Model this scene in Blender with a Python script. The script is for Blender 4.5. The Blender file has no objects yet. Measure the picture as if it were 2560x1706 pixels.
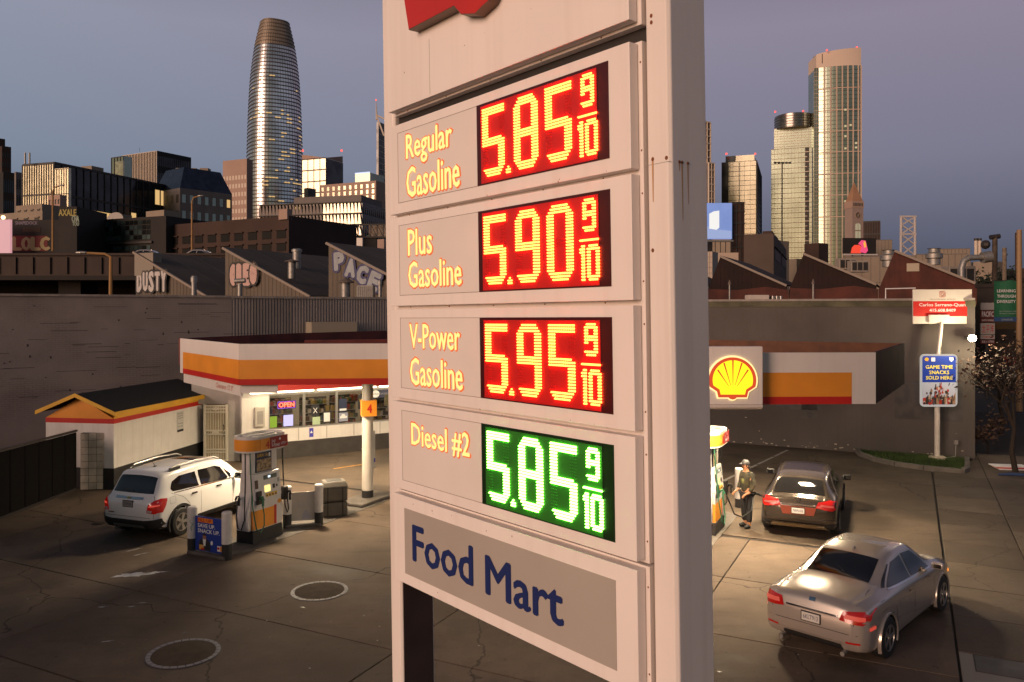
import bpy, bmesh, math, random
from mathutils import Vector, Matrix
from mathutils.bvhtree import BVHTree
from mathutils.geometry import delaunay_2d_cdt
random.seed(7)
S = bpy.context.scene
COL = S.collection
R = math.radians
# ---------------------------------------------------------------- camera, sky, sun, exposure
F, CX, HY, CH = 1991.0, 1280.0, 775.0, 5.6        # focal length / horizon of a 2560 px wide picture, eye height
cam = bpy.data.cameras.new('camera'); cam.sensor_width = 36.0; cam.lens = 28.0
cam.shift_y = -78.0 / 2560.0; cam.clip_start = 0.1; cam.clip_end = 9000
co = bpy.data.objects.new('camera', cam); COL.objects.link(co)
co.location = (0, 0, CH); co.rotation_euler = (R(90), 0, 0); S.camera = co
W = bpy.data.worlds.new('World'); S.world = W; W.use_nodes = True
SUN_EL, SUN_AZ = 2.5, 224.0                        # dusk glow behind the photographer, to the left
nt = W.node_tree; bg = nt.nodes['Background']; LK = nt.links.new
sky = nt.nodes.new('ShaderNodeTexSky'); sky.sky_type = 'NISHITA'; sky.sun_disc = False
sky.sun_elevation = R(SUN_EL); sky.sun_rotation = R(SUN_AZ); sky.altitude = 0
sky.air_density = 1.0; sky.dust_density = 1.0; sky.ozone_density = 1.5
# dusk: the sunset side is the sky model itself, away from it the sky falls to the blue-violet of the earth's shadow
tcw = nt.nodes.new('ShaderNodeTexCoord'); sep = nt.nodes.new('ShaderNodeSeparateXYZ'); LK(tcw.outputs['Generated'], sep.inputs[0])
ramp = nt.nodes.new('ShaderNodeValToRGB'); LK(sep.outputs[2], ramp.inputs[0])
el = ramp.color_ramp.elements; el[0].position = 0.0; el[0].color = (.70,.85,1.15,1); el[1].position = 1.0; el[1].color = (.30,.34,.55,1)
for p, c in ((.06,(1.0,1.2,1.64)), (.17,(2.2,2.3,3.0)), (.32,(2.95,2.7,3.45)), (.60,(1.0,.84,1.05))):
    e = el.new(p); e.color = (*c, 1)
dt = nt.nodes.new('ShaderNodeVectorMath'); dt.operation = 'DOT_PRODUCT'; LK(tcw.outputs['Generated'], dt.inputs[0])
_az = R(SUN_AZ); dt.inputs[1].default_value = (math.sin(_az), math.cos(_az), .12)
mr = nt.nodes.new('ShaderNodeMapRange'); mr.interpolation_type = 'SMOOTHSTEP'
mr.inputs[1].default_value = -.15; mr.inputs[2].default_value = .75; LK(dt.outputs['Value'], mr.inputs[0])
mx = nt.nodes.new('ShaderNodeMix'); mx.data_type = 'RGBA'; 
an = nt.nodes.new('ShaderNodeVectorMath'); an.operation = 'DOT_PRODUCT'; LK(tcw.outputs['Generated'], an.inputs[0]); an.inputs[1].default_value = (-math.sin(_az), -math.cos(_az), 0)
ar = nt.nodes.new('ShaderNodeMapRange'); ar.inputs[1].default_value = .15; ar.inputs[2].default_value = 1.0; LK(an.outputs['Value'], ar.inputs[0])
am = nt.nodes.new('ShaderNodeMix'); am.data_type = 'RGBA'; LK(ar.outputs[0], am.inputs[0]); am.inputs[6].default_value = (.80,.95,.95,1); am.inputs[7].default_value = (.76,.70,.74,1)
mm = nt.nodes.new('ShaderNodeMix'); mm.data_type = 'RGBA'; mm.blend_type = 'MULTIPLY'; mm.inputs[0].default_value = 1; LK(ramp.outputs[0], mm.inputs[6]); LK(am.outputs[2], mm.inputs[7])
LK(mr.outputs[0], mx.inputs[0]); LK(mm.outputs[2], mx.inputs[6]); LK(sky.outputs[0], mx.inputs[7])
LK(mx.outputs[2], bg.inputs[0]); bg.inputs[1].default_value = 0.12
sl = bpy.data.lights.new('sun', 'SUN'); sl.energy = 2.75; sl.angle = R(35); sl.color = (1.0, 0.67, 0.52)
so = bpy.data.objects.new('sun', sl); COL.objects.link(so)
_el = R(12)
_sd = Vector((math.sin(_az)*math.cos(_el), math.cos(_az)*math.cos(_el), math.sin(_el)))
so.rotation_euler = (-_sd).to_track_quat('-Z', 'Y').to_euler(); so.location = (-20, -30, 30)
S.view_settings.view_transform = 'Standard'; S.view_settings.look = 'None'
S.view_settings.exposure = 0.0; S.view_settings.gamma = 1.0
S.cycles.use_denoising = True; S.cycles.max_bounces = 6; S.cycles.caustics_reflective = False
S.cycles.caustics_refractive = False; S.cycles.sample_clamp_indirect = 4.0
# ---------------------------------------------------------------- helpers
def P(px, py, d):
    return Vector(((px-CX)/F*d, d, CH-(py-HY)/F*d))
def G(px, py):
    return P(px, py, CH*F/(py-HY))
def XD(px, d): return (px-CX)/F*d
def ZD(py, d): return CH-(py-HY)/F*d
A2 = Vector((.447, .8945)); B2 = Vector((.8945, -.447))      # the forecourt's own axes
_M = {}
def mat(name, col=(.5,.5,.5), rough=.6, metal=0.0, var=0.0, vscale=3.0, bump=0.0, bscale=40.0, spec=.5,
        emit=None, estr=0.0, col2=None, stain=0.0, sscale=.6, coat=0.0, orand=0.0, streak=0.0):
    if name in _M: return _M[name]
    m = bpy.data.materials.new(name); m.use_nodes = True; _M[name] = m
    t = m.node_tree; b = t.nodes['Principled BSDF']; L = t.links
    b.inputs['Base Color'].default_value = (*col, 1); b.inputs['Roughness'].default_value = rough
    b.inputs['Metallic'].default_value = metal; b.inputs['Specular IOR Level'].default_value = spec
    b.inputs['Coat Weight'].default_value = coat
    if emit: b.inputs['Emission Color'].default_value = (*emit, 1); b.inputs['Emission Strength'].default_value = estr
    tc = t.nodes.new('ShaderNodeTexCoord') if (var or bump or stain or streak) else None
    out = None
    def mixc(fac, c1, c2):
        n = t.nodes.new('ShaderNodeMix'); n.data_type = 'RGBA'
        L.new(fac, n.inputs[0])
        if hasattr(c1, 'links'): L.new(c1, n.inputs[6])
        else: n.inputs[6].default_value = (*c1, 1)
        n.inputs[7].default_value = (*c2, 1)
        return n.outputs[2]
    def noise(sc, det=5, lo=.35, hi=.68, squash=None):
        n = t.nodes.new('ShaderNodeTexNoise'); n.inputs['Scale'].default_value = sc; n.inputs['Detail'].default_value = det
        if squash:
            mp = t.nodes.new('ShaderNodeMapping'); mp.inputs['Scale'].default_value = squash
            L.new(tc.outputs['Object'], mp.inputs[0]); L.new(mp.outputs[0], n.inputs['Vector'])
        else: L.new(tc.outputs['Object'], n.inputs['Vector'])
        r = t.nodes.new('ShaderNodeMapRange'); r.inputs[1].default_value = lo; r.inputs[2].default_value = hi
        L.new(n.outputs[0], r.inputs[0]); return r.outputs[0]
    cur = col
    if var:
        c2 = col2 or tuple(max(0, c*(1-var)) for c in col)
        cur = mixc(noise(vscale), cur, c2)
    if stain:
        cur = mixc(_scale(t, noise(sscale, 8, .5, .72), stain), cur, tuple(c*.28 for c in col))
    if streak:
        cur = mixc(_scale(t, noise(1.0, 4, .5, .8, (9, 9, .35)), streak), cur, tuple(c*k for c, k in zip(col, (.55,.45,.38))))
    if orand:
        oi = t.nodes.new('ShaderNodeObjectInfo'); r = t.nodes.new('ShaderNodeMapRange')
        r.inputs[3].default_value = 1-orand; r.inputs[4].default_value = 1+orand; L.new(oi.outputs['Random'], r.inputs[0])
        v = t.nodes.new('ShaderNodeVectorMath'); v.operation = 'SCALE'
        if hasattr(cur, 'links'): L.new(cur, v.inputs[0])
        else: v.inputs[0].default_value = cur
        L.new(r.outputs[0], v.inputs['Scale']); cur = v.outputs[0]
    if hasattr(cur, 'links'): L.new(cur, b.inputs['Base Color'])
    if bump:
        n = t.nodes.new('ShaderNodeTexNoise'); n.inputs['Scale'].default_value = bscale; n.inputs['Detail'].default_value = 6
        L.new(tc.outputs['Object'], n.inputs['Vector'])
        bp = t.nodes.new('ShaderNodeBump'); bp.inputs['Strength'].default_value = bump; bp.inputs['Distance'].default_value = .02
        L.new(n.outputs[0], bp.inputs['Height']); L.new(bp.outputs[0], b.inputs['Normal'])
    return m
def _scale(t, sock, k):
    n = t.nodes.new('ShaderNodeMath'); n.operation = 'MULTIPLY'; n.inputs[1].default_value = k
    t.links.new(sock, n.inputs[0]); return n.outputs[0]
def glow(name, col, s): return mat(name, (.02,.02,.02), .5, emit=col, estr=s)
def pane_mat(name, tint=(1,1,1), gloss=.1, rough=.02):
    if name in _M: return _M[name]
    m = bpy.data.materials.new(name); m.use_nodes = True; _M[name] = m; t = m.node_tree
    t.nodes.remove(t.nodes['Principled BSDF']); o = t.nodes['Material Output']
    a = t.nodes.new('ShaderNodeBsdfTransparent'); a.inputs[0].default_value = (*tint, 1)
    g = t.nodes.new('ShaderNodeBsdfGlossy'); g.inputs['Roughness'].default_value = rough
    x = t.nodes.new('ShaderNodeMixShader'); x.inputs[0].default_value = gloss
    t.links.new(a.outputs[0], x.inputs[1]); t.links.new(g.outputs[0], x.inputs[2]); t.links.new(x.outputs[0], o.inputs[0])
    return m
def curtain(name, col=(.3,.3,.3), rough=.12, metal=.85, bump=.12, bscale=.15, var=.35, vscale=.4):
    return mat(name, col, rough, metal, var=var, vscale=vscale, bump=bump, bscale=bscale)

class MB:
    def __init__(s, M=None): s.v = []; s.f = []; s.m = []; s.M = M or Matrix.Identity(4); s.k = 0
    def add(s, vs, fs):
        o = len(s.v); s.v += [s.M @ Vector(p) for p in vs]
        for f in fs: s.f.append([o+i for i in f]); s.m.append(s.k)
        return s
    def quad(s, *p): return s.add(p, [list(range(len(p)))])
    def box(s, a, b):
        x0, y0, z0 = a; x1, y1, z1 = b
        return s.add([(x0,y0,z0),(x1,y0,z0),(x1,y1,z0),(x0,y1,z0),(x0,y0,z1),(x1,y0,z1),(x1,y1,z1),(x0,y1,z1)],
                     [(3,2,1,0),(4,5,6,7),(0,1,5,4),(1,2,6,5),(2,3,7,6),(3,0,4,7)])
    def cbox(s, c, d): return s.box([c[i]-d[i]/2 for i in range(3)], [c[i]+d[i]/2 for i in range(3)])
    def prism(s, poly, z0, z1):           # polygon in xy (counter-clockwise), extruded in z
        n = len(poly)
        return s.add([(p[0],p[1],z0) for p in poly]+[(p[0],p[1],z1) for p in poly],
                     [list(range(n))[::-1], list(range(n, 2*n))]+[(i,(i+1)%n,n+(i+1)%n,n+i) for i in range(n)])
    def prism_y(s, poly, y0, y1):         # polygon in xz, extruded in y
        n = len(poly)
        return s.add([(p[0],y0,p[1]) for p in poly]+[(p[0],y1,p[1]) for p in poly],
                     [list(range(n)), list(range(n, 2*n))[::-1]]+[((i+1)%n,i,n+i,n+(i+1)%n) for i in range(n)])
    def bar(s, a, b, w, h=None):          # square bar from a to b
        a = Vector(a); b = Vector(b); h = h or w; d = (b-a).normalized()
        u = d.cross(Vector((0,0,1))); u = u.normalized() if u.length > 1e-4 else Vector((1,0,0)); t = u.cross(d)
        c = [(u*x*w/2+t*y*h/2) for x, y in ((-1,-1),(1,-1),(1,1),(-1,1))]
        return s.add([a+q for q in c]+[b+q for q in c], [(3,2,1,0),(4,5,6,7),(0,1,5,4),(1,2,6,5),(2,3,7,6),(3,0,4,7)])
    def cyl(s, a, b, r0, r1=None, n=14, caps=True):
        r1 = r0 if r1 is None else r1
        return s.tube([a, b], [r0, r1], n, caps)
    def tube(s, path, r, n=8, caps=True):
        path = [Vector(p) for p in path]; k = len(path); rr = r if isinstance(r, (list, tuple)) else [r]*k
        vs = []; prev = None
        for i, p in enumerate(path):
            d = (path[min(i+1,k-1)]-path[max(i-1,0)]).normalized()
            if prev is None: u = d.cross(Vector((0,0,1))) if abs(d.z) < .95 else d.cross(Vector((1,0,0)))
            else: u = prev - d*prev.dot(d)
            u.normalize(); prev = u; w = d.cross(u)
            vs += [p+(u*math.cos(2*math.pi*j/n)+w*math.sin(2*math.pi*j/n))*rr[i] for j in range(n)]
        fs = [(i*n+j, i*n+(j+1)%n, (i+1)*n+(j+1)%n, (i+1)*n+j) for i in range(k-1) for j in range(n)]
        if caps: fs += [list(range(n))[::-1], list(range((k-1)*n, k*n))]
        return s.add(vs, fs)
    def lathe(s, prof, n=20, c=(0,0,0)):
        vs = [(c[0]+r*math.cos(2*math.pi*j/n), c[1]+r*math.sin(2*math.pi*j/n), c[2]+z) for r, z in prof for j in range(n)]
        k = len(prof)
        fs = [(i*n+j, i*n+(j+1)%n, (i+1)*n+(j+1)%n, (i+1)*n+j) for i in range(k-1) for j in range(n)]
        return s.add(vs, fs+[list(range(n))[::-1], list(range((k-1)*n, k*n))])
    def ball(s, c, r, n=8, k=5):
        rx = r if isinstance(r, (list, tuple)) else (r,r,r)
        prof = [(math.sin(math.pi*i/k), -math.cos(math.pi*i/k)) for i in range(k+1)]
        vs = [(c[0]+rx[0]*max(q,.02)*math.cos(2*math.pi*j/n), c[1]+rx[1]*max(q,.02)*math.sin(2*math.pi*j/n), c[2]+rx[2]*z) for q, z in prof for j in range(n)]
        return s.add(vs, [(i*n+j, i*n+(j+1)%n, (i+1)*n+(j+1)%n, (i+1)*n+j) for i in range(k) for j in range(n)]+[list(range(n))[::-1], list(range(k*n, k*n+n))])
    def mesh(s, name, mats, smooth=False):
        me = bpy.data.meshes.new(name); me.from_pydata(s.v, [], s.f)
        ml = mats if isinstance(mats, (list, tuple)) else [mats]
        for m in ml: me.materials.append(m)
        if len(ml) > 1: me.polygons.foreach_set('material_index', s.m)
        if smooth: me.polygons.foreach_set('use_smooth', [True]*len(s.f))
        me.update(); return me
    def build(s, name, mats, parent=None, smooth=False, bevel=0.0, seg=2):
        o = bpy.data.objects.new(name, s.mesh(name, mats, smooth)); COL.objects.link(o); o.parent = parent
        if bevel:
            b = o.modifiers.new('bevel', 'BEVEL'); b.width = bevel; b.segments = seg; b.limit_method = 'ANGLE'; b.angle_limit = R(40)
        elif smooth:
            try: o.data.set_sharp_from_angle(angle=R(38))
            except Exception: pass
        return o
def tag(o, label, cat, group=None):
    o['label'] = label; o['category'] = cat
    if group: o['group'] = group
    return o
def thing(name, label, cat, loc=(0,0,0), rz=0.0, group=None):
    o = bpy.data.objects.new(name, None); COL.objects.link(o); o.empty_display_size = .2
    o.location = loc; o.rotation_euler = (0,0,rz); return tag(o, label, cat, group)
def struct(o): o['kind'] = 'structure'; return o
def stuff(o): o['kind'] = 'stuff'; return o
def copy_tree(o, parent=None):
    c = o.copy(); COL.objects.link(c); c.parent = parent
    for ch in list(o.children): copy_tree(ch, c)
    return c
def frame(o, ex, ez=(0,0,1)):             # local x along ex, z along ez, y = z cross x (into the wall), origin o
    ex = Vector(ex).normalized(); ez = Vector(ez).normalized(); ey = ez.cross(ex).normalized(); ez = ex.cross(ey)
    M = Matrix.Identity(4)
    for i in range(3): M[i][0] = ex[i]; M[i][1] = ey[i]; M[i][2] = ez[i]; M[i][3] = o[i]
    return M
_fc = {}
def text_mesh(s, bold=0.0, extrude=.003, shear=0.0, res=2):
    key = (s, bold, extrude, shear, res)
    if key in _fc: return _fc[key]
    c = bpy.data.curves.new('txt', 'FONT'); c.body = s; c.size = 1.0; c.resolution_u = res; c.extrude = 0; c.offset = bold; c.shear = shear
    o = bpy.data.objects.new('txt', c); COL.objects.link(o); bpy.context.view_layer.update()
    me = bpy.data.meshes.new_from_object(o.evaluated_get(bpy.context.evaluated_depsgraph_get()))
    COL.objects.unlink(o); bpy.data.objects.remove(o); bpy.data.curves.remove(c)
    v = [tuple(p.co) for p in me.vertices]; f = [tuple(p.vertices) for p in me.polygons]; bpy.data.meshes.remove(me)
    _fc[key] = (v, f); return _fc[key]
def text(name, s, box, m, parent, M=None, y=-.004, bold=0.0, align='fit', shear=0.0, res=2, thick=.003):
    """lettering filling box (x0, z0, x1, z1) on the local xz plane, facing -y"""
    v, f = text_mesh(s, 0.0, 0, shear, res)
    xs = [p[0] for p in v]; ys = [p[1] for p in v]; w = max(xs)-min(xs); h = max(ys)-min(ys)
    x0, z0, x1, z1 = box; kx = (x1-x0)/w; kz = (z1-z0)/h
    if align == 'center':
        k = min(kx, kz); kx = kz = k; x0 = (box[0]+box[2])/2-w*k/2
    b = MB(M); sh = bold*(z1-z0)*1.6
    offs = [(0,0)] if not bold else [(0,0),(sh,0),(-sh,0),(0,sh*.7),(0,-sh*.7)]
    for i, (dx, dz) in enumerate(offs):
        b.add([(x0+(p[0]-min(xs))*kx+dx, y-i*.0003, z0+(p[1]-min(ys))*kz+dz) for p in v], f)
    return b.build(name, m, parent)
def rrect(x0, z0, x1, z1, r, n=5):
    out = []
    for cx, cz, a in ((x1-r,z0+r,-90),(x1-r,z1-r,0),(x0+r,z1-r,90),(x0+r,z0+r,180)):
        out += [(cx+r*math.cos(R(a+90*i/n)), cz+r*math.sin(R(a+90*i/n))) for i in range(n+1)]
    return out
def board(name, poly, m, parent, M=None, y0=0, y1=.02):
    """flat slab with outline poly (x,z counter-clockwise seen from -y) between y0 (front) and y1"""
    return MB(M).prism_y(poly, y0, y1).build(name, m, parent)
def rect(x0, z0, x1, z1): return [(x0,z0),(x1,z0),(x1,z1),(x0,z1)]
def pecten(cx, cz, r, scale=1.0, n=28, inner=False):
    """outline of the scallop emblem; r = radius of the fan"""
    pts = []
    k = scale
    a0 = -16
    fan = [(math.cos(R(a))*r*k, math.sin(R(a))*r*.98*k) for a in [a0+(180-2*a0)*i/n for i in range(n+1)]]
    base_l = [(-.66*r*k, -.47*r*k), (-.60*r*k, -.72*r*k)]
    base_r = [(.60*r*k, -.72*r*k), (.66*r*k, -.47*r*k)]
    bump = [] if inner else [(-.17*r*k, -.72*r*k), (-.11*r*k, -.78*r*k), (0, -.81*r*k), (.11*r*k, -.78*r*k), (.17*r*k, -.72*r*k)]
    pts = base_l + bump + base_r + fan
    return [(cx+p[0], cz+p[1]) for p in pts]
def lamp(kind, loc, energy, col, size=.5, size_y=None, rot=(0,0,0), spread=None):
    l = bpy.data.lights.new('lamp', kind); l.energy = energy; l.color = col
    if kind == 'AREA':
        l.shape = 'RECTANGLE' if size_y else 'SQUARE'; l.size = size
        if size_y: l.size_y = size_y
        if spread: l.spread = spread
    else: l.shadow_soft_size = size
    o = bpy.data.objects.new('lamp', l); COL.objects.link(o); o.location = loc; o.rotation_euler = rot; return o
# ---------------------------------------------------------------- shared materials
M_white = mat('white_paint', (.74,.70,.66), .45, var=.10, vscale=2.5, streak=.25, bump=.05, bscale=60)
M_signw = mat('sign_white', (.82,.755,.72), .38, var=.05, vscale=1.2, streak=.16, bump=.04, bscale=25)
M_signp = mat('sign_pillar_white', (.80,.735,.69), .42, var=.07, vscale=1.0, streak=.24, bump=.06, bscale=18)
M_orange = mat('shell_orange', (.80,.30,.03), .45, var=.12, vscale=1.5)
M_orangef = mat('faded_orange', (.80,.42,.16), .5, var=.1, vscale=1.5)
M_red = mat('sign_red', (.52,.02,.015), .42, var=.15, vscale=1.5)
M_yellow = mat('trim_yellow', (.78,.42,.03), .5, var=.15, vscale=2)
M_black = mat('black_paint', (.022,.02,.02), .6, var=.4, vscale=3)
M_rubber = mat('black_rubber', (.012,.012,.012), .65)
M_dark = mat('dark_metal', (.045,.04,.038), .5, .4)
M_alu = mat('aluminium', (.42,.41,.40), .35, .85, var=.15)
M_steel = mat('galvanised', (.33,.32,.30), .5, .6, var=.3, vscale=6)
M_chrome = mat('chrome', (.65,.65,.65), .12, 1.0)
M_navy = mat('navy_letter', (.008,.02,.11), .5)
M_whtl = mat('white_letter', (.78,.78,.78), .5)
M_blue = mat('poster_blue', (.012,.04,.28), .45)
M_grey = mat('grey_paint', (.30,.28,.26), .6, var=.2)
M_rust = mat('rust', (.22,.07,.02), .9, var=.5, vscale=20)
# ================================================================ the big price sign
def price_sign():
    th, lean = .8826, .0149
    c, sn = math.cos(lean), math.sin(lean)
    e1 = Vector((math.cos(th)*c, -math.sin(th), math.cos(th)*sn)); e3 = Vector((-sn, 0, c))
    M = frame(Vector((-1.0626, 7.0, CH)) - e3*CH, e1, e3)
    t = thing('price_sign', 'tall white pylon sign with glowing red and green fuel prices above FOOD MART panel', 'price sign')
    t.location = M.translation; t.rotation_euler = M.to_euler()
    def v(z): return z+CH
    for x0, x1 in ((-.235, -.05), (2.872, 3.06)):
        p = MB().prism([(x0+.02,.085),(x1-.02,.085),(x1,.105),(x1,.43),(x0,.43),(x0,.105)], .0, v(5.6)).build('pillar', M_signp, t, bevel=.006)
        MB().box((x0-.1, -.02, 0), (x1+.1, .53, .03)).build('base_plate', M_steel, p)
        if x0 > 1:
            # rust bleeding from bolts and the splice seam on the pillar
            MB().box((x0-.002, .084, v(.845)), (x1+.002, .0843, v(.848))).build('seam', M_grey, p)
            for rx, rz, ln in ((2.925,.878,.16), (2.93,1.74,.03), (2.93,1.70,.02), (2.915,.33,.03), (3.03,.87,.05)):
                MB().ball((rx, .083, v(rz)), (.011,.004,.013), 8, 4).build('rust_bolt', M_rust, p)
                if ln > .1:
                    b = MB(); b.add([(rx-.007,.0825,v(rz)),(rx+.007,.0825,v(rz)),(rx+.003,.0825,v(rz-ln*1.6)),(rx-.003,.0825,v(rz-ln*1.6))], [(3,2,1,0)])
                    b.build('rust_streak', mat('rust_streak', (.50,.29,.15), .8), p)
            for ry, ln in ((.19,.34),(.245,.24),(.165,.05)):
                b = MB(); X = x1+.0015
                b.add([(X,ry-.006,v(.845)),(X,ry+.006,v(.845)),(X,ry+.002,v(.845-ln)),(X,ry-.002,v(.845-ln))], [(0,1,2,3)])
                b.build('rust_streak', mat('rust_streak', (.50,.29,.15), .8), p)
                MB().ball((X, ry, v(.85)), (.004,.012,.010), 8, 4).build('rust_bolt', M_rust, p)
    def cabinet(name, z0, z1, x0=0.0, x1=2.826):
        p = MB().box((x0, 0, v(z0)), (x1, .075, v(z1))).build(name, M_signw, t, bevel=.004)
        MB().box((x0-.03, .079, v(z0)-.02), (x1+.032, .36, v(z1)+.012)).build('housing', M_signp, p)
        b = MB()
        for x in (x1+.018,):
            for k in (.15, .85): b.ball((x, .078, v(z0+(z1-z0)*k)), (.006,.004,.007), 6, 3)
        for k in range(5): b.ball((x0+.2+k*.58, .077, v(z0)-.012), (.006,.004,.006), 6, 3)
        b.build('fixing_screws', M_rust, p)
        return p
    MB().box((-.052,.11,.03), (-.046,.42,v(-2.40))).build('leg_shade', mat('leg_shade_brown', (.055,.032,.024), .6, var=.3), t)  # dark sheet: shade on the left leg's inner side, put in as colour
    # upper cabinet with the raised emblem
    top = cabinet('emblem_cabinet', 1.73, 5.3)
    MB().box((-.05, .14, v(1.60)), (2.87, .36, v(1.72))).build('shadow_gap', M_dark, t)
    rr = 1.497
    em = MB().prism_y(pecten(1.413, v(2.293+.72*rr), rr), -.10, -.002).build('emblem', [mat('emblem_return', (.13,.10,.07), .5)], top)
    MB().prism_y(pecten(1.413, v(2.293+.72*rr), rr, .995), -.104, -.1005).build('emblem_face', M_red, em)
    MB().prism_y(pecten(1.413, v(2.293+.72*rr)+.06, rr, .84, inner=True), -.108, -.1045).build('emblem_fan', mat('emblem_yellow', (.85,.55,.02), .45), em)
    MB().box((.66, -.001, v(2.2)), (.664, .0, v(1.75))).build('sheet_seam', M_grey, top)
    # grime lines where the cabinets meet and a few dents and chips in the paint
    rnd = random.Random(12); ch = MB()
    for k in range(26):
        x, z, r = rnd.uniform(.05,2.75), rnd.choice((rnd.uniform(1.74,2.2), rnd.uniform(-2.35,-2.29), rnd.uniform(-1.68,-1.61), rnd.uniform(.835,.9), rnd.uniform(-.79,-.74))), rnd.uniform(.002,.006)
        ch.add([(x+r*math.cos(a)*rnd.uniform(.6,1.2), -.0008, v(z)+r*1.5*math.sin(a)*rnd.uniform(.6,1.2)) for a in [math.pi*2*i/6 for i in range(6)]], [(0,1,2,3,4,5)])
    stuff(ch.build('paint_chips', mat('chip_brown', (.20,.13,.09), .8), t))
    # price panels
    seams = mat('sign_seam', (.30,.26,.24), .7)
    panel_in = mat('sign_insert', (.76,.70,.66), .35, var=.05, vscale=2, bump=.03, bscale=20)
    SEG = {'5':'afgcd', '8':'abcdefg', '9':'abcdfg', '0':'abcdef', '1':'L'}
    def dots(ch, nc, nr, w):
        on, off = [], []
        segs = SEG[ch]
        m0, m1 = nr//2-1, nr//2+1
        hh = 3 if nr > 15 else 2
        for r in range(nr):
            for q in range(nc):
                hit, cell = False, False
                top, mid, bot = r < hh, m0 <= r < m0+hh, r >= nr-hh
                lt, rt = q < w, q >= nc-w
                up = r <= m1
                if ch == '1':
                    hit = q >= nc-w-1 or (r == 1 and q >= nc-w-2); cell = hit
                else:
                    for s, cnd in (('a', top), ('g', mid), ('d', bot), ('f', lt and up), ('e', lt and not up and not mid),
                                   ('b', rt and up), ('c', rt and not up or (rt and mid))):
                        if cnd: cell = True; hit = hit or s in segs
                    kc = 0
                    for cr, cq, need in ((r, q, 'a' in segs and 'f' in segs and ch != '5'), (r, nc-1-q, 'b' in segs),
                                         (nr-1-r, q, True), (nr-1-r, nc-1-q, True)):
                        if need and cr+cq < (3 if nr > 15 else 1): hit = False; cell = False
                    if ch == '5' and r == m0 and rt and q >= nc-2: hit = False
                    if ch in '59' and lt and bot and r == nr-hh and q < 1: hit = hit
                if hit: on.append((q, r))
                elif cell: off.append((q, r))
        return on, off
    def leds(b, pts, x0, z1, pc, pr, rad=.0066, y=.0):
        for q, r in pts:
            x, z = x0+q*pc, z1-r*pr
            ring = [(x+rad*1.0*math.cos(a), z+rad*1.02*math.sin(a)) for a in [math.pi*2*i/6 for i in range(6)]]
            b.add([(p[0], y, p[1]) for p in ring]+[(x+(p[0]-x)*.55, y-.011, z+(p[1]-z)*.55) for p in ring],
                  [(6,7,8,9,10,11)]+[(i,(i+1)%6,6+(i+1)%6,6+i) for i in range(6)])
    def display(parent, z0, digits, col, face, off):
        x0, x1, z1 = 1.292, 2.652, z0+.606
        yb = .012
        d = MB().box((x0, -.001, v(z0)), (x1, -.0045, v(z1))).build('price_display', face[0], parent)
        MB().box((x0+.053, -.005, v(z0)+.01), (x0+1.262, -.008, v(z1)-.02)).build('display_lens', face[1], d)
        on_all, n = [], 0
        pc, pr = .0172, .0205
        spec = [(digits[0], x0+.083, z0+.555, 15, 25, 4), (digits[1], x0+.45, z0+.555, 15, 25, 4), (digits[2], x0+.783, z0+.555, 15, 25, 4)]
        um = MB()
        for ch, dx, dz, nc, nr, w in spec:
            on, of = dots(ch, nc, nr, w)
            b = MB(); leds(b, on, dx+.003, v(dz)-.003, pc, pr, .0084, -.0082); b.build('price_digit', col, d)
            leds(um, of, dx+.003, v(dz)-.003, pc, pr, .0045, -.0035)
        b = MB(); leds(b, [(1,0),(0,1),(1,1),(2,1),(0,2),(1,2),(2,2)], x0+.36, v(z0+.092), .0172, .019, .0078, -.0082); b.build('decimal_point', col, d)
        on, of = dots('9', 7, 11, 2)
        b = MB(); leds(b, on, x0+1.132, v(z0+.560), .0170, .0196, .0084, -.0082); b.build('small_digit', col, d)
        b = MB(); leds(b, [(i*.62, 0) for i in range(17)], x0+1.100, v(z0+.303), .0158, .02, .0078, -.0082); b.build('fraction_bar', col, d)
        b = MB(); leds(b, [(q, r) for q in (0,1,2) for r in range(12) if q or r in (1, 2)], x0+1.100, v(z0+.265), .0160, .0196, .0084, -.0082); b.build('small_digit', col, d)
        on, of = dots('0', 7, 12, 2)
        b = MB(); leds(b, on, x0+1.166, v(z0+.265), .0160, .0196, .0084, -.0082); b.build('small_digit', col, d)
        stuff(um.build('unlit_leds', off, d))
        return d
    red_face = (mat('display_bezel_red', (.05,.004,.006), .35), mat('display_lens_red', (.50,.008,.008), .45))
    grn_face = (mat('display_bezel_green', (.006,.02,.006), .35), mat('display_lens_green', (.02,.15,.015), .45))
    led_r = glow('led_red', (1.0,.060,.010), 27.0); led_g = glow('led_green', (.24,1.0,.08), 17.0)
    off_r = mat('led_off_red', (.55,.012,.01), .4); off_g = mat('led_off_green', (.05,.30,.04), .4)
    letter = glow('backlit_letter', (1.0,.66,.20), 1.45); outline = glow('backlit_outline', (1.0,.17,.05), .9)
    rows = [(.829, 1.597, '585', False, [('Regular', (.297,1.215,.965,1.478)), ('Gasoline', (.297,.95,1.062,1.20))]),
            (.032, .797, '590', False, [('Plus', (.305,.455,.665,.672)), ('Gasoline', (.305,.185,1.068,.40))]),
            (-.765, .000, '595', False, [('V-Power', (.31,-.325,1.035,-.125)), ('Gasoline', (.31,-.635,1.062,-.41))]),
            (-1.553, -.797, '585', True, [('Diesel #2', (.314,-1.16,1.14,-.96))])]
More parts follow.
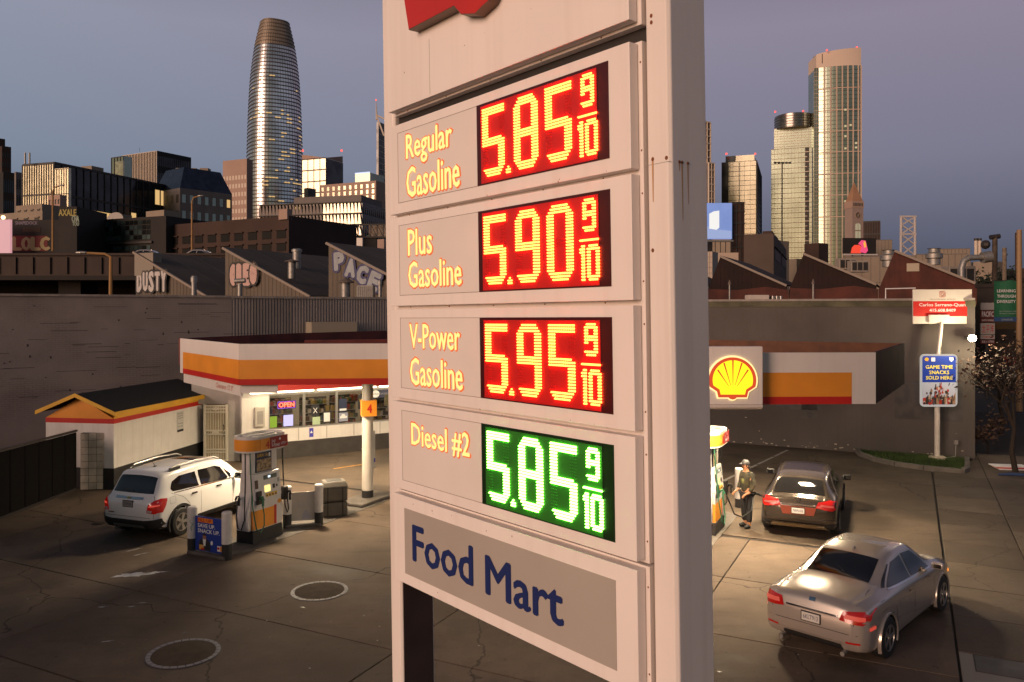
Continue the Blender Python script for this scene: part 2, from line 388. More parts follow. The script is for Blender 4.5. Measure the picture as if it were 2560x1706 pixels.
    for z0, z1, dg, green, lines in rows:
        p = cabinet('price_panel', z0, z1)
        dz = z0+.089 if not green else z0+.081
        b = MB(); x0, x1, za, zb = .152, 1.288, v(dz), v(dz+.606)
        for a, e in (((x0,za),(x1,za+.004)), ((x0,zb-.004),(x1,zb)), ((x0,za),(x0+.005,zb))):
            b.box((a[0], -.0022, a[1]), (e[0], -.0005, e[1]))
        b.build('insert_seam', seams, p)
        MB().box((x0+.006, -.0016, za+.005), (x1, -.0004, zb-.005)).build('name_insert', panel_in, p)
        display(p, dz, dg, led_g if green else led_r, grn_face if green else red_face, off_g if green else off_r)
        for s, (a, b0, c0, d0) in lines:
            kx = .024
            text('lettering_halo', s, (a-.008, v(b0)-.008, c0+.008, v(d0)+.008), outline, p, y=-.004, bold=.03)
            text('lettering', s, (a, v(b0), c0, v(d0)), letter, p, y=-.0065, bold=.012)
    fm = cabinet('food_mart_panel', -2.363, -1.6045)
    MB().box((.174, -.003, v(-2.271)), (2.65, -.0005, v(-1.708))).build('insert', mat('food_panel', (.40,.36,.32), .4, var=.08, vscale=1.5), fm)
    text('lettering', 'Food', (.31, v(-2.128), 1.155, v(-1.83)), M_navy, fm, y=-.0055, bold=.022)
    text('lettering', 'Mart', (1.325, v(-2.14), 2.165, v(-1.855)), M_navy, fm, y=-.0055, bold=.022)
    return t
price_sign()
# ================================================================ ground
g = MB(); g.quad((-3000,-200,-.06),(3000,-200,-.06),(3000,6000,-.06),(-3000,6000,-.06))
struct(g.build('ground', mat('asphalt', (.045,.042,.040), .8, var=.35, vscale=.8, bump=.3, bscale=30)))
def AB(a, b): return Vector((-7.49,15.88))+A2*a+B2*b
def concrete(name, c0, c1, c2, crack=1.0):
    """worn concrete: cloudy tone, oil spots, tyre-polished streaks, hairline cracks"""
    m = bpy.data.materials.new(name); m.use_nodes = True; t = m.node_tree; L = t.links.new; N = t.nodes.new; b = t.nodes['Principled BSDF']
    tc = N('ShaderNodeTexCoord'); oi = N('ShaderNodeObjectInfo')
    def noise(sc, det, lo, hi, rough=.6, mp=None):
        n = N('ShaderNodeTexNoise'); n.inputs['Scale'].default_value = sc; n.inputs['Detail'].default_value = det; n.inputs['Roughness'].default_value = rough
        if mp:
            q = N('ShaderNodeMapping'); q.inputs['Rotation'].default_value = (0,0,mp[0]); q.inputs['Scale'].default_value = mp[1]; L(tc.outputs['Object'], q.inputs[0]); L(q.outputs[0], n.inputs['Vector'])
        else: L(tc.outputs['Object'], n.inputs['Vector'])
        r = N('ShaderNodeMapRange'); r.inputs[1].default_value = lo; r.inputs[2].default_value = hi; L(n.outputs[0], r.inputs[0]); return r.outputs[0]
    def mix(f, x, y, blend='MIX', k=1.0):
        q = N('ShaderNodeMix'); q.data_type = 'RGBA'; q.blend_type = blend
        if k != 1.0: f = _scale(t, f, k)
        L(f, q.inputs[0])
        for i, c in ((6,x),(7,y)):
            if hasattr(c, 'links'): L(c, q.inputs[i])
            else: q.inputs[i].default_value = (*c, 1)
        return q.outputs[2]
    cur = mix(noise(.45,6,.36,.64), c0, c1); cur = mix(noise(2.6,8,.45,.75), cur, c1, k=.6)
    big = noise(.33,7,.52,.70,.65); cur = mix(big, cur, c2, k=.9)
    cur = mix(noise(1.3,4,.58,.80,.5,(-1.1,(.35,2.2,1))), cur, c2, k=.45)          # dragged tyre dirt
    cur = mix(noise(5.5,3,.66,.74), cur, c2, k=.7); cur = mix(noise(17,2,.66,.72), cur, c2, k=.55)     # spots
    cur = mix(noise(9,2,.70,.76), cur, (.26,.23,.20), k=.5)
    w = N('ShaderNodeTexNoise'); w.inputs['Scale'].default_value = 1.1; w.inputs['Detail'].default_value = 6; L(tc.outputs['Object'], w.inputs['Vector'])
    va = N('ShaderNodeVectorMath'); va.operation = 'MULTIPLY_ADD'; va.inputs[1].default_value = (.9,.9,.9); L(w.outputs['Color'], va.inputs[0]); L(tc.outputs['Object'], va.inputs[2])
    vo = N('ShaderNodeTexVoronoi'); vo.feature = 'DISTANCE_TO_EDGE'; vo.inputs['Scale'].default_value = .16; L(va.outputs[0], vo.inputs['Vector'])
    cr = N('ShaderNodeMapRange'); cr.inputs[1].default_value = .0; cr.inputs[2].default_value = .0035; cr.inputs[3].default_value = 1; cr.inputs[4].default_value = 0; L(vo.outputs['Distance'], cr.inputs[0])
    cur = mix(cr.outputs[0], cur, (.018,.014,.012), k=.8*crack)
    r = N('ShaderNodeMapRange'); r.inputs[3].default_value = .78; r.inputs[4].default_value = 1.16; b.inputs['Specular IOR Level'].default_value = .3; L(oi.outputs['Random'], r.inputs[0])
    sc = N('ShaderNodeVectorMath'); sc.operation = 'SCALE'; L(cur, sc.inputs[0]); L(r.outputs[0], sc.inputs['Scale']); L(sc.outputs[0], b.inputs['Base Color'])
    rg = N('ShaderNodeMapRange'); rg.inputs[3].default_value = .85; rg.inputs[4].default_value = .55; L(big, rg.inputs[0]); L(rg.outputs[0], b.inputs['Roughness'])
    bp = N('ShaderNodeBump'); bp.inputs['Strength'].default_value = .35; bp.inputs['Distance'].default_value = .01
    n1 = N('ShaderNodeTexNoise'); n1.inputs['Scale'].default_value = 35; n1.inputs['Detail'].default_value = 6; L(tc.outputs['Object'], n1.inputs['Vector']); L(n1.outputs[0], bp.inputs['Height']); L(bp.outputs[0], b.inputs['Normal'])
    return m
M_slab = concrete('concrete_slab', (.150,.108,.078), (.100,.072,.052), (.030,.022,.017))
fc = MB()
fc.prism([AB(-15.3,-31), AB(-15.3,14.45), AB(9.3,14.45), AB(9.3,-31)][::-1], -.05, -.03)
fc = struct(fc.build('forecourt', mat('joint_filler', (.025,.02,.018), .9)))
def slab(a0, a1, b0, b1, m, par, z0=-.029, z1=0.0, gap=.012, bev=.008, name='slab'):
    b = MB(); b.prism([AB(a1-gap,b0+gap), AB(a0+gap,b0+gap), AB(a0+gap,b1-gap), AB(a1-gap,b1-gap)], z0, z1+random.uniform(-.002,.002))
    return b.build(name, m, par, bevel=bev, seg=1)
BL = [-31,-24.8,-18.6,-12.4,-6.2,0,6.25,10.3,14.485]
for i in range(-5, 3):
    for j in range(len(BL)-1): slab(i*3.03, (i+1)*3.03, BL[j], BL[j+1], M_slab, fc)
# asphalt parking strip towards the neighbour's wall
ps = MB(); ps.prism([AB(9.3,-31), AB(30,-31), AB(30,14.45), AB(9.3,14.45)][::-1], -.05, -.008)
ps = struct(ps.build('parking_strip', concrete('patched_asphalt', (.125,.092,.066), (.080,.060,.044), (.020,.016,.013))))
ln = MB(); p0, p1 = G(1800,1206), G(1972,1124); d = (p1-p0).normalized(); n = Vector((-d.y,d.x,0))*.055
for k in range(4):
    a = p0+(p1-p0)*(k/4); e = p0+(p1-p0)*((k+.93)/4); ln.quad(a+n+Vector((0,0,-.002)), a-n+Vector((0,0,-.002)), e-n+Vector((0,0,-.002)), e+n+Vector((0,0,-.002)))
struct(ln.build('bay_line', mat('worn_white_line', (.42,.38,.34), .7, var=.5, vscale=6)))
yl = MB(); p0, p1 = G(834,1172), G(940,1156); d = (p1-p0).normalized(); n = Vector((-d.y,d.x,0))*.06; z = Vector((0,0,-.003))
yl.quad(p0+n+z, p0-n+z, p1-n+z, p1+n+z)
struct(yl.build('kerb_line', mat('worn_yellow_line', (.45,.22,.02), .7, var=.4, vscale=6)))
# pavement (sidewalk) to the right
sw = MB(); sw.prism([AB(-15.3,14.5), AB(-15.3,26), AB(40,26), AB(40,14.5)], -.05, -.03)
sw = struct(sw.build('pavement', mat('joint_filler', (.03,.025,.02), .9)))
M_walk = concrete('pavement_concrete', (.135,.104,.080), (.095,.073,.055), (.035,.026,.020), .6)
M_sett_d0 = mat('cover_rim', (.03,.028,.026), .7)
M_walkl = mat('new_concrete', (.22,.19,.165), .6, var=.10, vscale=1, bump=.15, bscale=40)
for i in range(-9, 14):
    for j, (b0, b1) in enumerate(((14.5,16.1),(16.1,18.2),(18.2,21.4))):
        light = -3 <= i <= 1 and j < 2
        slab(i*1.75+.6, (i+1)*1.75+.6, b0, b1, M_walkl if light else M_walk, sw, name='paving_slab')
c = G(2522,1672); t = thing('utility_cover', 'grey rectangular utility cover in the pale paving at the lower right corner', 'utility cover', (c.x,c.y,0), math.atan2(B2.y,B2.x))
MB().box((-.45,-.32,.0),(.75,.32,.008)).build('lid', mat('cover_grey', (.10,.095,.09), .7, var=.3, vscale=5), t); MB().box((-.47,-.34,.0),(.77,.34,.005)).build('rim', M_sett_d0, t)
# a few worn paint marks on the slabs
def blot(c, rx, ry, ang, seed, n=26, jag=.35):
    rnd = random.Random(seed); b = MB(); pts = []
    for i in range(n):
        a = 2*math.pi*i/n; k = 1-jag*rnd.random(); x = math.cos(a)*rx*k; y = math.sin(a)*ry*k
        pts.append((c.x+x*math.cos(ang)-y*math.sin(ang), c.y+x*math.sin(ang)+y*math.cos(ang), .004))
    b.add(pts+[(c.x, c.y, .004)], [(i,(i+1)%n,n) for i in range(n)]); return b
M_spill = mat('spilt_white_paint', (.78,.76,.75), .6, var=.3, vscale=8)
sp = blot(G(330,1438), .50, .16, .25, 3, jag=.5); sp2 = blot(G(385,1432), .36, .07, .3, 5, jag=.6)
sp.add(sp2.v, sp2.f); struct(sp.build('paint_spill', M_spill))
M_scuff = mat('paint_scuff', (.40,.38,.37), .7, var=.5, vscale=14)
for k, (x, y, rx, ry, an) in enumerate(((335,1375,.30,.05,.9),(352,1386,.22,.05,.85),(255,1518,.12,.05,.2),(330,1517,.10,.03,.3),(355,1508,.13,.03,.3),(268,1604,.14,.03,.4))):
    struct(blot(G(x,y), rx, ry, an, 20+k, jag=.6).build('paint_scuff', M_scuff))
# stains: oil
M_oil = mat('oil_stain', (.035,.028,.024), .45, var=.3, vscale=4)
rnd = random.Random(5)
for k in range(26):
    x, y = rnd.uniform(60, 2100), rnd.uniform(1250, 1690)
    struct(blot(G(x,y), rnd.uniform(.02,.07), rnd.uniform(.02,.05), rnd.random()*3, 60+k, n=14, jag=.6).build('oil_stain', M_oil))
M_gum = mat('chewing_gum', (.36,.33,.30), .8)
for k in range(20):
    x, y = rnd.uniform(40, 2540), rnd.uniform(1260, 1695)
    struct(blot(G(x,y), .022, .018, 0, 90+k, n=8).build('gum_spot', M_gum))
# manholes with a ring of pale and dark setts
M_lid = mat('manhole_lid', (.085,.064,.046), .85, .0, spec=.1, var=.25, vscale=5, bump=.5, bscale=60)
M_sett_l = mat('sett_light', (.20,.19,.205), .6, var=.2); M_sett_d = mat('sett_dark', (.035,.033,.04), .6)
def manhole(px, py, r, label, setts=28):
    c = G(px, py); t = thing('manhole_cover', label, 'manhole', (c.x, c.y, 0), 0, 'manhole covers in the forecourt')
    MB().lathe([(r*.86, .0), (r*.86, .012), (r*.83, .016), (r*.05, .018)], 40).build('lid', M_lid, t, smooth=True)
    if r > .4: MB().lathe([(r*1.03,-.02),(r*1.03,.006),(r*.86,.006),(r*.86,-.02)], 40).build('bed_ring', M_sett_d, t)
    for i in range(setts if r > .4 else 0):
        a0 = 2*math.pi*(i+.08)/setts; a1 = 2*math.pi*(i+.92)/setts
        poly = [(math.cos(a)*k*r, math.sin(a)*k*r) for a, k in ((a0,.88),(a0,1.0),(a1,1.0),(a1,.88))]
        MB().prism(poly, .0, .014).build('sett', M_sett_l, t)
    if r < .4: MB().lathe([(r, 0), (r, .012), (r*.88, .013), (r*.88, 0)], 30).build('rim', M_sett_d, t)
manhole(799, 1478, .555, 'round manhole cover ringed with setts, nearest to the price sign')
manhole(459, 1634, .57, 'large round manhole cover ringed with setts, lower left foreground')
manhole(246, 1309, .18, 'small round manhole cover beside the white car')
# ================================================================ neighbour's walls round the lot
WD = Vector((.855,.519,0)); WO = Vector((-19.4,29.8,0))          # left wall: runs right and away
M_brick = mat('painted_brick', (.225,.19,.18), .85, var=.16, vscale=.5, stain=.35, sscale=.35, bump=.25, bscale=14)
def brick_nodes(m, col_s=(7.5,7.5,1.0)):
    t = m.node_tree; b = t.nodes['Principled BSDF']; L = t.links
    tc = t.nodes.new('ShaderNodeTexCoord'); br = t.nodes.new('ShaderNodeTexBrick')
    mp = t.nodes.new('ShaderNodeMapping'); mp.inputs['Rotation'].default_value = (R(90), 0, 0)
    L.new(tc.outputs['Object'], mp.inputs[0]); L.new(mp.outputs[0], br.inputs['Vector'])
    br.inputs['Scale'].default_value = 2.2; br.inputs['Mortar Size'].default_value = .012; br.inputs['Brick Width'].default_value = .55; br.inputs['Row Height'].default_value = .18
    br.inputs['Color1'].default_value = (1,1,1,1); br.inputs['Color2'].default_value = (.93,.93,.93,1); br.inputs['Mortar'].default_value = (.55,.52,.5,1)
    src = b.inputs['Base Color'].links[0].from_socket
    n = t.nodes.new('ShaderNodeMix'); n.data_type = 'RGBA'; n.blend_type = 'MULTIPLY'
    ns = t.nodes.new('ShaderNodeTexNoise'); ns.inputs['Scale'].default_value = .5; ns.inputs['Detail'].default_value = 5; L.new(tc.outputs['Object'], ns.inputs['Vector'])
    r = t.nodes.new('ShaderNodeMapRange'); r.inputs[1].default_value = .42; r.inputs[2].default_value = .62; L.new(ns.outputs[0], r.inputs[0])
    L.new(r.outputs[0], n.inputs[0]); L.new(src, n.inputs[6]); L.new(br.outputs['Color'], n.inputs[7]); L.new(n.outputs[2], b.inputs['Base Color'])
brick_nodes(M_brick)
def wall_thing(name, label, O, D, ln, h, m, thick=.35, cap=True):
    t = thing(name, label, 'wall', O, math.atan2(D.y, D.x))
    MB().box((0,0,-.06), (ln,thick,h)).build('wall_face', m, t)
    if cap: MB().box((-.02,-.05,h+.003), (ln,thick+.05,h+.09)).build('coping', mat('coping', (.26,.23,.21), .8, var=.3), t)
    return t
wl = wall_thing('brick_wall', 'long grey painted brick wall behind the yellow-trimmed hut', WO-WD*12, WD, 12+8.6, 6.12, M_brick)
_b = MB()
rnd = random.Random(3)
for k in range(130):
    u = rnd.uniform(4, 20.4); z = rnd.uniform(1.8, 5.9); w = rnd.uniform(.15,1.6) if rnd.random() < .6 else .06
    _b.box((u, -.004, z), (u+w, .01, z+(rnd.uniform(.01,.022) if w > .1 else rnd.uniform(.03,.1))))
stuff(_b.build('cracks_and_chips', mat('mortar_gap', (.05,.042,.04), .9), wl))
# corrugated sheeting, in bays of slightly different grey
wc = thing('corrugated_wall', 'grey corrugated metal wall above the shop roof', 'wall', WO+WD*8.6, math.atan2(WD.y, WD.x))
def corrugated(name, u0, u1, z0, z1, m, par, pitch=.13, amp=.011, M=None):
    b = MB(M); n = int((u1-u0)/pitch*4); vs = []; fs = []
    for i in range(n+1):
        u = u0+(u1-u0)*i/n; y = amp*math.sin(2*math.pi*(u-u0)/pitch); vs += [(u,y,z0),(u,y,z1)]
    fs = [(2*i,2*i+2,2*i+3,2*i+1) for i in range(n)]
    b.add(vs, fs); return b.build(name, m, par, smooth=False)
for i, (u0, u1, c) in enumerate(((0,.9,.17),(.9,2.6,.135),(2.6,4.9,.18),(4.9,6.6,.21),(6.6,11.5,.19))):
    corrugated('sheet', u0, u1-.01, .0, 6.1, mat('sheet_%d' % i, (c,c*.89,c*.86), .65, .2, var=.12, vscale=1.2), wc)
MB().box((0,.06,0), (11.5,.3,6.1)).build('backing', M_dark, wc)
MB().box((-.02,-.06,6.104), (11.5,.35,6.2)).build('coping', mat('coping', (.26,.23,.21), .8, var=.3), wc)
MB().box((3.2,-.9,4.55), (5.3,-.05,5.05)).build('duct_box', mat('duct_beige', (.28,.24,.18), .7), wc)
BD = Vector((B2.x, B2.y, 0)); WR = Vector((8.8,33.8,0))-BD*5.6    # right wall along the forecourt axis
M_stucco = mat('grey_stucco', (.085,.073,.068), .8, var=.35, vscale=.35, stain=.55, sscale=.22, bump=.25, bscale=20, streak=.3)
wr = wall_thing('stucco_wall', 'weathered grey stucco side wall of the neighbouring building', WR, BD, 15.0, 5.95, M_stucco, .4)
b = MB(); b.box((-.1,-.03,5.72), (15.02,-.003,5.94)); b.build('parapet_band', mat('mossy_band', (.10,.095,.06), .9, var=.5, vscale=1.5), wr)
M_patch = mat('dark_patch', (.055,.05,.05), .7, var=.4, vscale=3)
for (x0,z0,x1,z1) in ((6.6,1.9,8.5,3.3),(7.9,1.55,9.6,2.3),(8.9,1.2,9.5,1.9),(12.3,1.4,14.6,2.9)):
    MB().box((x0,-.004,z0), (x1,-.001,z1)).build('paint_patch', M_patch, wr)
rnd = random.Random(9); _b = MB()
for k in range(60):
    u = rnd.uniform(5, 14.6); z = abs(rnd.gauss(0,.10)) if rnd.random() < .9 else rnd.uniform(.2,1.1); s = rnd.uniform(.015,.06)
    _b.box((u,-.008,z), (u+s*1.6,.01,z+s*.7))
stuff(_b.build('plaster_flakes', mat('flake', (.36,.31,.25), .9), wr))
MB().box((13.9,-.05,2.0), (14.02,-.001,2.2)).build('meter_box', M_steel, wr); MB().cyl((4.9,-.03,5.8),(4.9,-.03,3.6),.012).build('cable', M_grey, wr)
wall_end = WR+BD*15.0

# ================================================================ small hut with gabled roof
def hut():
    e1 = Vector((.152,.988,0)).normalized(); L, Wd = 5.35, 2.35
    t = thing('storage_hut', 'small white hut with black plinth and yellow gable trim beside white car', 'hut', (-12.4,24.8,0), math.atan2(e1.y, e1.x))
    # local x along the long side, y to the left (gable width)
    MB().box((0,0,.66), (L,Wd,2.05)).build('wall', M_white, t)
    MB().box((-.012,-.012,-.06), (L+.01,Wd+.01,.66)).build('plinth', M_black, t)
    MB().box((-.006,-.006,2.05), (L+.004,Wd+.004,2.2)).build('red_band', M_red, t)
    g = MB(); g.add([(0,0,2.2),(0,Wd,2.2),(0,Wd/2,2.86),(L,0,2.2),(L,Wd,2.2),(L,Wd/2,2.86)], [(0,2,1),(3,4,5),(0,3,5,2),(1,2,5,4)]); g.build('gable', M_orange, t)
    MB().box((0.002,-.008,2.2), (L,-.001,2.34)).build('upper_band', M_yellow, t)
    ov = .20
    for s in (0, 1):
        y0, y1 = (-ov, Wd/2) if s == 0 else (Wd+ov, Wd/2); z0 = 2.42; z1 = 2.98
        r = MB(); r.add([(-ov,y0,z0),(L+.1,y0,z0),(L+.1,y1,z1),(-ov,y1,z1),(-ov,y0,z0-.05),(L+.1,y0,z0-.05),(L+.1,y1,z1-.05),(-ov,y1,z1-.05)],
              [(0,1,2,3),(7,6,5,4),(0,4,5,1),(1,5,6,2),(2,6,7,3),(3,7,4,0)] if s == 0 else [(3,2,1,0),(4,5,6,7),(1,5,4,0),(2,6,5,1),(3,7,6,2),(0,4,7,3)])
        rf = r.build('roof', mat('roof_felt', (.012,.011,.011), .9, var=.4, vscale=8), t)
        b = MB(); b.add([(-ov-.03,y0,z0-.10),(-ov-.03,y1,z1-.10),(-ov-.03,y1,z1+.02),(-ov-.03,y0,z0+.02),(-ov,y0,z0-.10),(-ov,y1,z1-.10),(-ov,y1,z1+.02),(-ov,y0,z0+.02)],
              [(0,3,2,1),(4,5,6,7),(0,4,7,3),(3,7,6,2),(0,1,5,4)]); b.build('verge_board', M_yellow, rf)
        if s == 0: MB().box((-ov-.03,-ov-.03,2.30), (L+.12,-ov,2.45)).build('eaves_board', M_yellow, rf)
    n = MB().box((3.45,-.02,1.25), (3.85,-.003,1.98)).build('notice', mat('notice_paper', (.55,.53,.50), .6), t)
    for k, (s, z0, h) in enumerate((('PUBLIC PARKING', 1.88,.055), ('VIOLATORS', 1.80,.045), ('TOWED AWAY', 1.72,.045), ('Towing', 1.52,.06), ('415 555', 1.42,.05))):
        text('lettering', s, (3.49,z0,3.81,z0+h), M_black, n, y=-.022)
    MB().box((3.46,-.024,1.26), (3.84,-.0205,1.34)).build('notice_band', M_black, n)
    MB().cyl((5.2,-.03,.1),(5.2,-.03,2.2),.025).build('downpipe', M_white, t)
hut()
# bin enclosure: dark gate and a block pier
t = thing('enclosure_gate', 'black steel gate of the bin enclosure at the left edge', 'gate', (-13.45,24.6,0), R(-92))
for k in range(8):
    MB().box((.03+k*.62, -.02, .12), (.62+k*.62, .02, 1.82)).build('gate_panel', mat('gate_black', (.006,.005,.005), .9, spec=.15), t, bevel=.01)
MB().box((0,-.035,1.84), (5,.035,1.9)).build('top_rail', M_dark, t); MB().box((0,-.035,.05), (5,.035,.11)).build('bottom_rail', M_dark, t)
for z in (.35,.75,1.15,1.55): MB().cyl((.05,-.05,z-.05),(.05,-.05,z+.05),.02).build('hinge', M_steel, t)
t = thing('block_pier', 'pale concrete block pier beside the black enclosure gate', 'pier', (-13.42,24.75,0), R(8))
MB().box((.01,.012,0),(.70,.5,1.76)).build('core', mat('mortar', (.10,.09,.08), .9), t)
M_blk = mat('pale_block', (.42,.37,.31), .8, var=.25, vscale=4, bump=.2, bscale=40, orand=.15)
for i in range(8):
    for j in range(3):
        MB().box((.0+j*.24+.006, 0, i*.22+.006), (.0+(j+1)*.24-.006, .1, (i+1)*.22-.006)).build('block', M_blk, t, bevel=.006, seg=1)

# ================================================================ food shop
SD = Vector((.85,.525,0)).normalized(); SO = Vector((-9.92,29.22,0))
def shop():
    t = thing('food_shop', 'white petrol station shop with lit windows under the striped canopy', 'shop', SO, math.atan2(SD.y, SD.x))
    Ls = 11.0
    # wall pieces round the window strip (local x along front, y into the building)
    w = MB(); w.box((0,0,.62), (.98,.2,3.5)); w.build('wall', M_white, t)
    w = MB(); w.box((.98,0,.62), (Ls,.2,1.10)); w.build('wall', M_white, t)
    w = MB(); w.box((.98,0,2.44), (Ls,.2,3.5)); w.build('wall', M_white, t)
    MB().box((-.01,-.012,-.06), (Ls,.21,.62)).build('plinth', mat('shop_plinth', (.05,.042,.038), .6, var=.3), t)
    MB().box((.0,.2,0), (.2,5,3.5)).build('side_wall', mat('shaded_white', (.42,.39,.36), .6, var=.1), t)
    MB().box((.2,5,0), (Ls,5.2,3.5)).build('back_wall', mat('shop_inner', (.45,.40,.32), .8), t)
    MB().box((.2,.2,3.3), (Ls,5,3.4)).build('ceiling', mat('shop_ceiling', (.6,.57,.5), .8), t)
    MB().box((.2,.2,0), (Ls,5,.02)).build('floor', mat('shop_floor', (.15,.12,.1), .5), t)
    for x in (2.1,3.2,4.3,5.4,6.6): MB().box((x,-.012,.64), (x+.02,-.001,1.09)).build('panel_joint', M_grey, t)
    MB().box((.98,-.03,2.96), (Ls,.0-.002,3.42)).build('red_band', M_red, t); MB().box((.98,-.034,3.2), (2.6,-.031,3.42)).build('orange_band', M_orange, t)
    MB().box((-.1,-.75,2.62), (Ls,-.035,2.68)).build('soffit', M_white, t)
    MB().box((-.1,-.80,2.62), (Ls,-.755,2.95)).build('soffit_edge', M_red, t)
    xs = [.98,2.33,3.62,4.86,6.08,7.3,8.5,9.7]
    gl = pane_mat('shop_glass', (.92,.92,.92), .10)
    for i in range(len(xs)-1):
        f = MB(); x0, x1 = xs[i], xs[i+1]
        f.box((x0,.03,1.10),(x0+.05,.11,2.44)); f.box((x1-.0501,.03,1.10),(x1-.0001,.11,2.44)); f.box((x0+.05,.03,1.10),(x1-.05,.11,1.16)); f.box((x0+.05,.03,2.38),(x1-.05,.11,2.44))
        fo = f.build('window', M_alu, t)
        MB().box((x0+.05,.065,1.16),(x1-.05,.072,2.38)).build('pane', gl, fo)
    MB().box((0,-.05,2.56),(0.01,-.04,2.57)).build('bracket', M_steel, t)
    for k in range(4):
        l = MB().box((.2+k*2.5,-.62,2.545), (2.5+k*2.5,-.42,2.61)).build('strip_light', glow('tube_warm', (1.0,.83,.55), 9), t)
    return t
sh = shop()
def shop_pt(x, y, z): return SO+SD*x+Vector((-SD.y,SD.x,0))*y+Vector((0,0,z))
# shop stock, posters, OPEN sign: separate things
def in_shop(name, label, cat, x, y, z, group=None): return thing(name, label, cat, shop_pt(x,y,z), math.atan2(SD.y,SD.x), group)
rnd = random.Random(11)
SHELF = [(.30,.04,.02),(.22,.14,.03),(.03,.06,.15),(.35,.31,.27),(.04,.08,.03),(.25,.06,.05),(.10,.06,.03),(.32,.22,.06),(.03,.025,.02),(.05,.04,.03)]
for i, (x, y, lab) in enumerate(((2.5,.9,'rack of snack packets behind the second shop window'), (3.8,1.1,'rack of snack packets behind the third shop window'), (5.1,1.0,'rack of snack packets behind the fourth shop window'), (1.15,1.2,'rack of goods behind the OPEN sign'), (6.4,1.2,'rack of goods behind the fifth shop window'))):
    k = in_shop('snack_rack', lab, 'shop rack', x, y, .02, 'racks inside the shop')
    MB().box((0,.3,0),(1.1,.34,2.1)).build('rack_back', M_dark, k)
    for r in range(5):
        MB().box((0,0,.5+r*.33),(1.1,.3,.52+r*.33)).build('shelf', M_alu, k)
        xx = .02
        while xx < 1.0:
            w = rnd.uniform(.06,.16); c = rnd.choice(SHELF)
            MB().box((xx,.04,.524+r*.33),(xx+w*.92,.24,.524+r*.33+rnd.uniform(.12,.27))).build('packet', mat('pk%d' % SHELF.index(c), c, .4), k); xx += w
k = in_shop('open_sign', 'glowing red neon OPEN sign in the shop window', 'neon sign', 1.30, .055, 1.86)
MB().box((0,-.02,0),(.72,.0,.30)).build('backing', mat('neon_back', (.06,.01,.01), .4), k)
text('lettering', 'OPEN', (.07,.07,.65,.24), glow('neon_red', (1.0,.085,.04), 5), k, y=-.03, bold=.03)
b = MB(); b.tube([(.03,-.03,.03),(.69,-.03,.03),(.69,-.03,.27),(.03,-.03,.27),(.03,-.03,.03)], .008, 6); b.build('border_tube', glow('neon_blue', (.25,.10,1.0), 1.6), k)
for i, (x, z, w, h, m, lab, cat) in enumerate(((1.04,1.18,.26,.42,'poster_green','green poster low in the first shop window','poster'),(1.55,1.20,.36,.42,'screen','small lit screen on the counter behind the first shop window','screen'),
     (2.62,1.50,.30,.42,'blackp','black notice with a crossed symbol in the second shop window','poster'),(2.66,1.17,.30,.30,'flower','pale green sticker low in the second shop window','poster'),(3.06,1.20,.34,.46,'framed','white framed certificate in the second shop window','poster'),
     (3.72,1.60,.32,.50,'poster_navy','dark blue poster high in the third shop window','poster'),(3.72,1.22,.36,.34,'poster_car','pale car advert poster in the third shop window','poster'),(4.50,1.66,.32,.55,'blackp','black poster with yellow lettering in the third shop window','poster'),
     (4.92,1.68,.30,.46,'poster_navy','narrow dark blue poster in the fourth shop window','poster'),(5.62,1.72,.36,.50,'framed2','framed photograph in the fourth shop window','poster'),(4.92,2.06,1.1,.32,'smart','dark drinks banner across the top of the fourth shop window','banner'))):
    cols = {'poster_green':(.18,.36,.03),'screen':(.5,.5,.7),'blackp':(.02,.02,.025),'flower':(.42,.55,.35),'framed':(.03,.03,.03),'poster_navy':(.02,.03,.07),'poster_car':(.30,.32,.42),'framed2':(.16,.13,.09),'smart':(.04,.04,.08)}
    k = in_shop('window_poster' if cat == 'poster' else ('counter_screen' if cat == 'screen' else 'drinks_banner'), lab, cat, x, .055, z, 'posters in the shop windows' if cat == 'poster' else None)
    MB().box((0,-.012,0),(w,-.004,h)).build('sheet', glow('counter_screen', (.55,.5,.9), 1.3) if m == 'screen' else mat('sheet_'+m, cols[m], .5), k)
    if m == 'framed': MB().box((.05,-.016,.06),(w-.05,-.0125,h-.06)).build('paper', M_whtl, k)
    if m == 'framed2': MB().box((.02,-.016,.02),(w-.02,-.0125,h-.02)).build('print', mat('print_brown', (.12,.10,.05), .5, var=.6, vscale=15), k)
    if m == 'blackp':
        if x < 3:
            b = MB(); b.bar((.08,-.016,.12),(.22,-.016,.32),.02); b.bar((.22,-.018,.12),(.08,-.018,.32),.02); b.build('cross_symbol', M_whtl, k)
        else: text('lettering', 'SAVE', (.05,.3,.27,.4), mat('letter_yellow', (.7,.5,.03), .5), k, y=-.016)
    if m == 'smart':
        b = MB(); b.prism_y([(.32+.17*math.cos(R(a)), .16+.15*math.sin(R(a))) for a in range(0,360,20)], -.016, -.0125); b.build('logo_disc', M_whtl, k)
        text('lettering', 'smartwater', (.2,.12,.9,.2), mat('smart_grey', (.25,.25,.3), .5), k, y=-.018)
    if m == 'poster_navy': MB().box((.02,-.016,.04),(w-.02,-.0125,.12)).build('white_strip', M_whtl, k)
    if m == 'poster_car': b = MB(); b.prism_y([(.04,.12),(.32,.12),(.34,.2),(.26,.21),(.22,.28),(.12,.28),(.08,.21),(.04,.2)], -.016, -.0125); b.build('car_print', M_whtl, k)
k = in_shop('pay_phone', 'pale wall phone box left of the shop windows', 'phone box', .45, -.17, 1.28)
MB().box((0,0,0),(.36,.168,.72)).build('case', mat('phone_case', (.45,.42,.37), .5), k, bevel=.02); MB().box((.07,-.01,.1),(.29,-.002,.58)).build('recess', M_grey, k)
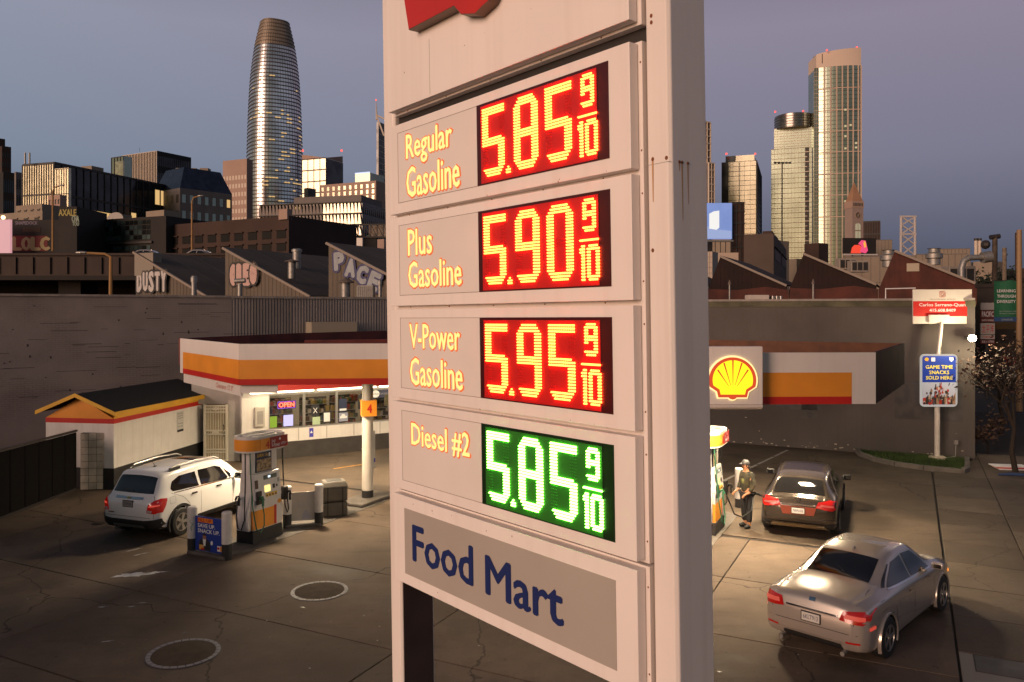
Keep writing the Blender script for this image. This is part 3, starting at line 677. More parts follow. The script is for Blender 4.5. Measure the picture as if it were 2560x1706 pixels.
k = in_shop('access_sticker', 'small blue sticker on the white wall under the windows', 'sticker', 2.52, -.012, .72); MB().box((0,-.004,0),(.16,.0,.34)).build('sheet', mat('access_blue', (.05,.05,.40), .5), k); MB().prism_y([(.03,.15),(.13,.15),(.08,.25)], -.007, -.0045).build('symbol', M_whtl, k)
lamp('AREA', shop_pt(4.5,2.4,3.25), 120, (1.0,.80,.52), 7.5, 2.5, (0,0,math.atan2(SD.y,SD.x)))
# ceiling fittings of the shop interior carry that light
k = in_shop('shop_ceiling_light', 'warm ceiling light inside the shop', 'ceiling light', 4.5, 2.4, 3.28); MB().box((-3.7,-1.2,-.02),(3.7,1.2,.015)).build('diffuser', glow('diffuser_warm', (1.0,.82,.55), .8), k)
# side wall with the barred security door between hut and shop
t = thing('shop_side_wall', 'shaded white wall strip with door frame between hut and shop', 'wall', (-11.5,29.45,0), R(2))
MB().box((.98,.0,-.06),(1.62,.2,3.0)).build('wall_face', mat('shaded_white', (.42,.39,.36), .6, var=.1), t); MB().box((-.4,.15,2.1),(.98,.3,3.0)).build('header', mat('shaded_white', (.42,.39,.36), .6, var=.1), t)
MB().box((-.4,.9,-.06),(1.0,1.0,2.1)).build('passage_wall', mat('passage', (.45,.36,.24), .8), t)
t = thing('security_door', 'white barred security door beside the hut', 'door', (-11.32,29.40,0), R(2))
M_bar = mat('door_cream', (.66,.60,.50), .45)
MB().box((-.05,.05,.02),(.82,.07,2.08)).build('mesh_panel', mat('door_mesh', (.50,.42,.29), .7, var=.2, vscale=30), t)
for x in (-.06,.74): MB().box((x,-.02,.02),(x+.08,.045,2.1)).build('stile', M_bar, t)
for z in (.02,.32,.42,.98,1.12,1.80,1.92,2.03): MB().box((.02,-.02,z),(.74,.03,z+.045)).build('rail', M_bar, t)
for i in range(7): MB().cyl((.10+i*.093,0,.05),(.10+i*.093,0,2.05),.011,n=6).build('bar', M_bar, t)
for z in (.22,1.07,1.95):
    b = MB(); b.prism_y([(.38+.17*math.cos(R(a))*(1 if (a//30) % 2 else .7), z+.07*math.sin(R(a))*(1 if (a//30) % 2 else .8)) for a in range(0,360,30)], -.03, -.022); b.build('scroll', M_bar, t)
MB().tube([(.66,-.03,1.15),(.70,-.08,1.2),(.70,-.08,1.3),(.66,-.03,1.36)], .012, 6).build('handle', M_dark, t)
for z in (1.05,.95): MB().cyl((.70,-.02,z),(.70,-.05,z),.035,n=10).build('lock', M_steel, t)

# ================================================================ canopies
M_inner = mat('canopy_inside_red', (.16,.022,.015), .6, var=.5, vscale=1.2)
M_deck = mat('canopy_deck', (.05,.018,.014), .7, var=.5, vscale=1.5)
M_cwhite = mat('canopy_white', (.74,.69,.65), .45, var=.05, vscale=1.5, streak=.12)
M_soffit = mat('soffit_white', (.62,.58,.52), .6, var=.1)
M_darkf = mat('end_fascia_maroon', (.05,.012,.010), .8, spec=.1, var=.5, vscale=2)
def fascia(t, a, b, z0=3.66, z1=4.72, stripes=True, white=None, colors=(None,None), bands=((0,.155),(.155,.65)), hide=None):
    a = Vector((*a,0)); b = Vector((*b,0)); d = (b-a); L = d.length; M = frame(a, d)
    base = MB(M).box((0,0,z0),(L,.05,z1)).build('fascia', white or M_cwhite, t)
    MB(M).box((.0,.052,z0+.12),(L,.09,z1-.005)).build('fascia_back', M_inner, base)
    if stripes:
        mr, mo = colors[0] or M_red, colors[1] or M_orange
        u0, u1 = stripes if isinstance(stripes, tuple) else (0, L)
        MB(M).box((u0,-.004,z0),(u1,-.0005,z0+.155)).build('red_stripe', mr, base)
        MB(M).box((u0,-.004,z0+.155),(u1,-.0005,z0+.65)).build('orange_stripe', mo, base)
    return base, M, L
def canopy(name, label, poly, edges, z0, z1, loc):
    t = thing(name, label, 'canopy', (0,0,0))
    cxp = sum(p[0] for p in poly)/len(poly); cyp = sum(p[1] for p in poly)/len(poly); poly = [(p[0]+(cxp-p[0])*.03, p[1]+(cyp-p[1])*.03) for p in poly]
    MB().prism([tuple(p) for p in poly], z0+.03, z0+.10).build('soffit', M_soffit, t)
    MB().prism([tuple(p) for p in poly], z0+.36, z0+.42).build('deck', M_deck, t)
    return t
lp = [(-10.25,24.6),(-7.03,20.5),(-2.75,20.85),(-.7,21.02),(-.7,34.0),(-5.0,34.0),(-8.1,30.0)]
cl = canopy('shop_canopy', 'white, orange and red striped canopy over the shop front', lp, None, 3.66, 4.72, None)
fascia(cl, lp[0], lp[1], stripes=(.30,5.22)); fascia(cl, lp[1], lp[2]); fascia(cl, lp[2], lp[3], colors=(mat('faded_red', (.26,.02,.02), .5), M_orangef))
M_orangef
for i, j in ((6,0),(5,6)):
    a = Vector((*lp[i],0)); b = Vector((*lp[j],0)); M = frame(a, b-a); MB(M).box((0,-.06,3.9),((b-a).length,0,4.72)).build('parapet', M_inner, cl)
# valance below the left corner with the clearance lettering
a = Vector((*lp[0],0)); b = Vector((*lp[1],0)); M = frame(a, b-a)
MB(M).box((.02,.10,3.36),((b-a).length-.1,.14,3.655)).build('valance', M_cwhite, cl)
text('lettering', "Clearance 12' 0\"", (3.1,3.44,4.5,3.58), mat('clearance_red', (.55,.12,.06), .5), cl, M, y=.096)
a = Vector((*lp[1],0)); b = Vector((*lp[2],0)); M = frame(a, b-a); MB(M).box((0,.12,3.44),(.95,.16,3.655)).build('valance', M_cwhite, cl)
for k in range(6):
    p = Vector((-6.4+k*1.05, 21.3+k*.1, 4.25)); q = Vector((-9.2+k*1.5, 29.2+k*.8, 4.32)); MB().bar(p, q, .1, .16).build('roof_beam', M_inner, cl)
for k in range(3):
    MB().bar((-8.0+k*.3, 23.2+k*2.6, 4.42), (-1.0, 23.6+k*3.0, 4.44), .12, .2).build('roof_beam', M_inner, cl)
b = MB(); rnd = random.Random(4)
for k in range(5): MB().box((-6+k*1.1,22.5+.4*k,4.10),(-5.5+k*1.1,23.4+.4*k,4.13)).build('roof_sheet', M_grey, cl)
rp = [(1.2,16.2),(7.5,16.42),(10.3,20.9),(4.4,24.1),(1.2,24.6)]
cr = canopy('pump_canopy', 'striped canopy with the illuminated scallop emblem over the right pump', rp, None, 3.66, 4.72, None)
fascia(cr, rp[0], rp[1], stripes=(0.0,5.80)); fascia(cr, rp[1], rp[2], stripes=False, white=M_darkf)
for i, j in ((2,3),(3,4)):
    a = Vector((*rp[i],0)); b = Vector((*rp[j],0)); M = frame(a, b-a); MB(M).box((0,-.06,3.9),((b-a).length,0,4.72)).build('parapet', mat('parapet_tan', (.13,.045,.018), .7, var=.4), cr)
for k in range(3): MB().bar((2.2+k*2.0, 16.6, 4.30), (1.8+k*1.9, 23.4-k*.5, 4.34), .1, .18).build('roof_beam', M_inner, cr)
MB().bar((1.3,18.8,4.30),(8.6,19.2,4.30),.12,.2).build('roof_beam', M_inner, cr); MB().bar((1.3,21.6,4.30),(8.6,21.4,4.30),.12,.2).build('roof_beam', M_inner, cr)
# emblem box
t = thing('scallop_emblem_box', 'white square box with glowing yellow and red scallop emblem on the canopy', 'emblem sign', (3.70,16.05,3.58))
prof = rrect(0,0,1.36,1.28,.03)
MB().box((0,0,.10),(1.36,.16,1.28)).build('box', M_cwhite, t, bevel=.02)
b = MB(); n = 8
for i in range(n):
    a0, a1 = R(90*i/n), R(90*(i+1)/n); f = lambda a: (.14*(1-math.cos(a)), .10-.10*math.sin(a))
    (y0,z0),(y1,z1) = f(a0), f(a1); b.quad((0.004,y0,z0),(0.004,y1,z1),(1.356,y1,z1),(1.356,y0,z0))
b.build('rolled_edge', M_cwhite, t)
cxx, czz, rr = .735, .60, .475
MB().prism_y(pecten(cxx, czz, rr, 1.07), -.03, -.001).build('halo', glow('emblem_halo', (1.0,.72,.30), 1.5), t)
MB().prism_y(pecten(cxx, czz, rr, 1.0), -.05, -.031).build('red_rim', glow('emblem_red', (.95,.09,.02), .75), t)
MB().prism_y(pecten(cxx, czz+.01, rr, .85, inner=True), -.06, -.051).build('yellow_fan', glow('emblem_yellow_lit', (1.0,.80,.012), 1.35), t)
for k in range(-3, 4):
    a = 90+k*22.5; r0, r1 = .12*rr, .80*rr; ox, oz = cxx, czz-.50*rr
    d = Vector((math.cos(R(90+k*17)), math.sin(R(90+k*17)))); nn = Vector((-d.y, d.x)); ln = [1.36,1.30,1.15,.98][abs(k)]*rr
    if abs(k) == 3: continue
    p = [(ox+d.x*.30*rr+nn.x*.003, oz+d.y*.30*rr+nn.y*.003), (ox+d.x*.30*rr-nn.x*.003, oz+d.y*.30*rr-nn.y*.003), (ox+d.x*ln-nn.x*.016, oz+d.y*ln-nn.y*.016), (ox+d.x*ln+nn.x*.016, oz+d.y*ln+nn.y*.016)]
    MB().prism_y(p, -.065, -.0605).build('rib', glow('emblem_red', (.95,.09,.02), .75), t)
# canopy lights: recessed fittings with their own light
def canopy_light(x, y, z, e, label, rz=0.0):
    t = thing('canopy_light', label, 'ceiling light', (x,y,z), rz, 'lights under the canopies')
    MB().box((-.32,-.32,-.04),(.32,.32,.02)).build('housing', M_steel, t); MB().box((-.27,-.27,-.05),(.27,.27,-.041)).build('diffuser', glow('canopy_lens', (1.0,.78,.46), 6), t)
    l = lamp('AREA', (x,y,z-.08), e, (1.0,.79,.52), .5); l.parent = None
canopy_light(4.6,18.6,3.66, 500, 'square light under the right canopy above the pump', R(-27))
canopy_light(7.4,20.2,3.66, 330, 'square light under the right canopy above the dark car', R(-27))
canopy_light(6.3,22.4,3.66, 420, 'square light at the back of the right canopy', R(-27))
canopy_light(-5.6,21.8,3.66, 360, 'square light under the left canopy above pump four', R(-27))
canopy_light(-2.8,26.6,3.66, 330, 'square light under the left canopy near the shop windows', R(-27))
canopy_light(-6.6,26.6,3.66, 330, 'square light under the left canopy near the barred door', R(-27))
# ================================================================ fuel pumps
M_pwhite = mat('pump_white', (.68,.65,.62), .35, var=.08, vscale=4, streak=.2)
M_hose = mat('hose_black', (.012,.012,.012), .5); M_hoseg = mat('hose_green', (.02,.12,.06), .45)
M_disp = mat('pump_display', (.10,.12,.10), .3); M_island = mat('island_concrete', (.13,.11,.095), .75, var=.4, vscale=4, stain=.5)
AROT = math.atan2(A2.y, A2.x)
def stadium(L, Wd, n=9):
    r = Wd/2; out = []
    for cx, a0 in ((L/2-r*.9, -90), (-L/2+r*.9, 90)):
        out += [(cx+r*.9*math.cos(R(a0+180*i/n)), r*math.sin(R(a0+180*i/n))) for i in range(n+1)]
    return out
def band(poly, i0, i1, z0, z1, off):
    b = MB(); n = len(poly); vs = []
    for i in range(i0, i1+1):
        p = Vector(poly[i % n]); q = Vector(poly[(i+1) % n]); o = Vector(poly[(i-1) % n])
        t = (q-o).normalized(); nn = Vector((t.y, -t.x)); p = p+nn*off; vs += [(p.x,p.y,z0),(p.x,p.y,z1)]
    k = i1-i0; b.add(vs, [(2*i,2*i+2,2*i+3,2*i+1) for i in range(k)]); return b
def pump(c, num, label, extra=True):
    t = thing('fuel_pump', label, 'fuel pump', (c[0],c[1],0), AROT, 'fuel pumps on the forecourt')
    MB().box((-.50,-.27,0),(.50,.27,.31)).build('base', M_black, t, bevel=.015)
    lo = MB().box((-.47,-.25,.31),(.47,.25,1.02)).build('lower_cabinet', M_pwhite, t, bevel=.012)
    MB().box((-.46,-.256,.33),(.22,-.251,.78)).build('orange_panel', M_orange, lo); MB().box((.22,-.257,.33),(.30,-.251,.80)).build('red_stripe', M_red, lo)
    MB().prism_y(pecten(.40,.86,.06), -.26, -.252).build('emblem', M_orange, lo)
    MB().box((-.4755,-.249,.33),(-.471,.249,.78)).build('side_panel', M_orange, lo)
    # curved fairing at both ends that guards the hoses
    for s in (-1, 1):
        prof = [(s*(.472),.31)]+[(s*(.472+.13*math.sin(math.pi*(.28+.72*i/9))), .31+.88*i/9) for i in range(10)]
        poly = [(p[0],p[1]) for p in prof]
        b = MB(); n = len(poly); 
        b.add([(p[0],-.19,p[1]) for p in poly]+[(p[0],.19,p[1]) for p in poly], [list(range(n)), list(range(n,2*n))[::-1]]+[((i+1)%n,i,n+i,n+(i+1)%n) for i in range(n)])
        b.build('side_fairing', M_pwhite, lo, bevel=.02)
    co_ = MB(); co_.add([(-.42,-.27,1.02),(.47,-.27,1.02),(.47,-.20,1.64),(-.42,-.20,1.64),(-.42,.25,1.02),(.47,.25,1.02),(.47,.22,1.64),(-.42,.22,1.64)], [(0,1,2,3),(5,4,7,6),(1,5,6,2),(4,0,3,7),(3,2,6,7),(4,5,1,0)])
    co_ = co_.build('console', M_pwhite, t, bevel=.02)
    def fx(x, z): return -.27+.07*(z-1.02)/.62-.003
    def plate(name, x0, z0, x1, z1, m, d=.006):
        b = MB(); y0, y1 = fx(0,z0), fx(0,z1)
        b.add([(x0,y0-d,z0),(x1,y0-d,z0),(x1,y1-d,z1),(x0,y1-d,z1),(x0,y0+.002,z0),(x1,y0+.002,z0),(x1,y1+.002,z1),(x0,y1+.002,z1)], [(0,1,2,3),(0,4,5,1),(1,5,6,2),(2,6,7,3),(3,7,4,0)])
        return b.build(name, m, co_)
    plate('price_window', -.10,1.47,.34,1.57, M_disp); plate('digits', .04,1.50,.12,1.55, glow('pump_digits', (.75,.9,1.0), 1.4), .009)
    plate('message_screen', -.10,1.17,.10,1.33, glow('pump_screen', (1.0,.80,.28), 1.25)); plate('keypad', .18,1.22,.25,1.32, M_dark); plate('card_slot', .30,1.24,.34,1.30, M_dark)
    for k in range(4):
        plate('grade_button', -.08+k*.10,.99+.06,.0+k*.10,1.14, mat('grade_yellow', (.70,.42,.03), .5)); plate('button', -.06+k*.10,1.065,-.02+k*.10,1.10, M_black, .011)
    plate('sticker', .36,1.34,.42,1.44, mat('sticker_grey', (.3,.3,.3), .5)); plate('receipt_slot', -.40,1.30,-.30,1.50, mat('sticker_dark', (.08,.03,.02), .5))
    for x in (-.36,.36):
        MB().box((x-.10,-.12,1.64),(x+.10,.14,2.2)).build('upright', M_pwhite, t, bevel=.02)
    ad = MB().box((-.27,-.14,1.66),(.25,-.10,2.14)).build('advert', mat('advert_navy', (.02,.03,.07), .4), t)
    MB().box((-.25,-.146,1.68),(.23,-.141,1.96)).build('advert_photo', mat('advert_photo', (.45,.34,.20), .5, var=1, vscale=14, col2=(.10,.05,.03)), ad)
    text('lettering', 'EARN 15¢', (-.24,2.0,.12,2.10), mat('letter_gold', (.72,.45,.05), .5), ad, y=-.147)
    MB().box((.15,-.148,2.0),(.20,-.1415,2.09)).build('logo', M_whtl, ad)
    # valance
    st = stadium(1.34,.74); n = len(st)
    v = MB().prism(st, 2.19, 2.50).build('valance', M_pwhite, t)
    b = MB(); inner = [(p[0]*.955,p[1]*.93) for p in st]
    b.add([(*p,2.57) for p in st]+[(*p,2.57) for p in inner]+[(*p,2.502) for p in st]+[(*p,2.502) for p in inner],
          [(i,(i+1)%n,n+(i+1)%n,n+i) for i in range(n)]+[(2*n+i,2*n+(i+1)%n,(i+1)%n,i) for i in range(n)]+[(n+i,n+(i+1)%n,3*n+(i+1)%n,3*n+i) for i in range(n)])
    b.build('valance_rim', M_pwhite, v); MB().prism(inner, 2.5005, 2.512).build('valance_top', mat('tray_grey', (.34,.31,.28), .7, var=.3, vscale=6), v)
    MB().box((-.62,-.02,2.513),(.5,.02,2.56)).build('tray_rib', M_pwhite, v); MB().box((-.3,-.3,2.513),(-.27,.3,2.55)).build('tray_rib', M_pwhite, v)
    # orange end: around the near rounded end;  red panel on the long face
    band(st, 10, 19, 2.23, 2.50, .006).build('orange_band', M_orange, v, smooth=True)
    o = MB(); o.box((-.37,-.379,2.23),(-.06,-.3705,2.50)); o.build('orange_band', M_orange, v)
    o = MB(); o.box((-.37,.3705,2.23),(.36,.379,2.50)); o.build('orange_band', M_orange, v)
    rp_ = MB().box((-.058,-.380,2.225),(.56,-.3705,2.505)).build('red_panel', mat('pump_red', (.30,.012,.012), .4), v)
    text('lettering', 'Shell', (.0,2.375,.12,2.44), M_whtl, rp_, y=-.383); text('lettering', 'V-Power', (.0,2.26,.29,2.36), M_whtl, rp_, y=-.383); text('lettering', 'NITRO+', (.32,2.275,.51,2.345), M_whtl, rp_, y=-.383, shear=.3)
    MB().prism_y(pecten(.28,2.43,.03), -.388, -.381).build('emblem', M_whtl, rp_)
    text('number', num, (-.20,2.25,-.08,2.44), M_red, v, y=-.383, bold=.02)
    # hoses and nozzles
    def noz(x, y, z, m, s):
        b = MB(); b.tube([(x,y,z),(x,y-.05,z+.08),(x,y-.11,z+.10),(x,y-.16,z+.02)], [.02,.03,.028,.016], 8); b.box((x-.02,y-.14,z-.12),(x+.02,y-.10,z+.06)); return b.build('nozzle', m, t)
    MB().box((-.40,-.31,.92),(-.24,-.252,1.24)).build('nozzle_boot', M_dark, t, bevel=.02); noz(-.32,-.29,1.02, M_hoseg, 1)
    MB().tube([(-.32,-.40,.92),(-.30,-.43,.70),(-.33,-.46,.45),(-.45,-.47,.31),(-.56,-.44,.40),(-.60,-.36,.9),(-.60,-.30,1.6),(-.58,-.25,2.19)], .015, 8).build('hose', M_hoseg, t, smooth=True)
    MB().tube([(-.68,.05,1.05),(-.74,.02,.70),(-.72,.0,.42),(-.66,-.05,.36),(-.63,-.12,.6),(-.63,-.15,1.4),(-.60,-.12,2.19)], .017, 8).build('hose', M_hose, t, smooth=True)
    noz(-.64,.16,1.05, M_hose, 1)
    MB().tube([(.62,-.30,.95),(.68,-.30,.60),(.70,-.24,.50),(.66,-.2,.7),(.62,-.18,1.4),(.60,-.16,2.19)], .017, 8).build('hose', M_hose, t, smooth=True)
    MB().box((.50,-.34,.86),(.64,-.20,1.20)).build('nozzle_boot', M_dark, t, bevel=.03); noz(.60,-.30,.98, M_hose, 1)
    return t
p4c = Vector((-5.96,19.42))-B2*.25
pump(p4c, '4', 'white fuel pump numbered 4 with striped top panel beside the white car')
pump(Vector((5.02,20.25)), '1', 'fuel pump half hidden behind the price sign, next to the person')
pump(p4c+A2*6.6+B2*.05, '2', 'fuel pump half hidden behind the price sign, beyond the numbered column')
def island(c, La, Wd, label):
    t = thing('pump_island', label, 'pump island', (c[0],c[1],0), AROT, 'concrete pump islands')
    MB().prism([(p[0],p[1]) for p in stadium(La, Wd, 8)], -.005, .012).build('island_slab', M_island, t, bevel=.004); return t
# bollards
def bollard(p, label, h=1.08, black=.36, r=.11):
    t = thing('bollard', label, 'bollard', (p.x,p.y,0), random.random()*3, 'white and black bollards')
    MB().lathe([(r,.0),(r,black)], 20).build('black_base', M_black, t, smooth=True)
    MB().lathe([(r+.001,black),(r+.001,h-.03),(r*.85,h-.008),(r*.4,h)], 20).build('white_post', mat('bollard_white', (.66,.63,.60), .5, var=.12, vscale=8, streak=.4), t, smooth=True)
    return t
b1, b2, b3, b4 = G(481,1383), G(567,1399), G(718,1320), G(797,1314)
bl1 = bollard(b1, 'white bollard left of the blue FILL UP sign'); bollard(b2, 'white bollard with black scuffs right of the blue FILL UP sign')
bollard(b3, 'white bollard just behind pump four'); bollard(b4, 'white bollard beside the grey waste bin'); bollard(G(1847,1268), 'white bollard behind the person by the dark car', 1.12, .25)
b = MB(); b.tube([(.11*math.cos(a),.11*math.sin(a)-.003,.55+.5*k/7) for k, a in enumerate([R(-80+8*i*((-1)**i)) for i in range(8)])], .008, 5); b.build('graffiti_scribble', mat('green_marker', (.08,.30,.14), .6), bl1)
bl1.rotation_euler.z = 0
# sign panels between bollards
def fill_sign(a, b_, label):
    d = (b_-a); M0 = math.atan2(d.y, d.x); L = d.length
    t = thing('pump_advert', label, 'advert sign', (a.x,a.y,0), M0)
    x0, x1 = .11, L-.10
    pn = MB().box((x0,-.015,.10),(x1,.015,.88)).build('panel', M_blue, t)
    w = x1-x0
    MB().box((x0+.10*w,-.019,.75),(x0+.64*w,-.0155,.85)).build('orange_label', mat('label_orange', (.75,.22,.02), .5), pn)
    text('lettering', 'FILL UP.', (x0+.12*w,.765,x0+.62*w,.835), mat('label_red', (.45,.02,.01), .5), pn, y=-.022, bold=.02)
    text('lettering', 'SAVE UP.', (x0+.10*w,.635,x0+.72*w,.72), M_whtl, pn, y=-.019, bold=.02); text('lettering', 'SNACK UP.', (x0+.10*w,.515,x0+.88*w,.60), M_whtl, pn, y=-.019, bold=.02)
    # printed man in a dark suit holding a snack packet
    cx = x0+.34*w
    sm = MB().prism_y([(cx-.19,.12),(cx+.19,.12),(cx+.17,.30),(cx+.10,.38),(cx-.10,.38),(cx-.17,.30)], -.019, -.0155).build('printed_suit', mat('print_suit', (.02,.02,.025), .5), pn)
    MB().prism_y([(cx-.03,.22),(cx+.03,.22),(cx+.05,.38),(cx-.05,.38)], -.021, -.0195).build('printed_shirt', M_whtl, sm)
    MB().prism_y([(cx+.055*math.cos(R(a)),.43+.07*math.sin(R(a))) for a in range(0,360,24)], -.021, -.0195).build('printed_head', mat('print_skin', (.32,.16,.09), .5), sm)
    MB().prism_y([(cx+.056*math.cos(R(a)),.455+.05*math.sin(R(a))) for a in range(0,181,20)], -.0225, -.0215).build('printed_hair', M_black, sm)
    MB().box((cx-.16,-.023,.13),(cx-.02,-.0215,.24)).build('printed_packet', mat('print_packet', (.65,.35,.08), .5), sm); MB().box((cx-.10,-.025,.13),(cx+.0,-.0235,.17)).build('printed_packet', M_red, sm)
    MB().prism_y([(x0+.60*w+.035*math.cos(R(a)),.31+.05*math.sin(R(a))) for a in range(0,360,30)], -.019, -.0155).build('badge', M_whtl, pn)
    MB().box((x0+.80*w,-.019,.15),(x1-.005,-.0155,.27)).build('corner_label', M_whtl, pn); MB().box((x0+.90*w,-.021,.155),(x1-.006,-.0195,.265)).build('corner_orange', M_orange, pn)
    MB().prism_y(pecten(x0+.845*w,.215,.035), -.022, -.0195).build('emblem', M_red, pn)
    for z in (.2,.75): MB().box((.0,-.012,z),(L,.012,z+.02)).build('strap', M_steel, t)
fill_sign(b1, b2, 'blue FILL UP SAVE UP SNACK UP sign between two bollards')
d = b4-b3; t = thing('faded_advert', 'bleached white sign panel between two bollards behind pump four', 'advert sign', (b3.x,b3.y,0), math.atan2(d.y,d.x)); L = d.length
fp = MB().box((.10,-.012,.16),(L-.10,.012,.90)).build('panel', mat('bleached_panel', (.55,.50,.44), .6, var=.1, vscale=5), t)
text('lettering', 'SAVE UP', (.25,.62,L-.25,.70), mat('ghost_blue', (.42,.40,.44), .6), fp, y=-.015); text('lettering', 'SNACK UP', (.25,.52,L-.25,.60), mat('ghost_blue', (.42,.40,.44), .6), fp, y=-.015)
MB().prism_y([(L*.6-.12,.2),(L*.6+.12,.2),(L*.6+.08,.36),(L*.6,.46),(L*.6-.08,.36)], -.015, -.0125).build('ghost_print', mat('ghost_blue', (.42,.40,.44), .6), fp)
for x in (.14, L-.14):
    for z in (.2,.86): MB().ball((x,-.012,z),.012,6,4).build('bolt', M_steel, t)
# kerb blocks at island ends
for nm, a, b_, lab in (('island_kerb', b1, b2, 'low concrete kerb block under the blue FILL UP sign'), ('island_kerb', b3, b4, 'low concrete kerb block under the bleached sign panel')):
    m = (a+b_)/2; d = b_-a; t = thing(nm, lab, 'kerb', (m.x,m.y,0), math.atan2(d.y,d.x), 'concrete island kerbs'); L = d.length
    MB().box((-L/2-.05,-.13,0),(L/2+.05,.13,.09)).build('kerb_block', M_island, t, bevel=.03)
# waste bin
c = G(834,1288); t = thing('waste_bin', 'dark grey plastic waste bin behind pump four', 'waste bin', (c.x,c.y,0), R(22))
M_bin = mat('bin_grey', (.10,.085,.07), .5, var=.2, vscale=5)
for s in range(2): MB().box((-.34,-.27,.02+s*.40),(.34,.27,.40+s*.40)).build('body_section', M_bin, t, bevel=.04)
for x in (-.2,.2): MB().box((x-.012,-.285,.05),(x+.012,.285,.80)).build('strap', M_rubber, t)
b = MB(); b.add([(-.36,-.29,.80),(.36,-.29,.80),(.36,.29,.80),(-.36,.29,.80),(-.30,-.20,.95),(.30,-.20,.95),(.30,.22,.95),(-.30,.22,.95)], [(0,1,5,4),(1,2,6,5),(2,3,7,6),(3,0,4,7),(4,5,6,7),(3,2,1,0)]); b.build('lid', M_bin, t, bevel=.03)
MB().box((-.2,-.12,.952),(.2,.15,.958)).build('opening', M_black, t)
# numbered column
c = G(919,1251); t = thing('canopy_column', 'round white canopy column with orange number 4 and 2 plates', 'column', (c.x,c.y,0), AROT)
MB().lathe([(.165,.30),(.165,2.55)], 24).build('shaft', mat('column_white', (.62,.57,.50), .5, var=.1, vscale=3, streak=.3), t, smooth=True)
MB().lathe([(.163,2.551),(.163,3.70)], 24).build('shaft', mat('column_grey', (.25,.23,.21), .5), t, smooth=True); MB().lathe([(.169,.06),(.169,.31)], 24).build('black_base', M_black, t, smooth=True)
MB().box((-.85,-.45,0),(.85,.45,.10)).build('plinth', M_island, t, bevel=.03)
np_ = MB().prism([(-.34,-.05),(-.04,-.36),(.24,-.08),(-.06,.22)], 2.50, 2.95).build('number_plate', M_orange, t)
for (a, e, s) in (((-.34,-.05),(-.04,-.36),'4'), ((-.04,-.36),(.24,-.08),'2')):
    M = frame(Vector((*a,0)), Vector((*e,0))-Vector((*a,0))); L = (Vector(e)-Vector(a)).length; text('number', s, (L*.36,2.60,L*.66,2.85), M_red, np_, M, y=-.004, bold=.02)
M = frame(Vector((.02,-.17,0)), Vector((.9,-.1,0))); MB(M).box((-.02,-.004,.95),(.10,.0,2.05)).build('notice_strip', mat('notice_paper', (.55,.53,.50), .6), t); MB(M).box((.04,-.008,1.12),(.10,-.005,1.24)).build('access_symbol', mat('access_blue', (.05,.05,.40), .5), t)
island(p4c+A2*1.7, 6.4, 1.15, 'long low concrete island carrying pump four'); island(Vector((4.9,20.4)), 4.0, 1.1, 'low concrete island carrying the right pump')
# ================================================================ cars
def lerp_tab(tab, x):
    if x <= tab[0][0]: return tab[0][1]
    for (a, va), (b, vb) in zip(tab, tab[1:]):
        if x <= b:
            k = (x-a)/(b-a); return va+(vb-va)*k
    return tab[-1][1]
def smooth_tab(tab):
    xs = [p[0] for p in tab]; ys = [p[1] for p in tab]; n = len(xs)
    def f(x):
        if x <= xs[0]: return ys[0]
        if x >= xs[-1]: return ys[-1]
        i = max(k for k in range(n-1) if xs[k] <= x)
        h = xs[i+1]-xs[i]; t = (x-xs[i])/h
        def sl(k):
            if k == 0 or k == n-1: return 0 if False else ((ys[min(k+1,n-1)]-ys[max(k-1,0)])/(xs[min(k+1,n-1)]-xs[max(k-1,0)]))
            a = (ys[k]-ys[k-1])/(xs[k]-xs[k-1]); b = (ys[k+1]-ys[k])/(xs[k+1]-xs[k]); return 0 if a*b <= 0 else 2*a*b/(a+b)
        m0, m1 = sl(i)*h, sl(i+1)*h
        return (2*t**3-3*t*t+1)*ys[i]+(t**3-2*t*t+t)*m0+(-2*t**3+3*t*t)*ys[i+1]+(t**3-t*t)*m1
    return f
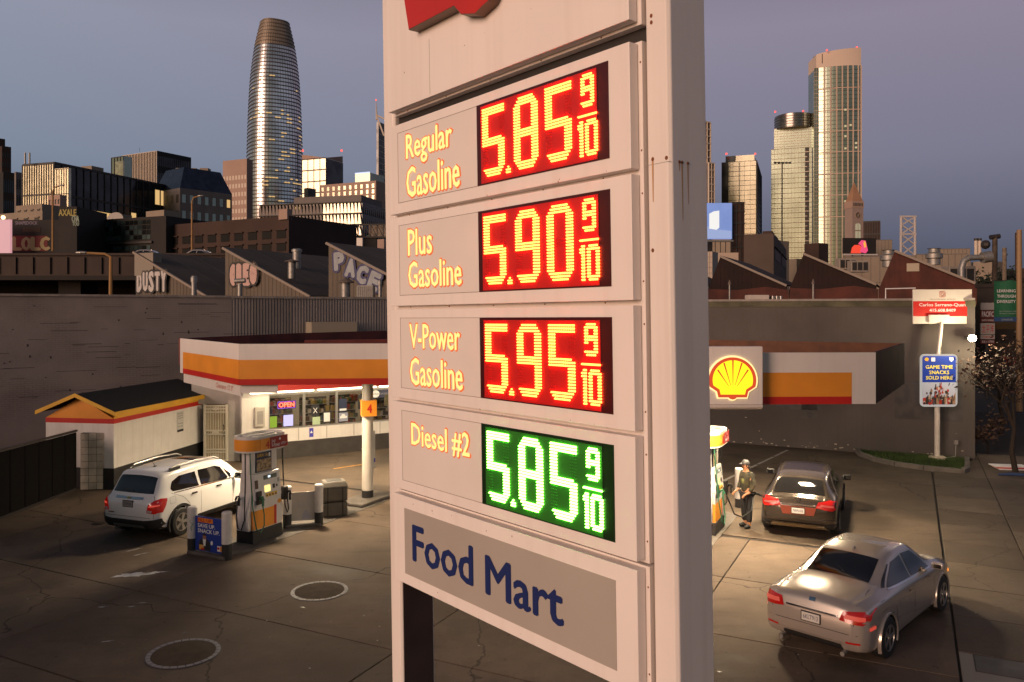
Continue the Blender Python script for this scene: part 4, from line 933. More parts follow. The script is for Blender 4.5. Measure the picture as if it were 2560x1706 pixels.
class Car:
    def __init__(s, name, label, loc, rz, spec, paint):
        s.t = thing(name, label, 'car', loc, rz); s.sp = spec
        zt, zb, zs, w, wt = [smooth_tab(spec[k]) for k in ('top','belt','sill','w','wt')]
        L0, L1 = spec['x0'], spec['x1']; N = 96
        xs = sorted(set([L0+(L1-L0)*(.5-.5*math.cos(math.pi*i/N)) for i in range(N+1)]))
        rings = []
        for x in xs:
            T, B, Z, W_, WT = zt(x), zb(x), zs(x), w(x), wt(x)
            B = min(B, T-.015)
            pts = [(0,Z),(.70*W_,Z),(.93*W_,Z+.02),(.985*W_,Z+.09),(W_,Z+.5*(B-Z)),(.985*W_,B-.07),(.955*W_,B-.012),(WT+(.93*W_-WT)*.72,B+.22*(T-B)),(WT+(.93*W_-WT)*.22,B+.72*(T-B)),(WT,T-.055 if T-B > .15 else T-.03),(.86*WT,T-.012),(.5*WT,T+.004),(0,T+.012)]
            # densify each ring
            out = []
            for i in range(len(pts)-1):
                for k in range(3): a = k/3; out.append((pts[i][0]+(pts[i+1][0]-pts[i][0])*a, pts[i][1]+(pts[i+1][1]-pts[i][1])*a))
            out.append(pts[-1]); rings.append(out)
        # light smoothing of ring corners
        for r in rings:
            for _ in range(2):
                r[1:-1] = [((r[i-1][0]+2*r[i][0]+r[i+1][0])/4, (r[i-1][1]+2*r[i][1]+r[i+1][1])/4) for i in range(1, len(r)-1)]
        m = len(rings[0]); vs = []; fs = []
        for x, r in zip(xs, rings):
            vs += [(x,-p[0],p[1]) for p in r]+[(x,p[0],p[1]) for p in r[1:-1]]
        K = m+m-2
        def ring_idx(i, j):
            if j < m: return i*K+j
            return i*K+m+(2*m-2-j)-1 if True else 0
        loop = list(range(m))+[m+k for k in range(m-2)][::-1]
        wheels = spec['wheels']; R_arch = spec['arch']
        for i in range(len(xs)-1):
            for j in range(K):
                a, b = loop[j], loop[(j+1) % K]
                f = (i*K+a, i*K+b, (i+1)*K+b, (i+1)*K+a)
                c = sum((Vector(vs[q]) for q in f), Vector())/4
                hole = False
                if abs(c.y) > .52*w(c.x):
                    for wx in wheels:
                        if (c.x-wx)**2+(c.z-spec['wr'])**2 < R_arch**2 and c.z < spec['wr']+R_arch: hole = True
                if not hole: fs.append(f)
        for e, rev in ((0, True), (len(xs)-1, False)):
            cap = [e*K+loop[j] for j in range(K)]; fs.append(cap if not rev else cap[::-1])
        s.vs, s.fs = vs, fs
        bm = bmesh.new(); bv = [bm.verts.new(v) for v in vs]
        for f in fs:
            try: bm.faces.new([bv[i] for i in f])
            except ValueError: pass
        bmesh.ops.recalc_face_normals(bm, faces=bm.faces)
        s.bvh = BVHTree.FromBMesh(bm)
        me = bpy.data.meshes.new('body'); bm.to_mesh(me); bm.free(); me.materials.append(paint)
        me.polygons.foreach_set('use_smooth', [True]*len(me.polygons))
        s.body = bpy.data.objects.new('body', me); COL.objects.link(s.body); s.body.parent = s.t
        me.set_sharp_from_angle(angle=R(50))
        s.wheelset()
    def wheelset(s):
        sp = s.sp; r = sp['wr']
        for wx in sp['wheels']:
            for sd in (-1, 1):
                y = sd*(sp['track']/2)
                wheel = bpy.data.objects.new('wheel', None); COL.objects.link(wheel); wheel.parent = s.t; wheel.location = (wx, y, r); wheel.empty_display_size = .1
                M = Matrix.Rotation(R(90)*(-sd), 4, 'X')      # lathe axis -> outward
                MB(M).lathe([(r*.60,-.10),(r*.92,-.105),(r,-.08),(r,.08),(r*.92,.105),(r*.66,.11),(r*.64,.10)], 28).build('tyre', M_rubber, wheel, smooth=True)
                MB(M).lathe([(r*.645,.04),(r*.645,.112),(r*.60,.112),(r*.57,.07),(r*.57,.04)], 28).build('rim', sp.get('rimm', M_alu), wheel, smooth=True)
                for k in range(5):
                    b = MB(M); a = 2*math.pi*k/5; d = Vector((math.cos(a), math.sin(a))); n = Vector((-d.y, d.x))
                    q = [d*r*.08+n*.035, d*r*.60+n*.05, d*r*.60-n*.05, d*r*.08-n*.035]; b.prism([(p.x,p.y) for p in q][::-1], .07, .102); b.build('spoke', sp.get('rimm', M_alu), wheel, bevel=.008)
                MB(M).lathe([(r*.16,.06),(r*.16,.11),(r*.10,.115)], 14).build('hub', sp.get('rimm', M_alu), wheel); MB(M).lathe([(r*.57,.02),(r*.57,.045)], 24).build('brake_shadow', M_rubber, wheel)
                # wheel well liner and arch lip
                yo = sd*(lerp_tab(sp['w'], wx)-.012); b = MB(); ra = sp['arch']; n = 20
                ang = [R(-22+224*i/n) for i in range(n+1)]; vs = []
                for a in ang: vs += [(wx+(ra+.005)*math.cos(a), yo+sd*.012, r+(ra+.005)*math.sin(a)), (wx+(ra+.005)*math.cos(a), yo-sd*.32, r+(ra+.005)*math.sin(a))]
                b.add(vs, [(2*i,2*i+1,2*i+3,2*i+2) for i in range(n)]); b.build('wheel_well', M_rubber, s.t)
                b = MB(); lw = sp.get('lip', .05); vs = []
                for a in ang:
                    for rr, yy in ((ra-.02, .012), (ra-.005, .03), (ra+lw, .03), (ra+lw+.01, -.02)):
                        vs.append((wx+rr*math.cos(a), yo+sd*yy, max(r+rr*math.sin(a), .16)))
                b.add(vs, [(4*i+k,4*i+k+1,4*i+5+k,4*i+4+k) for i in range(n) for k in range(3)]); b.build('arch_lip', sp['cladm'], s.t, smooth=True)
    def decal(s, name, poly, axis, m, off=.006, step=.06, parent=None, sub=None, smooth=True):
        """project a polygon onto the body: axis 'r' rear (y,z), 'f' front, 'R' right side (x,z), 'L' left, 'T' top (x,y)"""
        pts = []
        n = len(poly)
        for i in range(n):
            a = Vector(poly[i]); b = Vector(poly[(i+1) % n]); k = max(1, int((b-a).length/step))
            pts += [a+(b-a)*(j/k) for j in range(k)]
        nb = len(pts); x0 = min(p.x for p in pts); x1 = max(p.x for p in pts); y0 = min(p.y for p in pts); y1 = max(p.y for p in pts)
        def inside(q):
            c = False
            for i in range(nb):
                a, b = pts[i], pts[(i+1) % nb]
                if (a.y > q.y) != (b.y > q.y) and q.x < (b.x-a.x)*(q.y-a.y)/(b.y-a.y)+a.x: c = not c
            return c
        g = []
        gx = x0+step/2
        while gx < x1:
            gy = y0+step/2
            while gy < y1:
                q = Vector((gx,gy))
                if inside(q) and min((q-p).length for p in pts) > step*.45: g.append(q)
                gy += step
            gx += step
        vv, _, ff, *_ = delaunay_2d_cdt(pts+g, [(i,(i+1) % nb) for i in range(nb)], [list(range(nb))], 1, 1e-5)
        O = {'r':Vector((-1,0,0)),'f':Vector((1,0,0)),'R':Vector((0,-1,0)),'L':Vector((0,1,0)),'T':Vector((0,0,1))}[axis]
        out = []
        for q in vv:
            base = {'r':Vector((0,q.x,q.y)),'f':Vector((0,q.x,q.y)),'R':Vector((q.x,0,q.y)),'L':Vector((q.x,0,q.y)),'T':Vector((q.x,q.y,0))}[axis]
            hit = s.bvh.ray_cast(base+O*6, -O)
            p = hit[0] if hit[0] is not None else None
            if p is None:
                near = s.bvh.find_nearest(base+O*1.0); p = near[0]; nrm = near[1]
            else: nrm = hit[1]
            if nrm.dot(O) < 0: nrm = -nrm
            out.append(p+(nrm*.6+O*.4)*off)
        b = MB(); b.add(out, [list(f) for f in ff])
        # make faces look outwards
        o = b.build(name, m, parent or s.t, smooth=False)
        me = o.data
        if sum(p.normal.dot(O)*p.area for p in me.polygons) < 0: me.flip_normals()
        if smooth: me.polygons.foreach_set('use_smooth', [True]*len(me.polygons))
        return o
    def mirror(s, name, x, z, w, m, sz=(.10,.22,.15)):
        for sd in (-1, 1):
            b = MB(); b.box((x-sz[0]/2, min(sd*w, sd*(w+sz[1])), z), (x+sz[0]/2, max(sd*w, sd*(w+sz[1])), z+sz[2])); o = b.build('door_mirror', m, s.t, bevel=.035, seg=3)
            MB().box((x-sz[0]/2-.003, min(sd*(w+.04), sd*(w+sz[1]-.03)), z+.03), (x-sz[0]/2+.02, max(sd*(w+.04), sd*(w+sz[1]-.03)), z+sz[2]-.02)).build('mirror_glass', M_glassc, o)
    def line(s, name, pts, axis, m, w=.008, off=.004):
        for a, b in zip(pts, pts[1:]):
            a = Vector(a); b = Vector(b); d = (b-a).normalized(); n = Vector((-d.y,d.x))*w/2
            s.decal(name, [a-n, b-n, b+n, a+n], axis, m, off, .12)
M_glassc = mat('car_glass', (.008,.008,.009), .06, 0, spec=.8, coat=.3)
M_tail = mat('tail_lamp_red', (.30,.008,.008), .12, spec=.8, emit=(.9,.02,.01), estr=.10); M_tailb = glow('tail_lamp_bright', (1.0,.10,.06), .55)
M_clear = mat('lamp_clear', (.55,.50,.48), .1, .3); M_gap = mat('panel_gap', (.01,.01,.01), .8)
M_clad = mat('cladding_black', (.018,.017,.017), .6)
M_plate = mat('number_plate', (.62,.60,.56), .4); M_pframe = mat('plate_frame', (.02,.02,.02), .4)
def plate(car, x, z, s, w=.32, h=.16, light=True):
    o = MB().box((x-.012,-w/2,z-h/2),(x+.02,w/2,z+h/2)).build('number_plate', M_pframe, car.t)
    MB().box((x-.016,-w/2+.015,z-h/2+.015),(x-.0125,w/2-.015,z+h/2-.015)).build('plate_face', M_plate if light else mat('plate_dark', (.30,.28,.26), .4), o)
    M = frame(Vector((x-.0165, w/2, z-h/2)), Vector((0,-1,0)))
    text('lettering', s, (.04,.045,w-.04,h-.045), M_navy, o, M, y=-.001)

# ---- white compact SUV at pump four, seen from behind
def white_suv():
    hd = Vector((.34,.94)).normalized(); rt = Vector((hd.y,-hd.x))
    wpt = Vector((-8.28,19.8)); c = wpt+hd*1.30-rt*.80
    M_pw = mat('white_car_paint', (.80,.79,.78), .22, coat=.8)
    sp = dict(x0=-2.12, x1=2.12, wr=.345, arch=.40, wheels=(-1.30,1.26), track=1.60, cladm=M_clad, lip=.045,
        top=[(-2.12,.92),(-2.07,1.02),(-1.98,1.12),(-1.72,1.52),(-1.62,1.585),(-1.2,1.635),(-.4,1.66),(.3,1.62),(.62,1.52),(1.22,1.10),(1.5,1.03),(1.95,.93),(2.08,.82),(2.12,.70)],
        belt=[(-2.12,.86),(-2.0,1.00),(-1.5,1.08),(.2,1.02),(1.2,.98),(1.9,.86),(2.12,.62)],
        sill=[(-2.12,.46),(-2.0,.30),(-1.7,.25),(0,.24),(1.7,.24),(2.0,.26),(2.12,.38)],
        w=[(-2.12,.70),(-2.06,.80),(-1.92,.865),(-1.3,.885),(0,.88),(1.3,.885),(1.8,.84),(2.0,.74),(2.12,.55)],
        wt=[(-2.12,.60),(-1.9,.62),(-1.6,.64),(-.5,.66),(.3,.64),(.8,.62),(1.3,.68),(1.9,.66),(2.12,.5)])
    c3 = Car('parked_suv', 'white compact SUV with roof rails parked at pump four', (c.x,c.y,0), math.atan2(hd.y,hd.x), sp, M_pw)
    d = c3.decal
    d('rear_window', [(-.62,1.14),(.62,1.14),(.56,1.50),(.3,1.53),(-.3,1.53),(-.56,1.50)], 'r', M_glassc, .008)
    d('bumper', [(-.86,.28),(.86,.28),(.86,.58),(.5,.53),(-.5,.53),(-.86,.58)], 'r', M_clad, .02)
    d('skid_plate', [(-.5,.34),(.5,.34),(.46,.42),(-.46,.42)], 'r', M_alu, .032)
    d('chrome_bar', [(-.42,1.015),(.42,1.015),(.42,1.06),(-.42,1.06)], 'r', M_chrome, .02)
    d('badge', [(-.07,1.03),(.07,1.03),(.05,1.055),(-.05,1.055)], 'r', mat('gold_badge', (.5,.35,.1), .3, .8), .034)
    for sd in (-1, 1):
        d('tail_lamp', [(sd*.58,.72),(sd*.80,.70),(sd*.88,.82),(sd*.88,.98),(sd*.76,1.02),(sd*.62,.92)], 'r', M_tail, .012)
        d('reverse_lamp', [(sd*.60,.73),(sd*.72,.72),(sd*.73,.78),(sd*.62,.79)], 'r', M_clear, .020)
        d('lamp_bar', [(sd*.64,.86),(sd*.84,.88),(sd*.84,.91),(sd*.66,.90)], 'r', M_tailb, .02)
    plate(c3, -2.115, .90, '7DVM240', light=False)
    d('tail_lamp_side', [(-2.10,.72),(-1.90,.72),(-1.80,.86),(-1.74,1.02),(-1.90,1.04),(-2.1,.98)], 'R', M_tail, .012)
    # side glass
    for ax in ('R','L'):
        d('rear_side_window', [(-1.52,1.13),(-.62,1.10),(-.66,1.46),(-1.2,1.45),(-1.46,1.36),(-1.56,1.2)], ax, M_glassc, .008)
        d('front_side_window', [(-.54,1.10),(.42,1.06),(.50,1.10),(.30,1.40),(.1,1.46),(-.55,1.47)], ax, M_glassc, .008)
        d('quarter_window', [(.55,1.08),(.78,1.06),(.42,1.33)], ax, M_glassc, .008)
        d('sill_cladding', [(-.92,.24),(.88,.24),(.88,.40),(-.92,.40)], ax, M_clad, .012)
        d('waist_trim', [(-1.5,1.085),(.75,1.035),(.75,1.055),(-1.5,1.108)], ax, M_chrome, .012)
        for x in (-.86, .06): d('door_handle', [(x-.10,.945),(x+.10,.945),(x+.10,.985),(x-.10,.985)], ax, M_chrome, .03)
        c3.line('door_gap', [(-.60,.42),(-.60,1.08)], ax, M_gap); c3.line('door_gap', [(.60,.42),(.64,1.02)], ax, M_gap); c3.line('door_gap', [(-1.22,.95),(-1.02,.75),(-.92,.42)], ax, M_gap); c3.line('door_gap', [(-1.22,.95),(-1.58,1.1)], ax, M_gap)
        c3.line('fuel_flap', [(-1.66,.86),(-1.48,.86),(-1.48,1.02),(-1.66,1.02),(-1.66,.86)], ax, M_gap, .005)
    c3.line('tailgate_gap', [(-.76,.60),(-.76,.98),(-.66,1.10)], 'r', M_gap); c3.line('tailgate_gap', [(.76,.60),(.76,.98),(.66,1.10)], 'r', M_gap); c3.line('tailgate_gap', [(-.76,.60),(.76,.60)], 'r', M_gap)
    d('windscreen', [(.62,-.52),(1.12,-.60),(1.12,.60),(.62,.52)], 'T', M_glassc, .008)
    for sd in (-1, 1):
        b = MB(); b.tube([(-1.45,sd*.60,1.60),(-1.30,sd*.60,1.68),(-.5,sd*.62,1.72),(.15,sd*.62,1.69),(.32,sd*.61,1.62)], [.018,.02,.02,.02,.018], 8); b.build('roof_rail', M_alu if sd < 0 else M_alu, c3.t, smooth=True)
        MB().box((-1.42,sd*.60-.02,1.575),(-1.05,sd*.60+.02,1.67)).build('rail_foot', M_clad, c3.t, bevel=.015)
    d('sunroof', [(-.35,-.40),(.25,-.40),(.25,.40),(-.35,.40)], 'T', M_glassc, .005)
    d('roof_spoiler', [(-1.74,-.58),(-1.58,-.60),(-1.58,.60),(-1.74,.58)], 'T', M_pw, .025)
    b = MB(); b.ball((-1.25,0,1.64),(.07,.03,.025),8,4); b.cyl((-1.25,0,1.65),(-1.36,0,1.80),.005); b.build('aerial', M_clad, c3.t)
    d('rear_wiper', [(-.02,1.16),(.34,1.20),(.34,1.215),(-.02,1.185)], 'r', M_clad, .022); c3.line('bumper_seam', [(-.80,.60),(.80,.60)], 'r', M_gap); d('model_badge', [(.42,.66),(.60,.66),(.60,.69),(.42,.69)], 'r', M_chrome, .012)
    c3.mirror('m', .72, 1.03, .86, M_clad)
    for sd in (-1, 1): d('head_lamp', [(sd*.45,.70),(sd*.75,.72),(sd*.72,.86),(sd*.5,.82)], 'f', M_clear, .01)
    d('grille', [(-.4,.45),(.4,.45),(.42,.75),(-.42,.75)], 'f', M_clad, .01)
    MB().cyl((-1.9,.45,.26),(-2.06,.45,.25),.03).build('exhaust', M_steel, c3.t)
white_suv()

# ---- dark hatchback crossover at the right pump, driver's door side open
def dark_car():
    hd = Vector((.42,.907)).normalized(); rt = Vector((hd.y,-hd.x))
    rear = P(1995,775,19.45); c = Vector((rear.x, 19.45))+hd*2.2
    M_pd = mat('bronze_car_paint', (.055,.043,.034), .22, .55, coat=.9)
    sp = dict(x0=-2.2, x1=2.2, wr=.34, arch=.385, wheels=(-1.35,1.35), track=1.60, cladm=M_clad, lip=.03,
        top=[(-2.2,.86),(-2.14,.98),(-2.0,1.06),(-1.72,1.28),(-1.45,1.40),(-1.0,1.465),(-.3,1.49),(.3,1.45),(.6,1.36),(1.15,1.06),(1.5,1.0),(1.95,.88),(2.12,.78),(2.2,.66)],
        belt=[(-2.2,.80),(-2.05,.96),(-1.5,1.0),(.2,.96),(1.2,.93),(1.9,.82),(2.2,.6)],
        sill=[(-2.2,.42),(-2.1,.28),(-1.7,.22),(0,.21),(1.8,.22),(2.2,.34)],
        w=[(-2.2,.66),(-2.13,.80),(-1.98,.87),(-1.3,.90),(0,.885),(1.3,.90),(1.85,.85),(2.05,.74),(2.2,.52)],
        wt=[(-2.2,.56),(-1.9,.58),(-1.5,.58),(-.5,.62),(.3,.61),(.8,.60),(1.3,.66),(1.9,.64),(2.2,.46)])
    k = Car('parked_hatchback', 'dark bronze hatchback refuelling under the right canopy', (c.x,c.y,0), math.atan2(hd.y,hd.x), sp, M_pd)
    d = k.decal
    d('rear_window', [(-.60,1.07),(.60,1.07),(.52,1.34),(.25,1.37),(-.25,1.37),(-.52,1.34)], 'r', M_glassc, .008)
    for sd in (-1, 1):
        d('tail_lamp', [(sd*.40,.80),(sd*.78,.74),(sd*.90,.80),(sd*.90,.93),(sd*.72,.98),(sd*.46,.93)], 'r', M_tail, .014)
        d('lamp_bar', [(sd*.50,.84),(sd*.80,.82),(sd*.80,.86),(sd*.52,.89)], 'r', M_tailb, .024)
        MB().box((-2.19,sd*.52-.09,.33),(-2.12,sd*.52+.09,.38)).build('exhaust', M_chrome, k.t, bevel=.015)
        b = MB(); b.tube([(-1.5,sd*.555,1.39),(-.9,sd*.58,1.475),(-.2,sd*.595,1.495),(.4,sd*.585,1.45)], .013, 8); b.build('roof_rail', M_chrome, k.t, smooth=True)
    d('chrome_bar', [(-.40,.825),(.40,.825),(.40,.86),(-.40,.86)], 'r', M_chrome, .022)
    d('plate_recess', [(-.36,.60),(.36,.60),(.42,.80),(-.42,.80)], 'r', mat('recess_red', (.22,.05,.03), .3, .3), .012)
    d('bumper', [(-.88,.24),(.88,.24),(.88,.44),(.6,.40),(-.6,.40),(-.88,.44)], 'r', M_clad, .016)
    d('skid_plate', [(-.66,.29),(.66,.29),(.60,.39),(-.60,.39)], 'r', mat('skid_bronze', (.42,.32,.20), .25, .9), .032)
    d('bumper_crease', [(-.84,.52),(.84,.52),(.84,.535),(-.84,.535)], 'r', M_clad, .006)
    d('tailgate_badge', [(-.04,.92),(.04,.92),(.04,.985),(-.04,.985)], 'r', M_chrome, .02)
    plate(k, -2.215, .70, '7WPL458')
    for ax in ('R','L'):
        d('side_window', [(-1.50,1.06),(-.52,1.03),(-.55,1.34),(-1.0,1.34),(-1.35,1.24)], ax, M_glassc, .008); d('side_window', [(-.45,1.03),(.55,.99),(.62,1.02),(.35,1.27),(.1,1.34),(-.47,1.35)], ax, M_glassc, .008)
        for x in (-.75,.2): d('door_handle', [(x-.10,.88),(x+.10,.88),(x+.10,.91),(x-.10,.91)], ax, M_chrome, .025)
        k.line('door_gap', [(-.50,.36),(-.50,1.02)], ax, M_gap); k.line('door_gap', [(.62,.36),(.70,.96)], ax, M_gap); k.line('door_gap', [(-1.0,.7),(-.92,.36)], ax, M_gap)
        d('sill_cladding', [(-.95,.21),(.95,.21),(.95,.34),(-.95,.34)], ax, M_clad, .012)
    d('windscreen', [(.60,-.52),(1.08,-.58),(1.08,.58),(.60,.52)], 'T', M_glassc, .008); d('panoramic_roof', [(-1.0,-.48),(.2,-.48),(.2,.48),(-1.0,.48)], 'T', mat('roof_glass', (.012,.011,.018), .08, coat=.5), .005)
    d('fuel_flap', [(-1.55,.70),(-1.38,.70),(-1.38,.88),(-1.55,.88)], 'L', M_gap, .006)
    k.mirror('m', .72, .97, .88, M_clad)
    for sd in (-1, 1): d('head_lamp', [(sd*.45,.62),(sd*.75,.66),(sd*.74,.78),(sd*.5,.74)], 'f', M_clear, .01)
    d('grille', [(-.4,.42),(.4,.42),(.42,.66),(-.42,.66)], 'f', M_clad, .01)
    # filler hose from the pump into the left flank
    fp = Vector((-1.46,.93,.80)); M = Matrix.Translation((c.x,c.y,0)) @ Matrix.Rotation(math.atan2(hd.y,hd.x), 4, 'Z'); e = M @ fp
    h = MB(); h.tube([(5.32,19.75,1.0),(5.50,19.7,.55),(5.75,19.9,.42),(6.05,20.1,.55), (e.x-.22,e.y-.02,.92), e], .017, 8)
    tag(h.build('filler_hose', M_hose, None, smooth=True), 'black fuel hose running from the right pump to the dark car', 'hose')
    nz = MB(); nz.tube([e-Vector((.26,.05,-.10)), e-Vector((.12,0,-.06)), e], [.03,.034,.018], 8); tag(nz.build('fuel_nozzle', M_hose, None, smooth=True), 'black fuel nozzle plugged into the dark car', 'nozzle')
dark_car()

# ---- silver saloon driving off across the forecourt (stands still here)
def saloon():
    hd = Vector((.70,.714)).normalized(); rt = Vector((hd.y,-hd.x))
    c = Vector((6.40,14.40))
    M_ps = mat('silver_car_paint', (.52,.46,.41), .25, .5, coat=.8)
    sp = dict(x0=-2.3, x1=2.3, wr=.33, arch=.375, wheels=(-1.38,1.38), track=1.56, cladm=M_ps, lip=.02,
        top=[(-2.3,.80),(-2.24,.96),(-2.1,1.03),(-1.55,1.07),(-1.25,1.13),(-.62,1.39),(-.2,1.44),(.3,1.43),(.55,1.36),(1.15,1.02),(1.5,.96),(2.0,.84),(2.2,.74),(2.3,.62)],
        belt=[(-2.3,.76),(-2.1,.94),(-1.5,.97),(.2,.93),(1.2,.90),(1.9,.80),(2.3,.56)],
        sill=[(-2.3,.42),(-2.2,.27),(-1.8,.20),(0,.19),(1.9,.20),(2.3,.32)],
        w=[(-2.3,.64),(-2.22,.78),(-2.05,.85),(-1.3,.88),(0,.87),(1.3,.875),(1.9,.82),(2.15,.70),(2.3,.48)],
        wt=[(-2.3,.56),(-1.6,.66),(-1.2,.60),(-.5,.57),(.3,.57),(.8,.60),(1.3,.68),(1.9,.64),(2.3,.42)])
    k = Car('moving_saloon', 'silver saloon car turning out across the forecourt in the lower right', (c.x,c.y,0), math.atan2(hd.y,hd.x), sp, M_ps)
    d = k.decal
    d('rear_window', [(-1.30,-.52),(-.72,-.48),(-.72,.48),(-1.30,.52)], 'T', M_glassc, .008); d('windscreen', [(.55,-.50),(1.10,-.58),(1.10,.58),(.55,.50)], 'T', M_glassc, .008)
    for sd in (-1, 1):
        d('tail_lamp', [(sd*.45,.76),(sd*.78,.72),(sd*.84,.78),(sd*.84,.92),(sd*.50,.90)], 'r', M_tail, .014); d('lamp_bar', [(sd*.52,.80),(sd*.80,.78),(sd*.80,.84),(sd*.54,.86)], 'r', M_tailb, .022)
    d('bumper_grille', [(-.5,.26),(.5,.26),(.46,.38),(-.46,.38)], 'r', M_clad, .01)
    plate(k, -2.31, .68, '6KLT913')
    for ax in ('R','L'):
        d('side_window', [(-1.10,1.03),(-.12,.99),(-.14,1.33),(-.55,1.30)], ax, M_glassc, .008); d('side_window', [(-.05,.99),(.85,.95),(.62,1.14),(.35,1.31),(-.06,1.34)], ax, M_glassc, .008)
        for x in (-.35,.55): d('door_handle', [(x-.10,.83),(x+.10,.83),(x+.10,.86),(x-.10,.86)], ax, M_chrome, .025)
        k.line('door_gap', [(-.10,.32),(-.10,.98)], ax, M_gap); k.line('door_gap', [(.92,.32),(.92,.92)], ax, M_gap); k.line('door_gap', [(-1.02,.75),(-.92,.32)], ax, M_gap)
        d('rear_marker', [(-2.1,.62),(-1.9,.62),(-1.9,.67),(-2.1,.67)], ax, M_tailb, .012); d('front_marker', [(1.9,.60),(2.05,.60),(2.05,.65),(1.9,.65)], ax, glow('marker_amber', (1.0,.30,.03), 1.5), .012)
    k.line('boot_gap', [(-.66,.70),(-.66,.98),(-.60,1.06)], 'r', M_gap); k.line('boot_gap', [(.66,.70),(.66,.98),(.60,1.06)], 'r', M_gap)
    k.line('bumper_seam', [(-.84,.56),(.84,.56)], 'r', M_gap); d('boot_badge', [(-.05,.93),(.05,.93),(.05,.98),(-.05,.98)], 'r', M_chrome, .014); d('boot_trim', [(-.42,.79),(.42,.79),(.42,.815),(-.42,.815)], 'r', M_chrome, .012)
    for sd in (-1, 1): d('reflector', [(sd*.55,.42),(sd*.75,.42),(sd*.75,.45),(sd*.55,.45)], 'r', M_tail, .012); MB().cyl((-2.15,sd*.5,.25),(-2.31,sd*.5,.24),.035).build('exhaust', M_steel, k.t)
    for ax in ('R','L'):
        d('window_trim', [(-1.12,1.005),(.88,.93),(.88,.945),(-1.12,1.025)], ax, M_chrome, .010); d('sill_trim', [(-.95,.20),(.95,.20),(.95,.25),(-.95,.25)], ax, M_clad, .010); d('quarter_glass', [(-1.24,1.05),(-1.15,1.04),(-.66,1.29),(-.70,1.29)], ax, M_glassc, .008)
    k.line('fuel_flap', [(-1.62,.80),(-1.45,.80),(-1.45,.95),(-1.62,.95),(-1.62,.80)], 'R', M_gap, .005); k.line('bonnet_gap', [(1.22,-.66),(1.22,.66)], 'T', M_gap)
    b = MB(); b.prism_y([(-.62,1.39),(-.46,1.40),(-.58,1.46)], -.015, .015); b.build('aerial_fin', M_ps, k.t)
    MB().bar((-1.2,-.1,1.16),(-.95,.25,1.26),.012).build('heater_line', M_gap, k.t)
    k.mirror('m', .80, .94, .86, M_ps, (.10,.20,.12))
    for sd in (-1, 1): d('head_lamp', [(sd*.42,.60),(sd*.72,.62),(sd*.70,.74),(sd*.48,.70)], 'f', M_clear, .01)
    d('grille', [(-.4,.40),(.4,.40),(.42,.62),(-.42,.62)], 'f', M_clad, .01)
saloon()
